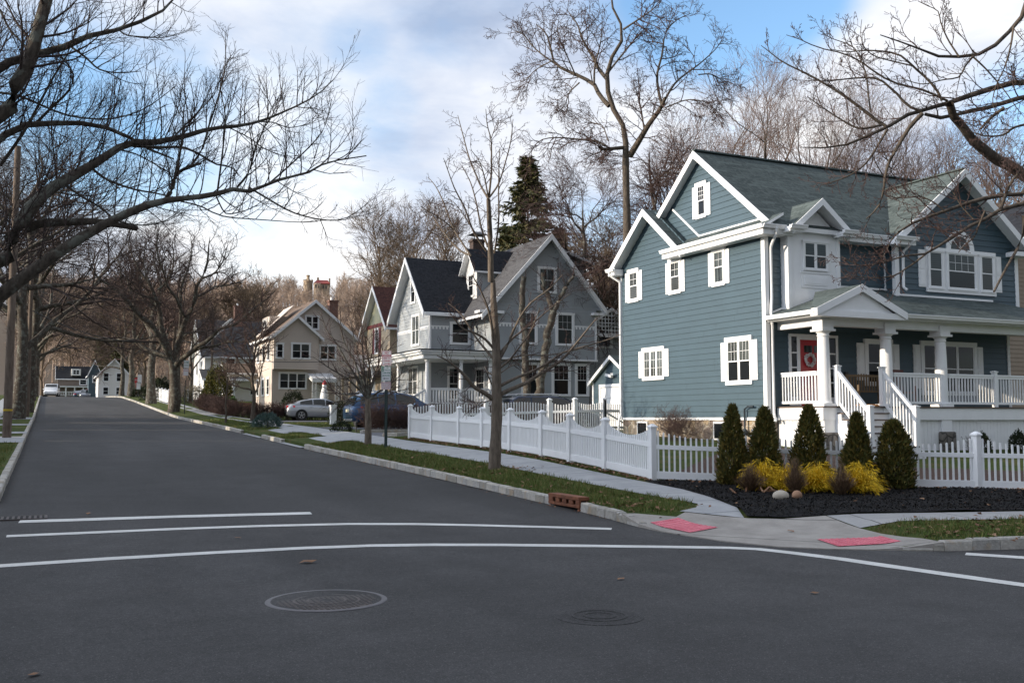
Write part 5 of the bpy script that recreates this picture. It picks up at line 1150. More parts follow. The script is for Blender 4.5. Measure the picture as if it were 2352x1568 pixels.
# ---- young tree on the near verge
g3 = np.random.default_rng(12); ZA = (1050, 250, 3.92); ZB = (1120, 700, 4.357); D7 = 22.2
T7 = thing('street_tree', 'young grey tree on the near verge in front of the scalloped fence', 'tree', (9.05, 20.35, .45))
b7 = Vector((9.05, 20.35, gh(9.05, 20.35)))
tk = L([(530, 1500), (530, 1250), (528, 1000), (528, 830), (512, 500), (495, 200), (490, 0)], D7, .145, .055, b7 - Vector((0, 0, .1)), ZB, 22); tk[1][0] *= 1.25; tubes([(tk[0][None], tk[1][None], 12)], 'trunk', M['barkg'], T7)
br = [(ZA, [(695, 1780), (690, 1430), (680, 1200), (670, 970)], .055, .03), (ZA, [(670, 970), (600, 850), (560, 760), (480, 560), (420, 340), (370, 150)], .02, .004), (ZA, [(670, 960), (630, 750), (580, 600), (500, 490)], .015, .004), (ZA, [(675, 960), (700, 700), (700, 500), (695, 380), (660, 250), (645, 90)], .02, .004), (ZA, [(697, 380), (740, 260), (770, 180)], .008, .003), (ZA, [(680, 955), (770, 820), (840, 600), (890, 400), (910, 200)], .018, .004),
      (ZA, [(665, 1440), (600, 1250), (550, 1000), (500, 820), (440, 700), (410, 650)], .02, .004), (ZA, [(650, 1480), (520, 1280), (440, 1060), (340, 870), (270, 680), (230, 570)], .022, .004), (ZA, [(500, 1530), (330, 1260), (230, 1000), (150, 840), (80, 760)], .02, .004), (ZA, [(490, 1520), (400, 1480), (300, 1380), (200, 1250), (110, 1120), (10, 1040)], .022, .004), (ZA, [(730, 1500), (770, 1200), (770, 820), (780, 480)], .018, .004), (ZA, [(560, 1330), (430, 1130), (340, 1010), (260, 960)], .012, .003), (ZA, [(330, 1270), (240, 1190), (150, 1130), (60, 1080), (10, 1040)], .012, .003),
      (ZB, [(510, 1310), (400, 1230), (280, 1160), (200, 1060), (100, 960), (0, 880), (-120, 820)], .045, .006), (ZB, [(560, 1250), (680, 1190), (850, 1120), (1000, 1020), (1200, 900), (1330, 770), (1500, 560), (1630, 400)], .042, .006), (ZB, [(570, 1150), (750, 1060), (950, 980), (1120, 880), (1250, 790), (1500, 720), (1800, 630), (1880, 590)], .03, .005), (ZB, [(550, 880), (650, 700), (760, 450), (900, 250), (1100, 100), (1250, -60)], .028, .005), (ZB, [(560, 800), (700, 640), (800, 560), (960, 440), (1150, 280), (1330, 150)], .024, .005), (ZB, [(510, 760), (400, 640), (280, 570), (150, 520), (0, 330)], .026, .005), (ZB, [(510, 720), (480, 520), (440, 320), (360, 120), (260, -60)], .03, .006), (ZB, [(530, 900), (430, 780), (300, 620), (150, 380), (0, 250)], .028, .005), (ZB, [(540, 1060), (430, 1000), (400, 940), (470, 1120), (530, 1230)], .016, .012), (ZB, [(560, 1020), (700, 930), (790, 930), (820, 990)], .012, .003), (ZB, [(560, 900), (800, 820), (1050, 820), (1300, 780), (1600, 720)], .016, .004), (ZB, [(560, 960), (660, 880), (800, 700), (900, 560), (1000, 300)], .02, .004), (ZB, [(500, 1300), (360, 1330), (240, 1330), (130, 1290)], .012, .003), (ZB, [(870, 1110), (1050, 1000), (1250, 1000), (1500, 960)], .012, .003)]
lm = []
for i, (z_, p, a, b) in enumerate(br):
    dd = g3.uniform(-1.3, 1.3); l = L(p, (D7, D7 + dd), a * 1.25, b * 1.5, None, z_, 14); lm.append(l)
S7 = stack(lm); tubes([(S7[0], S7[1], 6)], 'limbs', M['barkg'], T7)
crown_on(T7, S7, g3, [dict(m=9, t0=.18, t1=.98, ang=50, L=.62, n=6, up=.07, wig=.1, rs=.5, tip=.003, taper=.45, rmax=.009), dict(m=4, t0=.2, t1=1, ang=48, L=.24, n=4, up=.06, wig=.14, rs=.7, tip=.003, taper=.35, rmax=.005), dict(m=2, t0=.3, t1=1, ang=50, L=.07, n=3, up=.1, wig=.2, rs=.9, tip=.0035, taper=.3)], 'twig')

# ---- vase shaped young tree beside the parking sign
g4 = np.random.default_rng(21); ZC = (750, 700, 3.648); D6 = 32.2; b6 = Vector((9.45, 31.3, gh(9.45, 31.3)))
T6 = thing('street_tree', 'small vase shaped bare tree next to the stack of parking signs', 'tree', b6)
tk = L([(622, 1400), (620, 1250), (618, 1080)], D6, .12, .08, b6 - Vector((0, 0, .1)), ZC, 10); tubes([(tk[0][None], tk[1][None], 10)], 'trunk', M['barkg'], T6); lm = []
for p, a in [([(620, 1085), (560, 1010), (520, 900), (430, 750), (330, 570), (240, 450), (200, 330), (150, 280)], .045), ([(615, 1070), (540, 860), (480, 700), (400, 560), (370, 380), (360, 240)], .04), ([(618, 1060), (590, 900), (575, 700), (565, 500), (560, 300)], .04), ([(622, 1080), (640, 900), (630, 760), (600, 600), (580, 450)], .035), ([(630, 1090), (700, 1030), (780, 980), (880, 900), (960, 820)], .04), ([(612, 1080), (480, 1050), (350, 1030), (260, 970), (190, 900)], .03), ([(625, 1080), (680, 900), (740, 780), (800, 650), (870, 560)], .04), ([(615, 1075), (500, 960), (430, 900), (250, 790), (120, 700)], .035), ([(620, 1080), (520, 880), (440, 800), (300, 700), (180, 640)], .03), ([(625, 1080), (650, 950), (700, 820), (720, 700), (700, 560)], .03), ([(625, 1085), (760, 1060), (900, 1010), (1000, 990)], .03), ([(615, 1080), (470, 1110), (380, 1100), (300, 1120)], .022), ([(618, 1065), (560, 800), (500, 560), (470, 420), (440, 330)], .03), ([(620, 1065), (620, 850), (660, 640), (650, 480)], .03)]:
    dd = g4.uniform(-1.2, 1.2); lm.append(L(p, (D6, D6 + dd), a, .006, None, ZC, 14))
S6 = stack(lm); tubes([(S6[0], S6[1], 6)], 'limbs', M['barkd'], T6)
crown_on(T6, S6, g4, [dict(m=10, t0=.2, t1=.98, ang=40, L=.9, n=6, up=.06, wig=.1, rs=.5, tip=.004, taper=.45, rmax=.014), dict(m=5, t0=.2, t1=1, ang=40, L=.4, n=4, up=.05, wig=.14, rs=.7, tip=.004, taper=.35, rmax=.007)], 'twig')

# ---- the great spreading street tree
g5 = np.random.default_rng(31); ZE = (150, 500, 2.8517); D2_ = 72.5; b2 = Vector((8.35, 76.3, gh(8.35, 76.3)))
T2 = thing('street_tree', 'great spreading dark tree on the right verge halfway up the street', 'tree', b2)
tk = L([(825, 1420), (822, 1350), (810, 1200), (800, 1130)], D2_, .42, .30, b2 - Vector((0, 0, .2)), ZE, 10); tk[1][0] *= 1.3; tubes([(tk[0][None], tk[1][None], 12)], 'trunk', M['barkd'], T2); lm = []
for p, a in [([(800, 1180), (760, 1120), (680, 1090), (600, 1060), (540, 1010), (460, 990), (380, 1000), (290, 980), (220, 1000), (120, 960)], .22), ([(795, 1130), (760, 1060), (700, 960), (640, 880), (560, 820), (480, 720), (400, 640), (330, 590), (270, 560), (230, 480), (190, 430)], .26), ([(790, 1100), (760, 1020), (720, 900), (715, 820), (680, 700), (640, 600), (590, 540), (540, 450), (500, 360), (480, 280)], .22), ([(805, 1140), (840, 1030), (870, 930), (900, 850), (940, 770), (970, 690), (960, 640), (1010, 560), (1050, 450), (1060, 330), (1070, 260)], .24), ([(850, 980), (860, 830), (860, 700), (870, 600), (910, 500), (940, 350), (930, 260)], .13), ([(900, 850), (860, 780), (830, 700), (770, 620), (740, 520), (700, 400), (690, 300), (700, 220)], .12), ([(815, 1190), (870, 1130), (930, 1090), (980, 1040), (1060, 1000), (1130, 920), (1240, 890), (1320, 830), (1400, 760), (1480, 700), (1540, 640)], .2), ([(930, 1090), (1000, 1055), (1100, 1040), (1200, 1010), (1330, 1010), (1420, 980)], .13), ([(975, 690), (1040, 660), (1100, 620), (1180, 610), (1260, 590), (1320, 560)], .1), ([(720, 740), (650, 700), (560, 670), (510, 640), (480, 560)], .09), ([(700, 640), (760, 580), (800, 500), (810, 400), (800, 300)], .09), ([(880, 950), (980, 940), (1060, 930), (1130, 900)], .08), ([(640, 600), (600, 480), (600, 380), (620, 280)], .08), ([(1010, 560), (1100, 520), (1160, 440), (1190, 340)], .08), ([(480, 720), (440, 600), (430, 480), (400, 380)], .07)]:
    dd = g5.uniform(-4.5, 4.5); lm.append(L(p, (D2_, D2_ + dd), a, .02, None, ZE, 16))
S2 = stack(lm)
for q in range(len(lm)):
    if q in (0, 1, 2, 3, 6): tubes([(S2[0][q:q + 1], S2[1][q:q + 1], 8)], 'limb', M['barkd'], T2)
rest = [q for q in range(len(lm)) if q not in (0, 1, 2, 3, 6)]; tubes([(S2[0][rest], S2[1][rest], 6)], 'limbs', M['barkd'], T2)
crown_on(T2, S2, g5, [dict(m=11, t0=.2, t1=.98, ang=48, L=2.8, n=8, up=.08, wig=.2, rs=.4, tip=.010, taper=.4, rmax=.05), dict(m=6, t0=.15, t1=1, ang=45, L=1.25, n=5, up=.06, wig=.2, rs=.6, tip=.007, taper=.35, rmax=.02), dict(m=4, t0=.2, t1=1, ang=45, L=.55, n=4, up=.04, wig=.2, rs=.8, tip=.006, taper=.3, rmax=.010)], 'twigd')

# ---- tall tree behind the blue house
g6 = np.random.default_rng(41); ZT = (1050, 0, 2.4118); D9 = 45.0; p9 = at(1440, 700, D9); b9 = Vector((p9.x, p9.y, 1.0))
T9 = thing('tall_tree', 'very tall old tree with a high bare crown rising behind the blue house', 'tree', b9)
tk = L([(1252, 1900), (1250, 1470), (1245, 1200), (1240, 1000), (1240, 850), (1215, 730), (1160, 650), (1140, 590), (1130, 520), (1130, 430), (1160, 340), (1220, 240), (1225, 170), (1180, 100), (1150, 0), (1150, -60)], D9, .27, .03, b9 - Vector((0, 0, .2)), ZT, 26); tubes([(tk[0][None], tk[1][None], 12)], 'trunk', M['bark'], T9); lm = []
for p, a, b in [([(1140, 640), (1080, 570), (1050, 510), (960, 460), (820, 390), (790, 300), (760, 200), (700, 150)], .11, .02), ([(1130, 480), (1080, 420), (1040, 340), (980, 240), (950, 150), (900, 80)], .09, .015), ([(1265, 940), (1320, 850), (1380, 750), (1440, 670), (1480, 590)], .15, .07), ([(1460, 640), (1440, 560), (1430, 450), (1460, 330), (1480, 200), (1550, 120), (1640, 80)], .07, .012), ([(1450, 660), (1500, 560), (1560, 480), (1680, 390), (1780, 300), (1830, 230)], .06, .01), ([(1235, 890), (1110, 900), (1080, 885)], .09, .06), ([(1130, 885), (1060, 850), (950, 840), (820, 830), (720, 850), (660, 930)], .05, .01), ([(1350, 770), (1330, 640), (1310, 570), (1290, 500)], .04, .01), ([(1480, 650), (1600, 605), (1700, 610), (1780, 660)], .035, .01), ([(1050, 510), (1055, 400), (1090, 250), (1100, 100)], .05, .01), ([(820, 390), (700, 300), (610, 200), (545, 200)], .04, .01), ([(790, 370), (700, 420), (640, 480), (600, 500)], .03, .01), ([(1225, 180), (1300, 130), (1400, 60), (1450, 0)], .05, .01), ([(1140, 430), (1260, 280), (1330, 200), (1400, 130)], .05, .01), ([(1680, 450), (1760, 450), (1830, 500), (1840, 560)], .03, .01), ([(960, 500), (900, 560), (870, 640), (810, 690)], .035, .01), ([(1135, 850), (1100, 760), (1040, 740), (960, 700)], .03, .01), ([(940, 460), (870, 300), (830, 200), (840, 100)], .035, .01)]:
    dd = g6.uniform(-3, 3); lm.append(L(p, (D9, D9 + dd), a, b, None, ZT, 14))
S9 = stack(lm); tubes([(S9[0], S9[1], 7)], 'limbs', M['bark'], T9)
crown_on(T9, S9, g6, [dict(m=11, t0=.2, t1=.99, ang=48, L=1.9, n=7, up=-.01, wig=.16, rs=.4, tip=.006, taper=.4, rmax=.03), dict(m=8, t0=.2, t1=1, ang=45, L=.75, n=5, up=-.03, wig=.2, rs=.6, tip=.007, taper=.35, rmax=.014), dict(m=4, t0=.3, t1=1, ang=50, L=.24, n=3, up=-.08, wig=.25, rs=.9, tip=.0085, taper=.2)], 'twig')

# ---- pollarded twin trunks before the grey house
D8 = 48.0; T8 = thing('pollard_tree', 'pair of thick cut back trunks in front of the grey house', 'tree', at(1232, 925, D8)); g7 = np.random.default_rng(51)
tk = [L(p, D8, a, b, None, ZB, 16) for p, a, b in [([(868, 1330), (860, 1240), (850, 1060), (850, 900), (845, 750), (835, 600), (830, 480), (805, 350), (810, 200), (812, 60), (830, -40)], .20, .12), ([(985, 1330), (990, 1240), (1010, 1100), (1055, 850), (1085, 620), (1110, 480), (1150, 350)], .23, .17), ([(1150, 360), (1120, 270), (1080, 150), (1040, 60), (1030, -80)], .14, .08), ([(1150, 350), (1200, 250), (1260, 130), (1330, 0), (1370, -60)], .14, .07)]]
for q in tk: q[0][1:-1] += g7.normal(0, .03, (14, 3)); tubes([(q[0][None], q[1][None], 10)], 'trunk', M['barkd'], T8)
S8 = stack(tk); crown_on(T8, S8, g7, [dict(m=12, t0=.3, t1=.99, ang=55, L=1.0, n=6, up=.1, wig=.12, rs=.12, tip=.005, taper=.3, rmax=.015), dict(m=5, t0=.2, t1=1, ang=42, L=.4, n=4, up=.05, wig=.15, rs=.6, tip=.005, taper=.3, rmax=.007)], 'twig')
# ------------------------------------------------------------------ neighbouring houses
def onY(x, y, Y): d = ray(x, y); t = Y / d.y; return Vector((t * d.x, Y, EYE + t * d.z))
def onX(x, y, X): d = ray(x, y); t = X / d.x; return Vector((X, t * d.y, EYE + t * d.z))
M['grey'] = plain('grey_clapboard', (.33, .355, .375), .55, .08, .8)
M['tan'] = plain('tan_clapboard', (.42, .34, .24), .6, .08, .8)
M['cream'] = plain('pale_pink_beige_clapboard', (.56, .49, .43), .6, .06, .8)
M['greenboard'] = plain('sage_board', (.40, .40, .29), .6, .08, .8)
M['maroon'] = plain('maroon_trim', (.17, .03, .03), .5)
M['whitewall'] = plain('white_clapboard', (.72, .71, .69), .6, .05, .8)
M['darkwall'] = plain('dark_brown_wall', (.09, .075, .065), .7, .1)
M['brownwall'] = plain('brown_clapboard', (.16, .13, .11), .7, .1)
M['brick'] = bricks('red_brick', (.20, .075, .045), (.13, .05, .035), (.25, .22, .19))
M['porchdark'] = plain('dark_grey_porch', (.08, .085, .09), .6)

G_ = thing('grey_house', 'grey Victorian house with steep dark gables, white scalloped bands and a front porch', 'house', (19.8, 53.7, 1.15))
fS, fW, fws = south(50.5), west(19.8), south(53.7)
mb = MB(); lap(mb, fS, 4.95, 6.85, .13, const(22.4), const(29.0)); lap(mb, fS, 6.85, 7.9, .2, const(22.4), const(29.0)); lap(mb, fS, 7.9, 11.9, .2, lambda z: 25.85 - (12.0 - z) / 1.1, lambda z: 25.85 + (12.0 - z) / 1.17)
mb.box((22.42, 50.52, 4.95), (28.98, 60, 7.6)); mb.prism([fS.p(22.3, 7.9), fS.p(29.1, 7.9), fS.p(25.85, 11.9)], (0, .2, 0)); f3 = south(50.8); lap(mb, f3, 1.0, 4.95, .13, const(22.4), const(28.65)); mb.box((22.42, 50.82, .8), (28.63, 60, 4.95))
lap(mb, west(22.4), 4.95, 7.6, .13, const(-53.7), const(-50.5)); lap(mb, west(22.4), 1.0, 4.95, .13, const(-53.7), const(-50.8)); mb.build('wall', M['grey'], G_)
mb = MB(); lap(mb, fW, 1.0, 6.8, .13, const(-59.5), const(-53.7)); lap(mb, fW, 6.8, 10.9, .2, lambda z: -56.6 - min(2.9, (11.1 - z) / 1.08), lambda z: -56.6 + min(2.9, (11.1 - z) / 1.08)); mb.prism([fW.p(-59.5, 7.5), fW.p(-53.7, 7.5), fW.p(-56.6, 10.8)], (.2, 0, 0))
lap(mb, fws, 1.0, 7.5, .13, const(19.8), const(22.5)); mb.box((19.82, 53.72, .8), (26, 59.48, 7.5)); mb.build('wall', M['grey'], G_)
mb = MB(); T = (0, 0, -.15); b = lambda x: 12.1 - (1.1 if x < 25.85 else 1.17) * abs(x - 25.85)
mb.prism([(21.5, 50.05, b(21.5)), (25.85, 50.05, 12.1), (25.85, 60, 12.1), (21.5, 60, b(21.5))], T, 0, 1, 1, (0, -1, 0)); mb.prism([(25.85, 50.05, 12.1), (29.45, 50.05, b(29.45)), (29.45, 60, b(29.45)), (25.85, 60, 12.1)], T, 0, 1, 1, (0, -1, 0)); mb.build('roof', [M['roofgrey'], M['white']], G_)
mb = MB(); q = lambda y: 11.25 - 1.075 * abs(y - 56.6); mb.prism([(19.3, 53.25, q(53.25)), (24.5, 53.25, q(53.25)), (24.5, 56.6, 11.25), (19.3, 56.6, 11.25)], T, 0, 1, 1, (1, 0, 0)); mb.prism([(24.5, 59.95, q(59.95)), (19.3, 59.95, q(59.95)), (19.3, 56.6, 11.25), (24.5, 56.6, 11.25)], T, 0, 1, 1, (-1, 0, 0)); mb.build('roof', [M['roofdark'], M['white']], G_)
mb = MB(); fd = west(22.7); mb.prism([fd.p(-55.2, 8.4), fd.p(-53.6, 8.4), fd.p(-53.6, 10.3), fd.p(-54.4, 11.5), fd.p(-55.2, 10.3)], (3.0, 0, 0)); do = mb.build('dormer', M['whitewall'], G_)
mb = MB(); lap(mb, south(53.58), 8.6, 10.3, .13, const(22.75), const(25.3)); mb.build('dormer_wall', M['grey'], do)
mb = MB(); mb.prism([(22.35, 53.2, 10.2), (26.2, 53.2, 10.2), (26.2, 54.4, 11.68), (22.35, 54.4, 11.68)], (0, 0, -.1), 0, 1, 1, (1, 0, 0)); mb.prism([(26.2, 55.6, 10.2), (22.35, 55.6, 10.2), (22.35, 54.4, 11.68), (26.2, 54.4, 11.68)], (0, 0, -.1), 0, 1, 1, (-1, 0, 0)); mb.build('dormer_roof', [M['roofdark'], M['white']], do)
window(G_, fd, -54.85, -53.95, 8.75, 10.2, grid=(2, 2), case=.1)
mb = MB(); fh = south(51.9); lap(mb, fh, 8.2, 10.9, .13, lambda z: max(26.6, 25.85 + (12.1 - z) / 1.17), const(29.0)); mb.prism([fh.p(26.4, 11.5), fh.p(26.8, 11.0), fh.p(29.0, 8.4), fh.p(29.0, 10.85)], (0, 5, 0)); mb.build('wall', M['grey'], G_)
mb = MB(); mb.prism([(26.2, 51.5, 11.95), (29.5, 51.5, 10.9), (29.5, 58, 10.9), (26.2, 58, 11.95)], (0, 0, -.18), 0, 1, 1, (0, -1, 0)); mb.build('roof', [M['roofgrey'], M['white']], G_)
mb = MB()
for a, b_, o in (((21.5, 50.05, b(21.5)), (25.85, 50.05, 12.1), (0, -1, 0)), ((25.85, 50.05, 12.1), (29.45, 50.05, b(29.45)), (0, -1, 0)), ((19.3, 59.95, q(59.95)), (19.3, 56.6, 11.25), (-1, 0, 0)), ((19.3, 56.6, 11.25), (19.3, 53.25, q(53.25)), (-1, 0, 0))): rake(mb, a, b_, o, .32, .05)
for f, u in ((fS, 22.4), (fS, 28.88), (fws, 19.78)): f.box(mb, u, u + .12, 1.0 if f is fws else 4.95, 7.5, 0, .05)
fS.box(mb, 28.6, 29.3, 7.55, 7.7, -.3, .4); fS.box(mb, 21.4, 22.9, 7.4, 7.55, -.3, .4); fS.box(mb, 22.4, 29.05, 4.88, 4.98, 0, .07); mb.box((19.4, 53.2, 7.45), (22.4, 53.35, 7.6)); mb.build('trim', M['white'], G_)
mb = MB()
def scallop(f, u0, u1, z):
    f.box(mb, u0, u1, z, z + .07, 0, .03); n = int((u1 - u0) / .2)
    for i in range(n):
        c = u0 + (i + .5) * (u1 - u0) / n; mb.prism([f.p(c - .06, z, .03), f.p(c - .05, z - .14, .03), f.p(c + .05, z - .14, .03), f.p(c + .06, z, .03)], -f.N * .03)
scallop(fS, 22.5, 23.95, 6.86); scallop(fS, 25.15, 26.28, 6.86); scallop(fS, 27.55, 28.9, 6.86); scallop(fws, 19.9, 21.0, 6.86); scallop(fW, -59.4, -56.75, 6.86); scallop(fW, -55.2, -53.8, 6.86); mb.build('scalloped_band', M['white'], G_)
window(G_, fS, 26.28, 27.52, 5.74, 7.66, grid=(3, 2), case=.15, pane='blind', panebot='blind'); window(G_, fS, 23.96, 25.14, 5.74, 7.66, grid=(3, 2), case=.15, pane='blind', panebot='blind'); window(G_, fS, 25.12, 26.37, 8.72, 10.25, grid=(2, 1), case=.16, pane='curtain')
for u0, u1 in ((26.17, 27.43), (27.7, 28.64), (24.25, 25.4)): window(G_, f3, u0, u1, 2.85, 4.76, grid=(3, 2), case=.15)
window(G_, fws, 21.05, 22.35, 5.85, 7.2, grid=None, case=.14); window(G_, fW, -56.72, -55.25, 5.87, 7.78, grid=(2, 1), cols=2, case=.14, pane='curtain'); window(G_, fW, -56.95, -56.05, 8.45, 9.95, grid=(2, 2), case=.12)
window(G_, fW, -57.3, -55.5, 2.9, 4.7, grid=(2, 1), cols=2, case=.14, pane='blind', panebot='blind'); window(G_, fws, 20.9, 21.7, 2.6, 4.6, case=.12, grid=(2, 2)); window(G_, west(22.39), -52.9, -51.6, 2.7, 4.5, case=.1)
mb = MB(); mb.box((18.3, 50.1, 2.1), (22.38, 60, 2.3)); mb.build('porch_floor', M['porchdark'], G_)
mb = MB(); mb.box((18.05, 49.85, 4.78), (22.38, 60.2, 5.0)); mb.box((17.9, 49.7, 5.0), (22.38, 60.3, 5.12)); mb.box((17.8, 49.6, 5.12), (22.38, 60.4, 5.22)); mb.build('porch_beam', M['white'], G_); mb = MB(); mb.box((17.75, 49.55, 5.22), (22.38, 60.45, 5.27)); mb.build('porch_roof', M['roofdark'], G_)
for x, y in ((18.4, 50.2), (20.35, 50.2), (22.1, 50.2), (18.4, 55), (18.4, 57.5), (18.4, 60)):
    mb = MB(); mb.lathe((x, y, 2.3), [(.16, 0), (.16, .1), (.12, .14), (.12, 1.2), (.10, 2.3), (.15, 2.36), (.15, 2.48)], 14); mb.build('column', M['white'], G_, smooth=30)
railing(G_, (18.5, 50.2, 2.3), (22.3, 50.2, 2.3), .9, .17, .06); railing(G_, (18.4, 50.2, 2.3), (16.6, 50.2, 1.3), .9, .17, .06); railing(G_, (18.4, 57.5, 2.3), (18.4, 60, 2.3), .9, .17, .06)
mb = MB()
for i in range(5): mb.box((18.3 - .34 * (i + 1), 50.3, 1.0), (18.3 - .34 * i, 52.2, 2.1 - i * .2))
mb.build('stairs', M['porchdark'], G_)
mb = MB(); mb.box((18.45, 50.25, .9), (18.55, 60, 2.1)); mb.box((18.45, 50.25, .9), (22.4, 50.35, 2.1)); mb.build('skirting', M['darkwall'], G_)
mb = MB(); mb.box((23.35, 55.7, 9), (24.1, 56.3, 12.55)); mb.box((23.28, 55.63, 12.4), (24.17, 56.37, 12.55)); co = mb.build('chimney', bricks('dark_brown_brick', (.075, .04, .03), (.05, .03, .025), (.10, .09, .08)), G_); mb = MB(); mb.hexa([(23.2, 55.5, 12.85), (24.25, 55.5, 12.85), (24.25, 56.5, 12.85), (23.2, 56.5, 12.85), (23.6, 55.9, 13.05), (23.85, 55.9, 13.05), (23.85, 56.1, 13.05), (23.6, 56.1, 13.05)])
for dx in (.1, .65): mb.box((23.35 + dx, 55.8, 12.55), (23.4 + dx, 55.85, 12.85))
mb.build('cap', M['metal'], co)
# rear ell with latticed gable
wa, wb = onY(1385, 868, 56), onY(1436, 868, 56); fR = south(56); p0, p1 = onY(1400, 678, 55.6), onY(1370, 735, 55.6); mb = MB(); lap(mb, fR, 1.0, 7.2, .13, const(29.0), const(34)); mb.box((29.02, 56.02, .8), (34, 62, 7.2)); mb.build('wall', M['grey'], G_)
g0, g1_ = onY(1405, 680, 55.5), onY(1378, 722, 55.5); cx = g0.x; hw = 2.3; mb = MB(); mb.prism([(cx - hw, 55.5, 7.3), (cx, 55.5, 8.75), (cx, 62, 8.75), (cx - hw, 62, 7.3)], (0, 0, -.12), 0, 1, 1, (0, -1, 0)); mb.prism([(cx, 55.5, 8.75), (cx + hw, 55.5, 7.3), (cx + hw, 62, 7.3), (cx, 62, 8.75)], (0, 0, -.12), 0, 1, 1, (0, -1, 0)); mb.build('roof', [M['roofdark'], M['white']], G_)
mb = MB(); fl = south(55.55); rake(mb, (cx - hw, 55.5, 7.3), (cx, 55.5, 8.75), (0, -1, 0), .22, .04); rake(mb, (cx, 55.5, 8.75), (cx + hw, 55.5, 7.3), (0, -1, 0), .22, .04)
for i in range(-8, 9):
    u = cx + i * .24; z = 8.6 - abs(i * .24) * .63
    if z > 7.15: fl.box(mb, u - .03, u + .03, 7.0, z, 0, .04)
for i in range(6):
    z = 7.02 + i * .24; w_ = (8.55 - z) / .63
    if w_ > .1: fl.box(mb, cx - w_, cx + w_, z - .03, z + .03, 0, .038)
fl.box(mb, cx - 2.3, cx + 2.3, 6.8, 6.98, 0, .06); mb.build('lattice', M['white'], G_)
a, b2_ = onY(1366, 742, 56), onY(1406, 800, 56); window(G_, fR, a.x + .1, b2_.x, b2_.z, a.z - .05, grid=(3, 3), case=.16)

def gable_house(name, label, x0, x1, y0, y1, z0, eave, ridge, axis, wall, roof, over=.35, reveal=.14, white='white', lapped=True):
    """rectangular house with a gable roof; axis 'x' or 'y' is the ridge direction"""
    t = thing(name, label, 'house', (x0, y0, z0)); s = south(y0); w_ = west(x0); mb = MB(); cx, cy = (x0 + x1) / 2, (y0 + y1) / 2
    mb.box((x0 + .02, y0 + .02, z0 - .4), (x1, y1, eave))
    lap(mb, s, z0, eave, reveal, const(x0), const(x1)); lap(mb, w_, z0, eave, reveal, const(-y1), const(-y0))
    if axis == 'y':
        k = (ridge - eave) / (cx - x0); lap(mb, s, eave, ridge - .1, reveal, lambda z: cx - (ridge - z) / k, lambda z: cx + (ridge - z) / k); mb.prism([(x0, y0 + .02, eave), (x1, y0 + .02, eave), (cx, y0 + .02, ridge - .05)], (0, y1 - y0 - .05, 0))
    else:
        k = (ridge - eave) / (cy - y0); lap(mb, w_, eave, ridge - .1, reveal, lambda z: -cy - (ridge - z) / k, lambda z: -cy + (ridge - z) / k); mb.prism([(x0 + .02, y1, eave), (x0 + .02, y0, eave), (x0 + .02, cy, ridge - .05)], (x1 - x0 - .05, 0, 0))
    mb.build('wall', M[wall], t); mb = MB(); e = eave - k * over + .1; r = ridge + .1; T = (0, 0, -.14)
    if axis == 'y':
        A = [(x0 - over, y0 - over, e), (cx, y0 - over, r), (cx, y1 + over, r), (x0 - over, y1 + over, e)]; Bq = [(cx, y0 - over, r), (x1 + over, y0 - over, e), (x1 + over, y1 + over, e), (cx, y1 + over, r)]
        mb.prism(A, T, 0, 1, 1, (0, -1, 0)); mb.prism(Bq, T, 0, 1, 1, (0, -1, 0)); mb.build('roof', [M[roof], M[white]], t); mb = MB(); rake(mb, A[0], A[1], (0, -1, 0), .28, .05); rake(mb, Bq[0], Bq[1], (0, -1, 0), .28, .05); mb.box((x0 - over - .06, y0 - over, e - .16), (x0 - over, y1, e))
    else:
        A = [(x0 - over, y0 - over, e), (x1 + over, y0 - over, e), (x1 + over, cy, r), (x0 - over, cy, r)]; Bq = [(x1 + over, y1 + over, e), (x0 - over, y1 + over, e), (x0 - over, cy, r), (x1 + over, cy, r)]
        mb.prism(A, T, 0, 1, 1, (1, 0, 0)); mb.prism(Bq, T, 0, 1, 1, (-1, 0, 0)); mb.build('roof', [M[roof], M[white]], t); mb = MB(); rake(mb, A[0], A[3], (-1, 0, 0), .28, .05); rake(mb, Bq[2], Bq[1], (-1, 0, 0), .28, .05); mb.box((x0 - over, y0 - over - .06, e - .16), (x1, y0 - over, e))
    mb.build('trim', M[white], t); return t, s, w_
def chimney(t, x, y, z0, z1, w=.8, m='brick'):
    mb = MB(); mb.box((x - w / 2, y - .35, z0), (x + w / 2, y + .35, z1 - .15)); mb.box((x - w / 2 - .06, y - .41, z1 - .15), (x + w / 2 + .06, y + .41, z1)); c = mb.build('chimney', M[m], t); mb = MB(); mb.lathe((x - .1, y, z1), [(.11, 0), (.10, .28)], 10); mb.build('flue', M['white'], c)

# tan house with brown roof
H3, s3, w3 = gable_house('tan_house', 'tan house with a brown shingle roof, sage gable and maroon shutters', 22, 31, 67.7, 73.3, 1.5, 8.4, 11.2, 'x', 'tan', 'roofbrown', .5, .16)
mb = MB(); mb.prism([w3.p(-73.3, 8.5, .03), w3.p(-67.7, 8.5, .03), w3.p(-70.5, 11.1, .03)], (.04, 0, 0))
for i in range(-9, 10):
    u = -70.5 + i * .28; w3.box(mb, u - .02, u + .02, 8.5, 11.1 - abs(i * .28) * .93, .03, .05)
mb.build('gable_boards', M['greenboard'], H3); mb = MB(); w3.box(mb, -73.3, -67.7, 8.3, 8.55, 0, .08); w3.box(mb, -70.56, -70.44, 9.9, 11.1, .05, .2); mb.bar(w3.p(-70.5, 10.2, .15), w3.p(-71.0, 10.8, .15), .1, .1); mb.bar(w3.p(-70.5, 10.2, .15), w3.p(-70.0, 10.8, .15), .1, .1); mb.build('gable_truss', M['maroon'], H3)
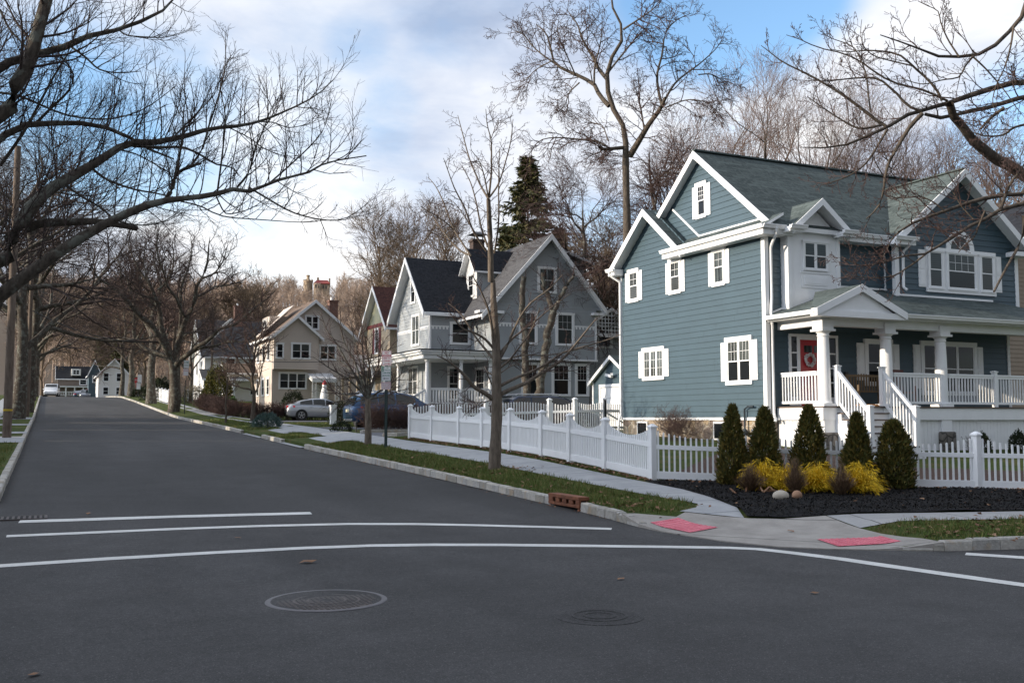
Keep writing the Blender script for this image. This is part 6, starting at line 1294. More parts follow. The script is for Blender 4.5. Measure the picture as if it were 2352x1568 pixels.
wo = window(H3, w3, -71.25, -70.35, 6.3, 8.25, grid=(2, 2), case=.1)
for u in (-71.75, -70.3): mb = MB(); w3.box(mb, u, u + .48, 6.35, 8.2, .0, .05); mb.build('shutter', M['maroon'], wo)
mb = MB(); mb.box((20, 67.2, 4.6), (22, 73.8, 4.9)); mb.build('porch_roof', M['darkwall'], H3)
for y in (67.5, 69.4, 71.4, 73.4): mb = MB(); mb.box((20.1, y, 1.5), (20.25, y + .15, 4.6)); mb.build('porch_post', M['tan'], H3)
for u in (-69.6, -71.9): window(H3, w3, u, u + .9, 2.6, 4.3, grid=(2, 2), case=.1)

# pale house with twin gables
H4, s4, w4 = gable_house('beige_house', 'pale beige house with two stacked gables facing the camera and a sunlit street front', 16.2, 22.9, 80, 88, 2.0, 8.3, 11.1, 'y', 'cream', 'rooftan', .4, .16)
mb = MB(); f4 = south(79.5); lap(mb, f4, 5.5, 8.1, .16, const(16.2), const(19.8)); lap(mb, f4, 8.1, 9.7, .16, lambda z: 18.0 - (9.75 - z) / .9, lambda z: 18.0 + (9.75 - z) / .9); mb.prism([f4.p(16.2, 8.1), f4.p(19.8, 8.1), f4.p(18, 9.7)], (0, .6, 0)); f4.box(mb, 16.21, 19.79, 5.5, 8.1, -.5, -.02); mb.build('gable_bay', M['cream'], H4)
mb = MB(); rf = lambda x: 9.85 - .86 * abs(x - 18.0); mb.prism([(15.9, 79.1, rf(15.9)), (18, 79.1, 9.85), (18, 81.5, 9.85), (15.9, 81.5, rf(15.9))], (0, 0, -.14), 0, 1, 1, (0, -1, 0)); mb.prism([(18, 79.1, 9.85), (20.15, 79.1, rf(20.15)), (20.15, 81.5, rf(20.15)), (18, 81.5, 9.85)], (0, 0, -.14), 0, 1, 1, (0, -1, 0)); mb.build('roof', [M['rooftan'], M['white']], H4)
mb = MB(); rake(mb, (15.9, 79.1, rf(15.9)), (18, 79.1, 9.85), (0, -1, 0), .26, .05); rake(mb, (18, 79.1, 9.85), (20.15, 79.1, rf(20.15)), (0, -1, 0), .26, .05); mb.build('trim', M['white'], H4)
window(H4, f4, 17.55, 19.15, 6.3, 7.65, grid=None, cols=2, case=.12, pane='blind', panebot='glass'); window(H4, f4, 16.35, 17.0, 6.3, 7.6, grid=None, case=.1); window(H4, s4, 16.7, 19.0, 3.9, 5.3, grid=None, cols=3, case=.12, pane='blind', panebot='glass'); window(H4, s4, 18.75, 19.95, 8.75, 9.95, grid=None, cols=2, case=.12); window(H4, s4, 19.95, 21.4, 6.3, 7.6, grid=None, cols=2, case=.12, pane='blind', panebot='glass')
for u in (-82.0, -84.0, -86.3): window(H4, w4, u, u + 1.1, 6.2, 7.7, grid=None, case=.12); window(H4, w4, u, u + 1.1, 3.4, 4.9, grid=None, case=.12)
chimney(H4, 21.2, 80.6, 8.2, 11.3, .7)
mb = MB(); mb.prism([(15.7, 81.5, 8.5), (15.9, 85.5, 8.5), (18.2, 85.5, 10.9), (18.2, 81.5, 10.9)][:4], (0, 0, -.1), 0, 1, 1); mb.box((16.4, 82.5, 8.6), (18.5, 85.5, 10.0)); mb.build('dormer', M['cream'], H4); window(H4, west(16.38), -84.9, -83.2, 8.75, 9.85, cols=2, grid=None, case=.1)
mb = MB(); mb.prism([(19.0, 78.2, 4.75), (21.0, 78.2, 4.75), (21.0, 80, 5.25), (19.0, 80, 5.25)], (0, 0, -.3), 0); mb.build('awning', M['white'], H4)
for x in (19.05, 20.9):
    mb = MB(); mb.bar((x, 78.3, 2.2), (x, 78.3, 4.5), .05, .05); mb.bar((x + .3, 78.3, 2.2), (x + .3, 78.3, 4.5), .05, .05)
    for k in range(5): mb.bar((x, 78.3, 2.3 + k * .44), (x + .3, 78.3, 2.74 + k * .44), .03, .03); mb.bar((x + .3, 78.3, 2.3 + k * .44), (x, 78.3, 2.74 + k * .44), .03, .03)
    mb.build('awning_post', M['white'], H4)
mb = MB(); s4.box(mb, 19.4, 20.3, 2.2, 4.3, 0, .06); mb.build('door', M['white'], H4)
mb = MB(); mb.box((13.6, 86.0, 5.2), (16.2, 89.0, 5.45)); mb.prism([(13.4, 85.8, 5.4), (16.2, 85.8, 5.4), (16.2, 87.5, 6.3), (13.4, 87.5, 6.3)], (0, 0, -.1), 1, 0, 0, (1, 0, 0)); mb.prism([(16.2, 89.2, 5.4), (13.4, 89.2, 5.4), (13.4, 87.5, 6.3), (16.2, 87.5, 6.3)], (0, 0, -.1), 1, 0, 0, (-1, 0, 0)); mb.prism([(13.45, 89.1, 5.4), (13.45, 85.9, 5.4), (13.45, 87.5, 6.2)], (.1, 0, 0)); mb.build('porch', [M['white'], M['rooftan']], H4)
for y in (86.2, 87.0, 88.6):
    mb = MB(); mb.lathe((13.8, y, 2.9), [(.16, 0), (.13, .1), (.11, 2.2), (.16, 2.3)], 12); mb.build('porch_column', M['white'], H4)
mb = MB(); mb.box((13.5, 85.9, 2.0), (16.2, 89.1, 2.9)); mb.build('porch_base', M['brick'], H4)
mb = MB(); mb.box((22.9, 79.0, 2.0), (27, 84, 5.2)); mb.prism([(22.6, 78.6, 5.2), (27, 78.6, 5.6), (27, 84, 7.2), (22.6, 84, 7.0)], (0, 0, -.1), 0); mb.build('side_wing', M['cream'], H4)

# white houses further up, and the end of the street
H5, s5, w5 = gable_house('white_house', 'white house with a grey roof and porch half hidden behind the great spreading tree', 15.4, 26, 112, 121, 3.4, 8.6, 12.6, 'x', 'whitewall', 'roofgrey', .5, .2)
for u in (17.5, 20.2, 22.6): window(H5, s5, u, u + 1.2, 6.6, 8.2, grid=None, case=.12); window(H5, s5, u, u + 1.2, 4.1, 5.6, grid=None, case=.12)
for u in (-115, -118.5): window(H5, w5, u, u + 1.2, 6.4, 8.0, grid=None, case=.12)
mb = MB(); mb.prism([(14.8, 109.5, 5.8), (25, 109.5, 5.8), (25, 112, 6.9), (14.8, 112, 6.9)], (0, 0, -.2), 0, 1, 1, (1, 0, 0)); mb.build('porch_roof', [M['roofgrey'], M['white']], H5)
for x in (15, 18, 21, 24): mb = MB(); mb.box((x, 109.7, 3.4), (x + .25, 109.95, 5.7)); mb.build('porch_post', M['white'], H5)
mb = MB(); mb.prism([(14.7, 113, 9.3), (15.0, 113, 9.0), (18.6, 113, 12.4), (18.3, 113, 12.7)], (0, .8, 0)); mb.build('dormer', M['whitewall'], H5); chimney(H5, 19.5, 116, 12, 14.4, .9, 'brick')
p = onY(225, 905, 160)
H6, s6, w6 = gable_house('white_house', 'sunlit white gabled house by the crest of the street, beyond the stop sign', p.x, p.x + 4.3, 160, 168, 4.7, 8.1, 10.4, 'y', 'whitewall', 'roofgrey', .3, .2)
for u in (p.x + .6, p.x + 2.4): window(H6, s6, u, u + .9, 7.0, 8.4, grid=None, case=.1); window(H6, s6, u, u + .9, 5.0, 6.3, grid=None, case=.1)
p = onY(203, 905, 172); H7, s7, w7 = gable_house('blue_house', 'narrow dark teal gabled house just left of the sunlit white one', p.x, p.x + 1.7, 172, 178, 4.9, 8.8, 10.8, 'y', 'blue', 'roofdark', .25, .2); window(H7, s7, p.x + .5, p.x + 1.2, 7.2, 8.4, grid=None, case=.1)
p = onY(132, 900, 200); H8, s8, w8 = gable_house('brown_house', 'brown house with a dark roof and white porch closing the end of the street', p.x, p.x + 5.6, 200, 208, 5.6, 8.9, 11.2, 'x', 'brownwall', 'roofdark', .4, .2)
mb = MB(); mb.box((p.x + 2.2, 199.2, 9.4), (p.x + 3.8, 202, 10.6)); mb.build('dormer', M['whitewall'], H8); window(H8, south(199.18), p.x + 2.4, p.x + 3.6, 9.5, 10.5, cols=2, grid=None, case=.1); window(H8, s8, p.x + 3.6, p.x + 4.9, 7.7, 8.8, grid=None, case=.12)
mb = MB(); mb.box((p.x - .4, 197.6, 7.2), (p.x + 6.0, 200, 7.4)); mb.build('porch_roof', M['white'], H8)
for k in range(5): mb = MB(); mb.box((p.x - .2 + k * 1.45, 197.7, 5.5), (p.x + k * 1.45, 197.9, 7.2)); mb.build('porch_post', M['white'], H8)
railing(H8, (p.x - .2, 197.8, 5.6), (p.x + 4, 197.8, 5.6), .8, .25, .08); mb = MB(); [mb.box((p.x + 4.3, 197.6 - i * .35, 4.9), (p.x + 5.6, 197.95 - i * .35, 5.6 - i * .17)) for i in range(4)]; mb.build('stairs', M['white'], H8)
structure(sheet('lawn', [(p.x - 1, 178), (p.x + 9, 178), (p.x + 9, 199), (p.x - 1, 199)], M['lawn'], lambda x, y: 5.05 + .02 * (y - 178), .05, [(-30, 60, 178, 199, 3, 3)], 2))
# neighbour at the right edge
t, sN, wN = gable_house('tan_house', 'brown sided house just showing past the right end of the blue house', 33.6, 42, 27.5, 36, .6, 7.6, 10.6, 'y', 'tan', 'roofdark', .5, .17)
for o in t.children:
    if o.name.startswith('wall'): o.data.materials[0] = plain('taupe_siding', (.30, .23, .17), .6, .06)
window(t, wN, -29.2, -28.2, 1.9, 4.2, grid=None, case=.1)
# unseen west side houses, added so their bulk shades the foreground road
for i, (y0, y1, dx, wm_, rm, rz_) in enumerate([(-19, -4.3, 1, 'grey', 'roofdark', 9.4), (-2.5, 12.3, 0, 'cream', 'roofgrey', 9.4), (14, 27.5, 1, 'whitewall', 'roofdark', 9.6), (29, 42, -1, 'tan', 'roofbrown', 9.4), (44.5, 52, 0, 'grey', 'roofdark', 9), (55, 61, 1, 'cream', 'roofgrey', 8.5), (68, 73, -3, 'whitewall', 'rooftan', 8.2)]):
    zb = zr((y0 + y1) / 2) + .3
    t, s_, w_ = gable_house('house', f'{["slate grey", "beige", "white", "tan", "grey", "pale beige", "pale white"][i]} house added unseen past the left edge to shade the road, {["first", "second", "third", "fourth", "fifth", "sixth", "seventh"][i]} up the west side of the street', -24 + dx, -13.5 + dx, y0, y1, zb, zb + 6.2, zb + rz_, 'y', wm_, rm, .4, .3)
    window(t, s_, -20 + dx, -18.8 + dx, zb + 3.6, zb + 5.2, grid=None); window(t, s_, -20 + dx, -18.8 + dx, zb + .9, zb + 2.5, grid=None)

# ------------------------------------------------------------------ vehicles
def paint(name, c, met=.3): return plain(name, c, .28, .03, 2, Metallic=met, **{'Coat_Weight': .6, 'Coat_Roughness': .08})
M['tyre'] = plain('tyre_rubber', (.012, .012, .012), .8); M['alloy'] = plain('alloy_rim', (.42, .43, .45), .3, .05, Metallic=.7); M['carglass'] = N('car_glass').done((.015, .018, .02), .03, **{'Specular IOR Level': .8})
M['tail'] = plain('tail_light_red', (.5, .015, .02), .2); M['chrome'] = plain('chrome_trim', (.7, .7, .72), .15, .03, Metallic=.9); M['head'] = plain('headlight_glass', (.6, .62, .65), .12); M['plate'] = plain('plate_cream', (.75, .68, .45), .4)
def vehicle(name, label, cat, loc, rz, color, kind, wheels='alloy'):
    t = thing(name, label, cat, (0, 0, 0)); pt = color
    if kind == 'sedan': Ln, W, wr, wx = 4.6, .90, .325, (-1.36, 1.32); st = [(-2.3, .42, .72, .78), (-2.22, .28, .95, .84), (-2.0, .22, 1.05, .88), (-1.3, .2, 1.06, .90), (0, .18, 1.0, .90), (1.0, .2, .95, .90), (1.7, .22, .84, .87), (2.15, .26, .68, .80), (2.3, .38, .56, .68)]; cab = [(-1.95, 1.05), (-1.35, 1.30), (-.75, 1.43), (-.1, 1.465), (.35, 1.43), (.95, 1.18), (1.4, .94)]; wins = [(-1.45, -.62), (-.56, .22), (.28, .92)]
    elif kind == 'suv': Ln, W, wr, wx = 4.8, .94, .37, (-1.42, 1.42); st = [(-2.4, .5, .95, .82), (-2.36, .34, 1.05, .88), (-2.1, .28, 1.1, .93), (-1.3, .26, 1.12, .95), (0, .25, 1.08, .95), (1.0, .26, 1.06, .95), (1.8, .28, .98, .92), (2.25, .32, .82, .84), (2.4, .45, .68, .70)]; cab = [(-2.33, 1.02), (-2.12, 1.45), (-1.7, 1.66), (-.8, 1.70), (.1, 1.69), (.55, 1.60), (1.05, 1.32), (1.5, 1.04)]; wins = [(-1.98, -1.15), (-1.08, -.28), (-.2, .78)]
    else: Ln, W, wr, wx = 5.4, 1.0, .36, (-1.6, 1.75); st = [(-2.7, .5, 1.1, .95), (-2.6, .35, 1.2, 1.0), (0, .3, 1.2, 1.0), (1.6, .32, 1.15, .99), (2.3, .36, 1.02, .95), (2.7, .5, .80, .86)]; cab = [(-2.68, 1.1), (-2.55, 1.95), (-1.5, 2.06), (.4, 2.06), (1.0, 1.98), (1.55, 1.5), (1.9, 1.1)]; wins = [(-2.3, -1.2), (-1.1, 0), (.1, 1.2)]
    mb = MB(); rings = []
    for x, zb, zt, w in st:
        h = zt - zb; half = [(w * .86, zb), (w * .97, zb + .12 * h), (w, zb + .45 * h), (w * .985, zb + .72 * h), (w * .93, zb + .93 * h), (w * .80, zt), (0, zt + .03)]
        rings.append([(x, y, z) for y, z in half] + [(x, -y, z) for y, z in half[-2::-1]])
    for a, b in zip(rings, rings[1:]):
        for i in range(len(a) - 1): mb.face([a[i], b[i], b[i + 1], a[i + 1]])
        mb.face([a[-1], b[-1], b[0], a[0]])
    mb.face(rings[0]); mb.face(rings[-1][::-1]); mb.build('body', pt, t, smooth=50)
    bz = lambda x: float(np.interp(x, [s[0] for s in st], [s[2] for s in st])) - .03; bw = lambda x: float(np.interp(x, [s[0] for s in st], [s[3] for s in st]))
    mb = MB(); rings = []; rw = .66 if kind != 'van' else .86; zmax = max(z for _, z in cab)
    def sect(x, z):
        f = max(0, min(1, (z - bz(x)) / (zmax - bz(x)))); wb_ = bw(x) * .93; wt = wb_ + (rw - wb_) * f; return [(wb_, bz(x)), (wb_ + (wt - wb_) * .5, bz(x) + (z - bz(x)) * .5), (wt, z - .05 * f), (wt - .1 * f, z - .012 * f), (0, z + .015 * f)]
    for x, z in cab: h = sect(x, z); rings.append([(x, y, zz_) for y, zz_ in h] + [(x, -y, zz_) for y, zz_ in h[-2::-1]])
    for a, b in zip(rings, rings[1:]):
        for i in range(len(a) - 1): mb.face([a[i], b[i], b[i + 1], a[i + 1]])
    mb.build('cabin', pt, t, smooth=50); zc = lambda x: float(np.interp(x, [c[0] for c in cab], [c[1] for c in cab]))
    def sidept(x, f, s, off=.012):
        z1 = zc(x); h = sect(x, z1); (y0, z0), (y1, z2) = h[0], h[2]; return (x, s * (y0 + (y1 - y0) * f + off), z0 + (z2 - z0) * f)
    for s in (-1, 1):
        for x0, x1 in wins:
            mb = MB(); n = 5; top = [sidept(x0 + (x1 - x0) * i / n, .93, s) for i in range(n + 1)]; bot = [sidept(x0 + (x1 - x0) * i / n, .10, s) for i in range(n + 1)]
            for i in range(n): mb.face([bot[i], bot[i + 1], top[i + 1], top[i]])
            mb.build('side_window', M['carglass'], t)
        for xh in ([wins[0][1] - .2, wins[1][1] - .2] if kind != 'van' else [wins[2][0] + .2]):
            mb = MB(); mb.box((xh, s * bw(xh) * .985 - .02, bz(xh) - .16), (xh + .2, s * bw(xh) * .985 + .025, bz(xh) - .125)); mb.build('door_handle', M['chrome'] if kind == 'suv' else pt, t, bevel=.006)
        mb = MB(); xm = wins[2][1] - .1; mb.ball((xm, s * (bw(xm) + .09), bz(xm) + .08), (.09, .10, .07), 10, 8); mb.build('mirror', pt, t, smooth=True)
        for xa in wx:
            mb = MB(); mb.lathe((xa, s * (W - .25), wr), [(wr + .075, 0), (wr + .075, .262 * s)], 28, ax=(0, 1, 0)); mb.build('wheel_arch', M['tyre'], t)
            mb = MB(); sg = s; mb.lathe((xa, s * (W - .2), wr), [(wr * .7, 0), (wr * .97, .0), (wr, .03 * sg), (wr, .19 * sg), (wr * .95, .222 * sg), (wr * .7, .225 * sg), (wr * .68, .20 * sg)], 32, ax=(0, 1, 0)); wo = mb.build('wheel', M['tyre'], t, smooth=30); mb = MB(); yy = s * (W + .018)
            mb.lathe((xa, s * (W - .02), wr), [(wr * .70, 0), (wr * .70, .042 * sg), (wr * .63, .045 * sg), (wr * .62, .0)], 28, ax=(0, 1, 0)); mb.lathe((xa, s * W, wr), [(.07, 0), (.06, .025 * sg)], 12, ax=(0, 1, 0))
            for k in range(5):
                a = k * 1.2566 + .3
                for da in (-.14, .14): mb.bar((xa + .05 * math.cos(a), yy, wr + .05 * math.sin(a)), (xa + wr * .64 * math.cos(a + da), yy, wr + wr * .64 * math.sin(a + da)), .035, .022, (0, 1, 0))
            mb.build('rim', M[wheels], wo)
        x0 = st[0][0]; mb = MB(); zl = bz(-2.0) - .14; mb.hexa([(x0 + .05, s * .50, zl - .08), (x0 + .40, s * (bw(x0 + .4) * .985), zl - .05), (x0 + .38, s * (bw(x0 + .4) * .985 - .1), zl - .05), (x0 + .12, s * .48, zl - .08), (x0 + .06, s * .50, zl + .09), (x0 + .42, s * (bw(x0 + .4) * .975), zl + .06), (x0 + .38, s * (bw(x0 + .4) * .97 - .1), zl + .06), (x0 + .14, s * .48, zl + .1)] if False else [(x0 + .0, s * .45, zl - .08), (x0 + .0, s * .74, zl - .08), (x0 + .5, s * (bw(x0 + .5) + .008), zl - .03), (x0 + .5, s * .5, zl - .03), (x0 + .02, s * .45, zl + .09), (x0 + .04, s * .74, zl + .09), (x0 + .52, s * (bw(x0 + .5) + .0), zl + .07), (x0 + .5, s * .5, zl + .07)]); mb.build('tail_light', M['tail'], t)
        x1 = st[-1][0]; mb = MB(); zl = .62 if kind == 'sedan' else .76; mb.box((x1 - .35, min(s * .5, s * .80), zl), (x1 - .02, max(s * .5, s * .80), zl + .14)); mb.build('headlight', M['head'], t, bevel=.03)
    def glassq(i0, i1, nm, fr=.82):
        (xa, za), (xb, zb_) = cab[i0], cab[i1]; d = (Vector((xb - xa, 0, zb_ - za))).normalized(); n_ = Vector((-d.z, 0, d.x)); mb = MB(); n_ = n_ if n_.z > 0 else -n_
        P = []
        for f in (.08, .92):
            x, z = xa + (xb - xa) * f, za + (zb_ - za) * f; y = sect(x, z)[3][0] * .96; P.append((x, y, z))
        o = n_ * .028; mb.face([(P[0][0] + o.x, -P[0][1], P[0][2] + o.z), (P[0][0] + o.x, P[0][1], P[0][2] + o.z), (P[1][0] + o.x, P[1][1], P[1][2] + o.z), (P[1][0] + o.x, -P[1][1], P[1][2] + o.z)]); mb.build(nm, M['carglass'], t)
    n = len(cab); glassq(0, 1 if kind != 'sedan' else 2, 'rear_window'); glassq(n - 3, n - 2, 'windscreen') if kind != 'sedan' else glassq(n - 3, n - 1, 'windscreen')
    x0 = st[0][0]; mb = MB(); mb.box((x0 - .012, -.26, .62 if kind == 'sedan' else .74), (x0 + .03, .26, .76 if kind == 'sedan' else .88)); mb.build('licence_plate', M['plate'], t)
    mb = MB(); mb.box((x0 + .0, -.7, .33), (x0 + .16, .7, .42)); mb.build('bumper', M['chrome'] if kind == 'suv' else pt, t, bevel=.02)
    x1 = st[-1][0]; mb = MB(); mb.box((x1 - .2, -.55, .45), (x1 - .01, .55, .62)); mb.build('grille', M['metal'], t, bevel=.02)
    if kind == 'suv':
        for s in (-1, 1): mb = MB(); mb.tube([(-1.8, s * .58, 1.70), (-1.7, s * .58, 1.75), (.2, s * .58, 1.76), (.4, s * .58, 1.68)], .02, 6); mb.build('roof_rail', M['chrome'], t)
        mb = MB(); mb.box((-2.5, -.62, 1.60), (-2.0, .62, 1.66)); mb.build('spoiler', M['metal'], t, bevel=.02)
    t.location = loc; t.rotation_euler = (0, 0, rz); return t
p = at(694, 966, 66); c0 = Vector((p.x + 1.36, p.y + .9, p.z))
vehicle('parked_car', 'silver four door sedan parked with its tail to the street', 'car', (c0.x, c0.y, gh(c0.x, c0.y) + .02), R(-2), paint('silver_paint', (.46, .48, .51), .6), 'sedan')
p = at(861, 985, 47.5); vehicle('parked_suv', 'blue sport utility vehicle behind the leafless hedge, tail light showing', 'car', (p.x + 1.3, p.y + .9, gh(p.x + 1.3, p.y + .9) + .02), R(0), paint('blue_paint', (.03, .075, .16), .4), 'suv')
p = at(1165, 945, 44.0); vehicle('parked_suv', 'dark navy sport utility vehicle, only its roof and tail showing over the picket fence', 'car', (p.x + 2.3, p.y + .6, .92), R(-3), paint('navy_paint', (.012, .022, .05), .4), 'suv')
p = at(119, 905, 152); vehicle('parked_van', 'white van parked at the far end of the street facing the camera', 'van', (p.x, p.y, 4.75), R(-95), paint('white_paint', (.72, .73, .75), 0), 'van', 'tyre')
for i, (px_, dpt, cl, lab, kd, rz_) in enumerate([(182, 168, paint('dark_blue_paint', (.03, .05, .09)), 'small dark blue car at the crest of the street beside the pale one', 'sedan', R(88)), (196, 160, paint('grey_blue_paint', (.20, .22, .26)), 'grey car with its lights catching the sun at the crest of the street', 'sedan', R(-92)), (209, 163, paint('dark_red_paint', (.13, .012, .015)), 'dark red sport utility vehicle at the crest of the street', 'suv', R(88))]):
    p = at(px_, 908, dpt); vehicle('parked_car', lab, 'car', (p.x, p.y, zr(p.y) - .15), rz_, cl, kd)

# ------------------------------------------------------------------ signs
M['signwhite'] = plain('sign_white', (.66, .66, .68), .45, .04); M['signred'] = plain('sign_red', (.42, .02, .05), .5); M['signgreen'] = plain('sign_green', (.0, .17, .09), .5); M['postgreen'] = plain('dark_green_post', (.012, .03, .028), .5, .2); M['signback'] = plain('sign_aluminium', (.3, .31, .33), .4, .1, Metallic=.5); M['stop'] = plain('stop_red', (.42, .012, .02), .45)
def letters(txt, size, fr, u, z, n, mat, parent, width=None, name='lettering'):
    cu = bpy.data.curves.new('t', 'FONT'); cu.body = txt; cu.size = size; cu.align_x = 'CENTER'; cu.align_y = 'CENTER'; cu.offset = size * .012; cu.resolution_u = 3
    o = bpy.data.objects.new('t', cu); me = bpy.data.meshes.new_from_object(o); bpy.data.objects.remove(o); bpy.data.curves.remove(cu)
    xs = [v.co.x for v in me.vertices]; k = 1 if not width or not xs else width / (max(xs) - min(xs)); c = (max(xs) + min(xs)) / 2
    for v in me.vertices: q = fr.p(u + (v.co.x - c) * k, z + v.co.y, n); v.co = q
    me.name = name; me.materials.clear(); me.materials.append(mat); o = bpy.data.objects.new(name, me); link(o); adopt(o, parent); return o
def plate(parent, fr, u, z, w, h, mat, border=None, n=0.0):
    mb = MB(); fr.box(mb, u - w / 2, u + w / 2, z - h / 2, z + h / 2, n - .004, n); o = mb.build('sign_plate', mat, parent)
    if border:
        mb = MB(); a, b, i = w / 2 - .008, h / 2 - .008, .008
        for q in ((-a, a, b - i, b), (-a, a, -b, -b + i), (-a, -a + i, -b, b), (a - i, a, -b, b)): fr.box(mb, u + q[0], u + q[1], z + q[2], z + q[3], n, n + .002)
        mb.build('border', border, o)
    return o
def arrow(parent, fr, u, z, l, dirn, mat, n):
    mb = MB(); fr.box(mb, u - l / 2, u + l / 2, z - .008, z + .008, n, n + .002); e = u + dirn * l / 2; mb.face([fr.p(e - dirn * .04, z - .022, n + .002), fr.p(e + dirn * .02, z, n + .002), fr.p(e - dirn * .04, z + .022, n + .002)]); mb.build('arrow', mat, parent)
sx, sy = 9.22, 28.7; sz = gh(sx, sy); ang = R(18); U = Vector((math.cos(ang), -math.sin(ang), 0)); Nn = Vector((-math.sin(ang), -math.cos(ang), 0)); fg_ = Frame((sx, sy, 0), U, Nn)
SG = thing('parking_sign', 'dark green post on the verge carrying three stacked red and green parking signs', 'sign', (sx, sy, sz))
mb = MB(); fg_.box(mb, -.035, .035, sz - .2, sz + 2.92, -.05, -.01); fg_.box(mb, -.045, -.035, sz - .2, sz + 2.9, -.05, -.03); fg_.box(mb, .035, .045, sz - .2, sz + 2.9, -.05, -.03)
for i in range(40): fg_.box(mb, -.006, .006, sz + .1 + i * .05, sz + .112 + i * .05, -.012, -.008, 1)
mb.build('post', [M['postgreen'], M['steel']], SG)
zt = at(888, 805, 29.9).z; W_, Hh = .29, .445; z = zt - Hh / 2; p1 = plate(SG, fg_, .0, z, W_, Hh, M['signwhite'], M['signred'])
letters('NO', .10, fg_, 0, z + .155, .003, M['signred'], p1, .11); mb = MB(); fg_.box(mb, -W_ / 2 + .012, W_ / 2 - .012, z + .04, z + .105, 0, .002); mb.build('band', M['signred'], p1); letters('PARKING', .07, fg_, 0, z + .072, .004, M['signwhite'], p1, .235); letters('HERE TO', .07, fg_, 0, z - .005, .003, M['signred'], p1, .2); letters('CORNER', .07, fg_, 0, z - .085, .003, M['signred'], p1, .2); arrow(p1, fg_, .01, z - .165, .17, 1, M['signred'], 0)
z -= Hh + .022; p2 = plate(SG, fg_, -.012, z, W_, Hh, M['signwhite'], M['signgreen']); mb = MB(); fg_.box(mb, -.14, -.075, z + .075, z + .205, 0, .002); mb.build('hour_block', M['signgreen'], p2); letters('2', .12, fg_, -.108, z + .14, .004, M['signwhite'], p2, .045); letters('HR', .05, fg_, .03, z + .175, .003, M['signgreen'], p2, .06); letters('PARKING', .05, fg_, .03, z + .11, .003, M['signgreen'], p2, .16); letters('7AM-4PM', .06, fg_, -.012, z + .025, .003, M['signgreen'], p2, .23); letters('MON-FRI', .06, fg_, -.012, z - .06, .003, M['signgreen'], p2, .21); arrow(p2, fg_, -.012, z - .145, .16, -1, M['postgreen'], 0)
z -= Hh / 2 + .022 + .115; p3 = plate(SG, fg_, -.012, z, W_, .235, M['signwhite'], M['signred'])
for k, tx in enumerate(('NO PARKING', 'WITHIN 5 FEET', 'OF DRIVEWAY')): letters(tx, .05, fg_, -.012, z + .065 - k * .062, .003, M['signred'], p3, .24)
def small_sign(label, x, y, z1, parts, post, name='parking_sign', grp=None):
    f = Frame((x, y, 0), (1, 0, 0), (0, -1, 0)); t = thing(name, label, 'sign', (x, y, gh(x, y)), group=grp); mb = MB(); f.box(mb, -.03, .03, gh(x, y) - .2, z1, -.06, -.01); mb.build('post', post, t); return t, f
sg, f = small_sign('green and red parking sign on a thin dark post against the great spreading tree', 8.75, 73.0, 4.25, None, M['metal']); zt = at(409, 827, 70).z; zt = 1.6 + (960 - 828) / 2287 * 70.5
o = plate(sg, f, .05, zt - .3, .36, .55, M['signwhite'], M['signgreen'], .0); letters('2 HR', .2, f, .05, zt - .18, .005, M['signgreen'], o, .28); letters('PARKING', .1, f, .05, zt - .38, .005, M['signgreen'], o, .28); o = plate(sg, f, .02, zt - .86, .36, .48, M['signwhite'], M['signred']); letters('NO PARKING', .1, f, .02, zt - .76, .005, M['signred'], o, .3)
p = at(317, 922, 107); sg, f = small_sign('pair of white parking plates on a post by the far right verge', p.x, p.y, 1.6 + (960 - 855) / 2287 * 107, None, M['metal']); o = plate(sg, f, .1, 1.6 + (960 - 870) / 2287 * 107, .42, .9, M['signwhite'], None); o = plate(sg, f, .0, 1.6 + (960 - 886) / 2287 * 107, .42, .75, M['signwhite'], M['signgreen'])
p = at(312, 912, 148); f = Frame((p.x, p.y, 0), (1, 0, 0), (0, -1, 0)); ST = thing('stop_sign', 'red octagonal stop sign on a red post at the far crossing', 'sign', p); mb = MB(); f.box(mb, -.05, .05, p.z - .4, p.z + 2.4, -.06, -.01); mb.build('post', M['stop'], ST); zc_ = 1.6 + (960 - 873) / 2287 * 148; mb = MB(); r_ = .45; oc = [f.p(r_ * math.cos(R(22.5 + 45 * k)), zc_ + r_ * math.sin(R(22.5 + 45 * k))) for k in range(8)]; mb.prism(oc, (0, .01, 0)); po = mb.build('sign_plate', M['stop'], ST); letters('STOP', .34, f, 0, zc_, .004, M['signwhite'], po, .7)
p = at(303, 912, 150); f = Frame((p.x, p.y, 0), (1, 0, 0), (0, -1, 0)); ST = thing('street_name_sign', 'green street name blade on a green post left of the stop sign', 'sign', p); mb = MB(); f.box(mb, -.05, .05, p.z - .4, p.z + 3.1, -.06, -.01); mb.build('post', M['signgreen'], ST); mb = MB(); f.box(mb, -.1, .7, p.z + 2.85, p.z + 3.1, -.01, .0); mb.build('sign_plate', M['signgreen'], ST)

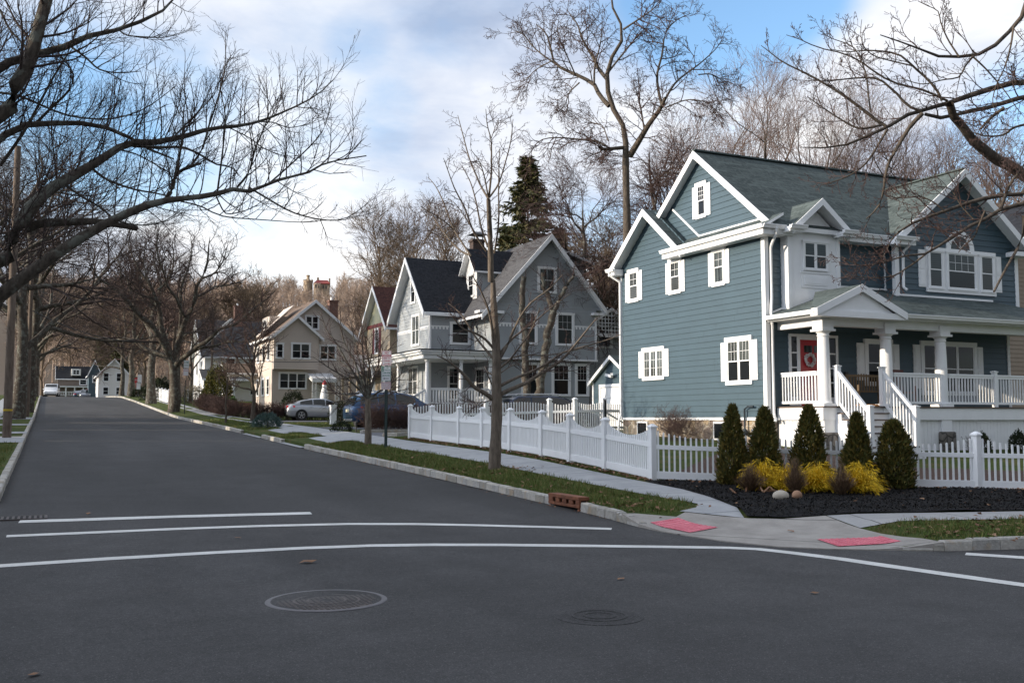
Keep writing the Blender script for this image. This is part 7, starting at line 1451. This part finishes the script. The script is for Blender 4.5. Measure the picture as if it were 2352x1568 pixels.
# ------------------------------------------------------------------ poles and wires
M['pole'] = bark('weathered_pole_wood', (.10, .075, .06), (.20, .16, .13), None, .6)
def pole(x, y, h, r, label, lean=(0, 0), arm=True):
    z = gh(x, y); t = thing('utility_pole', label, 'utility pole', (x, y, z), group='wooden utility poles'); mb = MB(); mb.tube([(x, y, z - .2), (x + lean[0] * h, y + lean[1] * h, z + h)], [r, r * .7], 12); mb.build('shaft', M['pole'], t, smooth=True)
    if arm: mb = MB(); mb.box((x + lean[0] * h - 1.1, y - .06, z + h - .7), (x + lean[0] * h + 1.1, y + .06, z + h - .58)); mb.build('crossarm', M['pole'], t)
    return Vector((x + lean[0] * h, y + lean[1] * h, z + h))
q1 = pole(-1.25, 39.6, 10.5, .15, 'tall wooden utility pole nearest the left edge, standing in the verge', arm=False); mb = MB(); mb.lathe((-1.25, 39.6, gh(-1.25, 39.6) + .95), [(.152, 0), (.152, .07)], 14); o = mb.build('marker_band', plain('yellow_band', (.5, .35, .02), .5)); adopt(o, [c for c in scene.objects if c.name == 'utility_pole'][0])
q2 = pole(-1.1, 68, 10.2, .15, 'reddish wooden utility pole beside the first big left hand trunk'); q3 = pole(-1.2, 112, 10, .15, 'far wooden utility pole on the left verge near the white van')
p = at(390, 946, 73.5); q4 = pole(p.x, p.y, 6.3, .16, 'short leaning wooden pole left of the great spreading tree', (.035, .0), False); p = onX(527, 850, 15.0); q5 = pole(14.8, 103, 6.9, .13, 'thin wooden pole before the white house with the grey roof', (.01, 0), False)
mb = MB(); mb.box((-1.75, 38.2, .6), (-1.62, 38.33, 4.2)); tag(mb.build('sign_post', M['metal']), 'black square post at the very left edge before the utility pole', 'post')
def wire(a, b, sag, label, r=.012):
    a = Vector(a); b = Vector(b); mb = MB(); mb.tube([a.lerp(b, s / 24) - Vector((0, 0, sag * 4 * (s / 24) * (1 - s / 24))) for s in range(25)], r, 5, cap=False); tag(mb.build('overhead_wire', M['metal']), label, 'wire', 'overhead wires')
wire(q2 - Vector((0, 0, 3.6)), q4 - Vector((0, 0, .9)), .9, 'thick black cable sagging across the street in front of the great tree', .03); wire(q4 - Vector((0, 0, .9)), (19, 88.4, 7.9), .5, 'black cable running from the short leaning pole to the beige house', .028)
wire(q2 - Vector((0, 0, 2.2)), q4 - Vector((0, 0, .3)), .4, 'thin upper wire crossing the street above the thick cable', .014); wire(q3 - Vector((0, 0, 2.0)), (9.5, 118, 9.6), .5, 'thin wire crossing the street furthest away', .016)
wire(q1 - Vector((.9, 0, .6)), q2 - Vector((.9, 0, .6)), .6, 'wire along the left verge between the two nearest poles'); wire(q2 - Vector((.9, 0, .6)), q3 - Vector((.9, 0, .6)), .6, 'wire along the left verge between the two farther poles')
wire((9.5, 75, 6.2), (22.4, 67.5, 6.0), .5, 'service cable from the great tree side to the tan house', .022)

# ------------------------------------------------------------------ hedges, shrubs, yard things
def twig_hedge(label, a, b, h, w, n, seed, mat='twig', name='hedge', grp=None, lean=.25, r=.008):
    g = np.random.default_rng(seed); a = np.array(a); b = np.array(b); f = g.uniform(0, 1, n); L_ = np.linalg.norm(b - a); d = (b - a) / L_; nr = np.array([d[1], -d[0]])
    xy = a + (b - a) * f[:, None] + nr * (g.uniform(-.35, .35, n) * w)[:, None]; z = np.array([gh(x, y) for x, y in xy]); t = thing(name, label, 'hedge' if name == 'hedge' else 'shrub', (*((a + b) / 2), float(z.mean())), group=grp)
    P = np.zeros((n, 6, 3)); P[:, 0] = np.c_[xy, z]; D = unit(np.c_[g.normal(0, lean, n), g.normal(0, lean, n), np.ones(n)]); ln = h * g.uniform(.6, 1.0, n)
    for k in range(1, 6): D = unit(D + g.normal(0, .18, D.shape)); P[:, k] = P[:, k - 1] + D * (ln / 5)[:, None]
    Rr = np.linspace(r, r * .4, 6)[None] * np.ones((n, 1)); c = kids(g, P, Rr, 7, .2, 1, 45, h * .4, 4, .02, .25, .8, r * .5, .3); c2 = kids(g, *c, 4, .2, 1, 50, h * .18, 3, 0, .25, .9, r * .45, .3)
    tubes([(P, Rr, 3), (c[0], c[1], 3), (c2[0], c2[1], 3)], 'branches', M[mat], t); return t
twig_hedge('leafless brown hedge in a mulch strip in front of the blue vehicle', (11.3, 38.0), (19.5, 38.0), 1.2, .9, 420, 1, r=.010, grp='leafless hedges')
twig_hedge('brown clipped hedge along the sidewalk below the golden green holly', (10.95, 67), (10.95, 80), 1.25, 1.2, 420, 2, r=.016, grp='leafless hedges'); twig_hedge('brown hedge running back behind the tail of the silver car', (11.3, 67), (18, 67), 1.2, 1.0, 300, 3, r=.014, grp='leafless hedges')
twig_hedge('dark purple leafless shrub against the stone foundation of the blue house', (16.9, 24.4), (17.7, 26.2), 1.05, .9, 70, 4, 'twig', 'bare_shrub', lean=.55, r=.006)
twig_hedge('low reddish bare shrubs behind the back yard fence', (13.5, 32.6), (17.5, 32.4), .9, .7, 60, 5, 'twig', 'bare_shrub', r=.006)
twig_hedge('small leafless shrub at the foot of the porch left of the little evergreens', (23.0, 19.6), (23.4, 19.6), .5, .4, 22, 6, 'twig', 'bare_shrub', r=.005)
p = at(675, 905, 72); bush('yew_shrub', 'big round dark yew behind the roof of the silver car', 'shrub', p.x, p.y, 1.75, .92, LEAF['yew'], 5000, .10, .05, 1.75)
p = Vector((9.2, 46.3)); bush('juniper_shrub', 'low blue green juniper mound at the kerb', 'shrub', p.x, p.y, .62, .62, LEAF['juniper'], 2600, .11, .03, up=.9); p = at(785, 984, 40); bush('box_shrub', 'small dark clipped box shrub on the lawn before the silver car', 'shrub', p.x, p.y, .38, .40, LEAF['yew'], 1200, .06, .035)
p = at(782, 962, 58); bush('evergreen_shrub', 'dark bushy evergreen right of the white gate pillar', 'shrub', p.x, p.y, 1.25, .62, LEAF['yew'], 2600, .10, .05, gh(p.x, p.y)); p = at(500, 905, 82); bush('holly_tree', 'golden green holly standing behind the brown hedge', 'tree', p.x, p.y, 3.7, 1.15, LEAF['holly'], 7000, .16, .09, 2.1, up=1.2); p = at(528, 915, 80); bush('laurel_shrub', 'bright green leafy shrub at the foot of the holly', 'shrub', p.x, p.y, 1.3, .8, LEAF['bright'], 2200, .14, .08, 1.95)
p = at(365, 905, 100); bush('rhododendron_shrub', 'dark green rhododendron behind the white fence and the great tree', 'shrub', p.x, p.y, 2.6, 1.5, LEAF['yew'], 4500, .22, .09, 2.9); p = at(322, 912, 112); bush('evergreen_shrub', 'round dark evergreen left of the far white fence', 'shrub', p.x, p.y, 1.6, .9, LEAF['yew'], 2400, .16, .08, 3.5); p = at(448, 900, 95); bush('grey_shrub', 'greyish loose shrub between the great tree and the holly', 'shrub', p.x, p.y, 2.0, 1.3, foliage('grey_green_leaves', (.06, .06, .035), (.10, .09, .055), (.16, .13, .09)), 3200, .15, .05, 2.6)
p = at(765, 963, 56); gp = MB(); z = gh(p.x, p.y); gp.box((p.x - .16, p.y - .16, z - .1), (p.x + .16, p.y + .16, z + 1.02)); gp.box((p.x - .2, p.y - .2, z + 1.02), (p.x + .2, p.y + .2, z + 1.1)); tag(gp.build('gate_pillar', M['white'], bevel=.01), 'white square gate pillar hiding the front of the silver car', 'pillar')
p = at(745, 915, 72); fig = thing('lawn_figure', 'white stuffed yard figure with a red cap standing in front of the beige house', 'decoration', p); z = p.z - .2; mb = MB(); mb.lathe((p.x, p.y, z), [(.28, 0), (.32, .3), (.25, .7), (.16, 1.0), (.17, 1.15), (.10, 1.3)], 16); mb.build('body', M['white'], fig, smooth=True); mb = MB(); mb.lathe((p.x, p.y, z + 1.2), [(.17, 0), (.16, .1), (.03, .35)], 14); mb.build('cap', M['red'], fig, smooth=True)
mb = MB(); p = at(820, 975, 42); z = gh(p.x, p.y); 
q = at(818, 1004, 39); t = thing('garden_light', 'short black garden light on the lawn edge', 'lamp', q); mb = MB(); z = gh(q.x, q.y); mb.lathe((q.x, q.y, z), [(.02, 0), (.02, .22), (.07, .24), (.08, .4), (.02, .43)], 10); mb.build('stake_lamp', M['metal'], t)
F5 = thing('picket_fence', 'short white picket fence in sunlight behind the great tree, along the far sidewalk', 'fence', (10.1, 100, 3), group='far white picket fences'); PP = [Vector((9.9 + .03 * k, 91 + 3.4 * k, gh(10, 91 + 3.4 * k))) for k in range(7)]
for a, b in zip(PP, PP[1:]): post(F5, a.x, a.y, a.z, 1.25, .14); bay(F5, a, b, .16, .12, 0, 1.15)
F6 = thing('picket_fence', 'white picket fence section across a yard right of the great tree', 'fence', (14.5, 108, 3.3), group='far white picket fences'); PP = [Vector((x, 108, 3.35)) for x in (13.2, 14.7, 16.2)]
for a, b in zip(PP, PP[1:]): post(F6, a.x, a.y, a.z, 1.2, .14); bay(F6, a, b, .2, .1, 0, 1.1)
F7 = thing('picket_fence', 'white fence at the left edge behind the first big trunk', 'fence', (-4.4, 66, 1.6), group='far white picket fences'); PP = [Vector((-4.4, 60 + 2.6 * k, gh(-4.4, 60 + 2.6 * k))) for k in range(7)]
for a, b in zip(PP, PP[1:]): post(F7, a.x, a.y, a.z, 1.35, .14); bay(F7, a, b, .15, .12, 0, 1.25)
# ------------------------------------------------------------------ more trees
g = np.random.default_rng(77)
for i, (x, y, h, r, lab) in enumerate([(-1.55, 63, 17, .36, 'first big trunk of the left hand row, flared at its foot'), (-1.25, 76, 17, .34, 'second big trunk of the left hand row beside the reddish pole'), (-1.4, 104, 16, .36, 'third tree of the left hand row, arching over the street'), (-1.3, 119, 16, .34, 'fourth tree of the left hand row in front of the far pole'), (-1.6, 134, 16, .34, 'furthest tree of the left hand row by the white van'), (-5.5, 52, 17, .3, 'tall bare tree in the front yard behind the nearest utility pole'), (-6.5, 72, 18, .3, 'tall bare tree standing back behind the left hand row')]):
    grown('street_tree', lab, (x, y), h, r, g, fork=.22, nl=13, mats=('barkd', 'twigd'), levels=(8, 7, 4), lean=(.04, 0), up=.06, tipr=.007, group='bare street trees on the left', ang=52, llen=.6)
for i, (x, y, h, r, lab) in enumerate([(8.5, 95, 15, .38, 'straight trunked bare tree just left of the great spreading tree'), (8.7, 122, 15, .34, 'bare tree on the right verge past the far white fence'), (9.2, 146, 14, .3, 'bare tree near the stop sign'), (14.5, 128, 15, .28, 'bare yard tree in front of the far white house'), (12.5, 100, 9, .14, 'small bare yard tree behind the great spreading tree')]):
    grown('street_tree', lab, (x, y), h, r, g, fork=.25, nl=12, mats=('barkd', 'twig'), levels=(8, 6, 4), up=.08, tipr=.008, group='bare trees up the right side of the street', ang=46, llen=.55)
grown('young_tree', 'slender bare tree left of the juniper on the right verge', (10.0, 54.2), 5.6, .10, g, fork=.28, nl=16, mats=('bark', 'twig'), levels=(7, 6), up=.06, tipr=.008, ang=42, llen=.55); grown('sapling', 'thin sapling left of the slender bare tree', (8.55, 53.9), 3.6, .045, g, fork=.35, nl=9, mats=('bark', 'twig'), levels=(5, 4), up=.1, tipr=.006, ang=35, llen=.4)
# trees behind the blue house
M['twigr'] = bark('red_brown_twig', (.15, .11, .095), (.27, .20, .175))
for i, (px_, dep, ty, sp, lab) in enumerate([(1612, 58, 300, 40, 'slim bare tree right behind the highest roof peak'), (1690, 66, 215, 36, 'bare tree behind the left part of the long ridge'), (1765, 62, 190, 38, 'tall feathery bare tree behind the middle of the long ridge'), (1835, 70, 225, 34, 'bare tree with a forked trunk behind the long ridge'), (1905, 64, 240, 38, 'bare tree behind the dormer peak'), (1970, 72, 265, 36, 'reddish bare tree behind the right part of the ridge'), (2035, 63, 270, 36, 'bare tree at the right end of the long ridge'), (2100, 70, 300, 38, 'reddish bare tree between the ridge and the right gable'), (2170, 62, 310, 38, 'bare tree behind the right gable peak'), (2245, 68, 330, 38, 'bare tree behind the right slope of the right gable'), (2320, 60, 340, 38, 'reddish bare tree over the neighbour roof at the right edge'), (2400, 66, 300, 38, 'bare tree at the right edge of the picture behind the brown sided house')]):
    p = at(px_, 900, dep); zt = EYE + (960 - ty) / FPX * dep; h = zt - 1.0
    grown('yard_tree', lab, (p.x, p.y, 1.0), h, .20, g, fork=.22, nl=13, mats=('bark', 'twigr'), levels=(7, 5, 4), up=.13, tipr=.008, group='bare trees behind the blue house', ang=sp, llen=.42, wig=.1)
for i, (px_, dep, ty, lab) in enumerate([(1508, 53, 285, 'dark bare tree with drooping boughs left of the highest roof peak'), (1345, 60, 400, 'bare tree with drooping boughs between the spruce and the tall trunk')]):
    p = at(px_, 900, dep); h = EYE + (960 - ty) / FPX * dep - 1
    grown('yard_tree', lab, (p.x, p.y, 1.0), h, .26, g, fork=.35, nl=14, mats=('barkd', 'twig'), levels=(9, 7, 5), up=-.03, tipr=.009, group='drooping bare trees behind the houses', ang=62, llen=.42, wig=.2)
for i, (px_, dep, ty, lab) in enumerate([(868, 92, 520, 'pale sunlit bare tree behind the brown shingle roof'), (955, 98, 500, 'pale bare tree above the charcoal roof of the grey house'), (1010, 90, 530, 'bare tree just left of the grey house chimney'), (1395, 66, 560, 'bare tree behind the lattice gable'), (1375, 75, 590, 'bare reddish tree above the lattice gable')]):
    p = at(px_, 900, dep); h = EYE + (960 - ty) / FPX * dep - 1.5
    grown('yard_tree', lab, (p.x, p.y, 1.5), h, .2, g, fork=.2, nl=15, mats=('barkw', 'barkw'), levels=(8, 6, 5), up=.12, tipr=.014, group='pale bare trees behind the grey house', ang=38, llen=.45)
# spruce
def spruce(px_, dep, ty, rb, label, seed):
    p = at(px_, 900, dep); z0 = 1.0; h = EYE + (960 - ty) / FPX * dep - z0; gg = np.random.default_rng(seed); t = thing('spruce_tree', label, 'tree', (p.x, p.y, z0)); n = 520; f = np.sort(gg.uniform(.03, 1, n)) ** .9; a = gg.uniform(0, 6.283, n); ln = rb * (1 - f) ** .85 * gg.uniform(.45, 1.15, n) + .15
    P = np.zeros((n, 6, 3)); s = np.linspace(0, 1, 6)
    for k in range(6): P[:, k] = np.c_[p.x + ln * s[k] * np.cos(a), p.y + ln * s[k] * np.sin(a), z0 + f * h - ln * .45 * s[k] + ln * .42 * s[k] ** 2.2]
    tk = np.array([[p.x, p.y, z0 + h * q] for q in np.linspace(0, 1, 8)]); tubes([(tk[None], np.linspace(.28, .02, 8)[None], 8)], 'trunk', M['barkd'], t)
    PP = []; DD = []
    for k in range(34):
        q = gg.uniform(.1, 1, n); i = np.clip((q * 5).astype(int), 0, 4); w_ = (q * 5 - i)[:, None]; b = np.arange(n); c = P[b, i] * (1 - w_) + P[b, i + 1] * w_; tan = unit(P[b, i + 1] - P[b, i]); sd = np.c_[-np.sin(a), np.cos(a), np.zeros(n)] * gg.choice([-1, 1], n)[:, None]; PP.append(c); DD.append(tan * .7 + sd * .6 + np.array([0, 0, -.55]))
    V, F = leaves(np.vstack(PP), np.vstack(DD), .60, .15, .45); raw_mesh('crown', V, F, LEAF['spruce'], t, smooth=False)
spruce(1213, 76, 352, 7.0, 'tall dark spruce rising behind the grey house', 5); spruce(1165, 80, 520, 3.2, 'shorter brownish spruce left of the tall one', 6); spruce(1285, 78, 520, 3.4, 'shorter spruce right of the tall one', 8)
spruce(275, 178, 745, 3.4, 'yellow green evergreen near the end of the street above the white house', 9); spruce(235, 225, 690, 4.0, 'dark pine far behind the end of the street', 10)
# trees around the end of the street
for i, (px_, dep, ty, lab) in enumerate([(95, 185, 700, 'bare tree left of the brown house at the end of the street'), (160, 232, 690, 'bare tree behind the brown house at the end of the street'), (262, 190, 730, 'pale leaning bare tree above the far white house'), (300, 172, 720, 'pale bare tree behind the stop sign'), (330, 150, 700, 'bare tree between the stop sign and the far fence'), (215, 240, 700, 'bare tree behind the teal house'), (455, 150, 690, 'bare tree behind the far white house with the porch'), (560, 125, 680, 'bare tree left of the beige house'), (600, 150, 670, 'bare tree behind the beige house roof')]):
    p = at(px_, 900, dep); zb = 5 if p.y > 150 else 3.5; h = EYE + (960 - ty) / FPX * dep - zb
    grown('far_tree', lab, (p.x, p.y, zb), h, .22, g, fork=.2, nl=12, mats=('barkw', 'barkw'), levels=(7, 6, 4), up=.08, tipr=.026, group='bare trees around the end of the street', ang=42, llen=.5)
# the wooded hill with its stone house
def hill_h(x, y):
    k = sm((y - 225) / 290); side = 1 - .30 * sm((-20 - x) / 160) + .06 * math.sin(x * .03 + 1); return 5 * (1 - k) + k * (50 * side + 13 * math.exp(-((x - 138) / 70) ** 2)) - .4
grid_sheet('hill', list(np.arange(-420, 620, 20)), list(np.arange(215, 900, 18)), hill_h, N('hill_ground').done((.085, .062, .042), .95))
M['wood'] = plain('woodland_bark', (.36, .275, .215), .9, .35, .02); gw = np.random.default_rng(99); protos = []
for k in range(5):
    h = 1.0; P = np.array([[gw.normal(0, .02) * s, gw.normal(0, .02) * s, s] for s in np.linspace(0, 1, 5)]); Rr = np.linspace(.016, .004, 5); L1 = kids(gw, P[None], Rr[None], 11, .2, .97, 40, .42, 4, .10, .14, .5, .004, .5); L2 = kids(gw, *L1, 7, .2, 1, 40, .19, 3, .06, .15, .7, .0034, .4)
    V = []; F = []; off = 0
    for (Pq, Rq, kk) in ((P[None], Rr[None], 3), (L1[0], L1[1], 3), (L2[0], L2[1], 3)):
        B_, n_ = Pq.shape[:2]; T_ = unit(np.gradient(Pq, axis=1)); a_ = unit(np.cross(T_, np.array([.1, .2, 1.0]) + T_[..., ::-1] * .3)); b_ = np.cross(T_, a_); th = np.arange(kk) * 2 * np.pi / kk
        v_ = Pq[:, :, None] + Rq[:, :, None, None] * (np.cos(th)[:, None] * a_[:, :, None] + np.sin(th)[:, None] * b_[:, :, None]); idx = np.arange(B_ * n_ * kk).reshape(B_, n_, kk) + off; F.append(np.stack([idx[:, :-1], np.roll(idx[:, :-1], -1, 2), np.roll(idx[:, 1:], -1, 2), idx[:, 1:]], -1).reshape(-1, 4)); V.append(v_.reshape(-1, 3)); off += B_ * n_ * kk
    protos.append((np.vstack(V), np.vstack(F)))
VV = []; FF = []; off = 0; cnt = 0
while cnt < 1900:
    px_ = gw.uniform(20, 1120); dep = math.sqrt(gw.uniform(240 ** 2, 560 ** 2)); p = at(px_, 960, dep)
    if math.hypot(p.x - 137, p.y - 549) < 16: continue
    z = hill_h(p.x, p.y); s = gw.uniform(8.5, 14.5) * (.45 if (672 < px_ < 775 and dep > 430) else 1); a = gw.uniform(0, 6.28); v, f = protos[gw.integers(5)]; c, sn = math.cos(a), math.sin(a); w_ = s * gw.uniform(.9, 1.3)
    VV.append(np.c_[(v[:, 0] * c - v[:, 1] * sn) * w_ + p.x, (v[:, 0] * sn + v[:, 1] * c) * w_ + p.y, v[:, 2] * s + z]); FF.append(f + off); off += len(v); cnt += 1
structure(raw_mesh('woodland', np.vstack(VV), np.vstack(FF), M['wood'], smooth=False), 'stuff')
CS = thing('stone_castle', 'tan stone castle house with a round tower and red roof on the wooded hilltop', 'castle', (136, 550, 60)); M['tanstone'] = stone('tan_castle_stone', [(.40, .30, .19), (.33, .25, .17), (.45, .35, .24), (.28, .21, .15), (.3, .25, .2)], .7); M['redtile'] = plain('red_roof_tile', (.28, .05, .04), .7, .2)
fc = Frame((136, 550, 3), (math.cos(R(-14)), math.sin(R(-14)), 0), (math.sin(R(-14)), -math.cos(R(-14)), 0))
mb = MB(); fc.box(mb, -2.0, 6.6, 58, 74.2, -9, 0); mb.prism([fc.p(-2.4, 58, 1.4), fc.p(-.9, 58, 2.2), fc.p(.9, 58, 2.2), fc.p(1.6, 58, 1.4), ][::-1], (0, 0, 16)); mb.build('wall', M['tanstone'], CS)
mb = MB(); c = fc.p(-5.4, 58, -2); mb.lathe(c, [(2.6, 0), (2.5, 16.5), (2.7, 16.7), (2.7, 17.6)], 20)
for k in range(8): a = k * .785; mb.box((c.x + 2.4 * math.cos(a) - .35, c.y + 2.4 * math.sin(a) - .35, 78.6), (c.x + 2.4 * math.cos(a) + .35, c.y + 2.4 * math.sin(a) + .35, 79.3))
mb.lathe(c + Vector((-.1, 0, 17)), [(.9, 0), (.85, 3.2), (1.05, 3.3), (1.05, 3.9)], 12); mb.build('tower', M['tanstone'], CS)
mb = MB(); mb.prism([fc.p(-2.6, 74.1, .6), fc.p(6.8, 74.1, .6), fc.p(5.4, 76.6, -4), fc.p(-.6, 76.6, -4)], (0, .2, -.3)); mb.prism([fc.p(-2.6, 74.1, -9), fc.p(-2.6, 74.1, .6), fc.p(-.6, 76.6, -4)], (.2, 0, -.3)); mb.build('roof', M['redtile'], CS)
mb = MB(); fc.box(mb, -.6, .6, 74, 78, -4.5, -3.5); mb.build('chimney', M['tanstone'], CS); mb = MB(); fc.box(mb, 6.0, 6.9, 72, 77.4, -2, -1); mb.build('chimney', M['tanstone'], CS)
for u in (-1.2, .3, 3.0, 4.6): mb = MB(); fc.box(mb, u - .4, u + .4, 71.3, 73.3, -.1, 2.25 if u < 1 else .05); mb.build('window', M['darkwall'], CS)
# ------------------------------------------------------------------ sky and sun
SUN_EL, SUN_AZ = R(14.0), R(10.0)        # low sun beyond the left side of the street, a little ahead of the camera
sdir = Vector((-math.cos(SUN_EL) * math.cos(SUN_AZ), math.cos(SUN_EL) * math.sin(SUN_AZ), math.sin(SUN_EL)))
ld = bpy.data.lights.new('sun', 'SUN'); ld.energy = 4.4; ld.angle = R(.6); ld.color = (1, .86, .68)
lo = bpy.data.objects.new('sun', ld); link(lo); lo.rotation_euler = sdir.to_track_quat('Z', 'Y').to_euler()
w = bpy.data.worlds.new('World'); scene.world = w; w.use_nodes = True; t = w.node_tree; nd = t.nodes; bg = nd['Background']
def wn(kind, **kw):
    x = nd.new('ShaderNode' + kind)
    for k, v in kw.items():
        if k in x.inputs: x.inputs[k].default_value = v
        else: setattr(x, k, v)
    return x
def wm(op, a, b=0.0, c=0.0):
    x = wn('Math', operation=op)
    for s, v in zip(x.inputs, (a, b, c)):
        if isinstance(v, (int, float)): s.default_value = v
        else: t.links.new(v, s)
    return x.outputs[0]
sky = wn('TexSky', sky_type='NISHITA'); sky.sun_disc = False; sky.sun_elevation = SUN_EL; sky.sun_rotation = R(-80.0)
sky.altitude = 60; sky.air_density = 1.0; sky.dust_density = .6; sky.ozone_density = 2.5
tc = wn('TexCoord'); sep = wn('SeparateXYZ'); t.links.new(tc.outputs['Generated'], sep.inputs[0])
zz = wm('ADD', wm('MAXIMUM', sep.outputs[2], 0.0), .16)
cb = wn('CombineXYZ'); t.links.new(wm('DIVIDE', sep.outputs[0], zz), cb.inputs[0]); t.links.new(wm('DIVIDE', sep.outputs[1], zz), cb.inputs[1])
def noise(scale, det, rough, off=(0, 0, 0)):
    mp = wn('Mapping'); mp.inputs['Location'].default_value = off; t.links.new(cb.outputs[0], mp.inputs[0])
    x = wn('TexNoise', Scale=scale, Detail=det, Roughness=rough, Distortion=.3); t.links.new(mp.outputs[0], x.inputs['Vector']); return x.outputs['Fac']
n1 = noise(.9, 7, .52, (3.1, 1.7, 0)); n2 = noise(1.5, 6, .55, (8, 2, 0)); n3 = noise(.5, 3, .5, (1, 9, 0))
def spot(x, y, r0, r1, amp):
    d = ray(x, y).normalized(); v = wn('VectorMath', operation='DOT_PRODUCT'); v.inputs[1].default_value = d
    nrm = wn('VectorMath', operation='NORMALIZE'); t.links.new(tc.outputs['Generated'], nrm.inputs[0]); t.links.new(nrm.outputs[0], v.inputs[0])
    mr = wn('MapRange', interpolation_type='SMOOTHSTEP'); t.links.new(v.outputs['Value'], mr.inputs[0])
    mr.inputs[1].default_value = math.cos(R(r1)); mr.inputs[2].default_value = math.cos(R(r0)); mr.inputs[3].default_value = 0; mr.inputs[4].default_value = amp
    return mr.outputs[0]
n4 = noise(3.2, 6, .6, (5, 5, 0))
cover = wm('ADD', wm('ADD', n1, .215), wm('MULTIPLY', wm('SUBTRACT', n4, .5), .45))
for s in ((1720, -60, 1.5, 7.5, .62), (2010, 150, 1, 8, -.16), (2250, 60, 1, 7, -.10), (1250, 330, 1, 9, -.05), (300, 260, 2, 7.5, .17), (120, 250, 1, 6, .14), (2330, 330, .5, 5.5, .40), (820, 100, .2, 2.2, .10), (900, 262, .2, 2.4, .12), (610, 600, .5, 4.0, .12), (1000, 250, 1, 6, .05), (730, 330, 1, 4, .04), (1500, 40, .5, 5, .2)):
    cover = wm('SUBTRACT', cover, spot(*s))
cm = wn('MapRange', interpolation_type='SMOOTHSTEP'); t.links.new(cover, cm.inputs[0]); cm.inputs[1].default_value = .30; cm.inputs[2].default_value = .80
n5 = noise(4.0, 6, .6, (2, 7, 0)); shade = wm('ADD', wm('ADD', wm('MULTIPLY', n2, .95), wm('MULTIPLY', n3, .35)), wm('MULTIPLY', wm('SUBTRACT', n5, .5), .30))
shade = wm('SUBTRACT', shade, .05)
for s in ((600, 430, 1, 9, .16), (1950, 120, 1, 9, .08), (480, 60, 1, 12, .16), (1180, 420, 1, 6, .1), (690, 560, 1, 5, .05)): shade = wm('ADD', shade, spot(*s))
for s in ((1180, 160, 1, 10, .10), (760, 360, .5, 5, .12), (1000, 450, .5, 5, .05), (2200, 330, 1, 7, .12)): shade = wm('SUBTRACT', shade, spot(*s))
cr = wn('ValToRGB'); t.links.new(shade, cr.inputs[0]); e = cr.color_ramp.elements
for k, (p, c) in enumerate([(.38, (.40, .47, .62)), (.50, (.56, .63, .77)), (.62, (.80, .83, .90)), (.78, (.96, .96, .97))]):
    if k > 1: e.new(.5)
    e[k].position = p; e[k].color = (*c, 1)
up = wn('VectorMath', operation='SCALE'); t.links.new(cr.outputs[0], up.inputs[0]); up.inputs['Scale'].default_value = 9.5
blue = wn('VectorMath', operation='MULTIPLY'); t.links.new(sky.outputs[0], blue.inputs[0]); blue.inputs[1].default_value = (2.5, 2.6, 2.6)
mx = wn('Mix', data_type='RGBA'); t.links.new(cm.outputs[0], mx.inputs[0]); t.links.new(blue.outputs[0], mx.inputs[6]); t.links.new(up.outputs[0], mx.inputs[7])
# thin bright cloud round the low sun (outside the picture), a little duller behind the camera
dt = wn('VectorMath', operation='DOT_PRODUCT'); t.links.new(tc.outputs['Generated'], dt.inputs[0]); dt.inputs[1].default_value = (-.95, .17, .25)
gr = wn('MapRange', interpolation_type='SMOOTHSTEP'); t.links.new(dt.outputs['Value'], gr.inputs[0]); gr.inputs[1].default_value = .38; gr.inputs[2].default_value = .98; gr.inputs[3].default_value = 1.0; gr.inputs[4].default_value = 2.6
bk = wn('MapRange', interpolation_type='SMOOTHSTEP'); t.links.new(sep.outputs[1], bk.inputs[0]); bk.inputs[1].default_value = -.9; bk.inputs[2].default_value = .1; bk.inputs[3].default_value = .52; bk.inputs[4].default_value = 1.0
fin = wn('VectorMath', operation='SCALE'); t.links.new(mx.outputs[2], fin.inputs[0]); t.links.new(wm('MULTIPLY', gr.outputs[0], bk.outputs[0]), fin.inputs['Scale'])
t.links.new(fin.outputs[0], bg.inputs['Color']); bg.inputs['Strength'].default_value = .1
scene.view_settings.view_transform = 'Standard'; scene.view_settings.look = 'None'; scene.view_settings.exposure = .32; scene.view_settings.gamma = 1
scene.cycles.max_bounces = 6; scene.cycles.diffuse_bounces = 3; scene.cycles.glossy_bounces = 3; scene.cycles.transmission_bounces = 2; scene.cycles.sample_clamp_indirect = 8
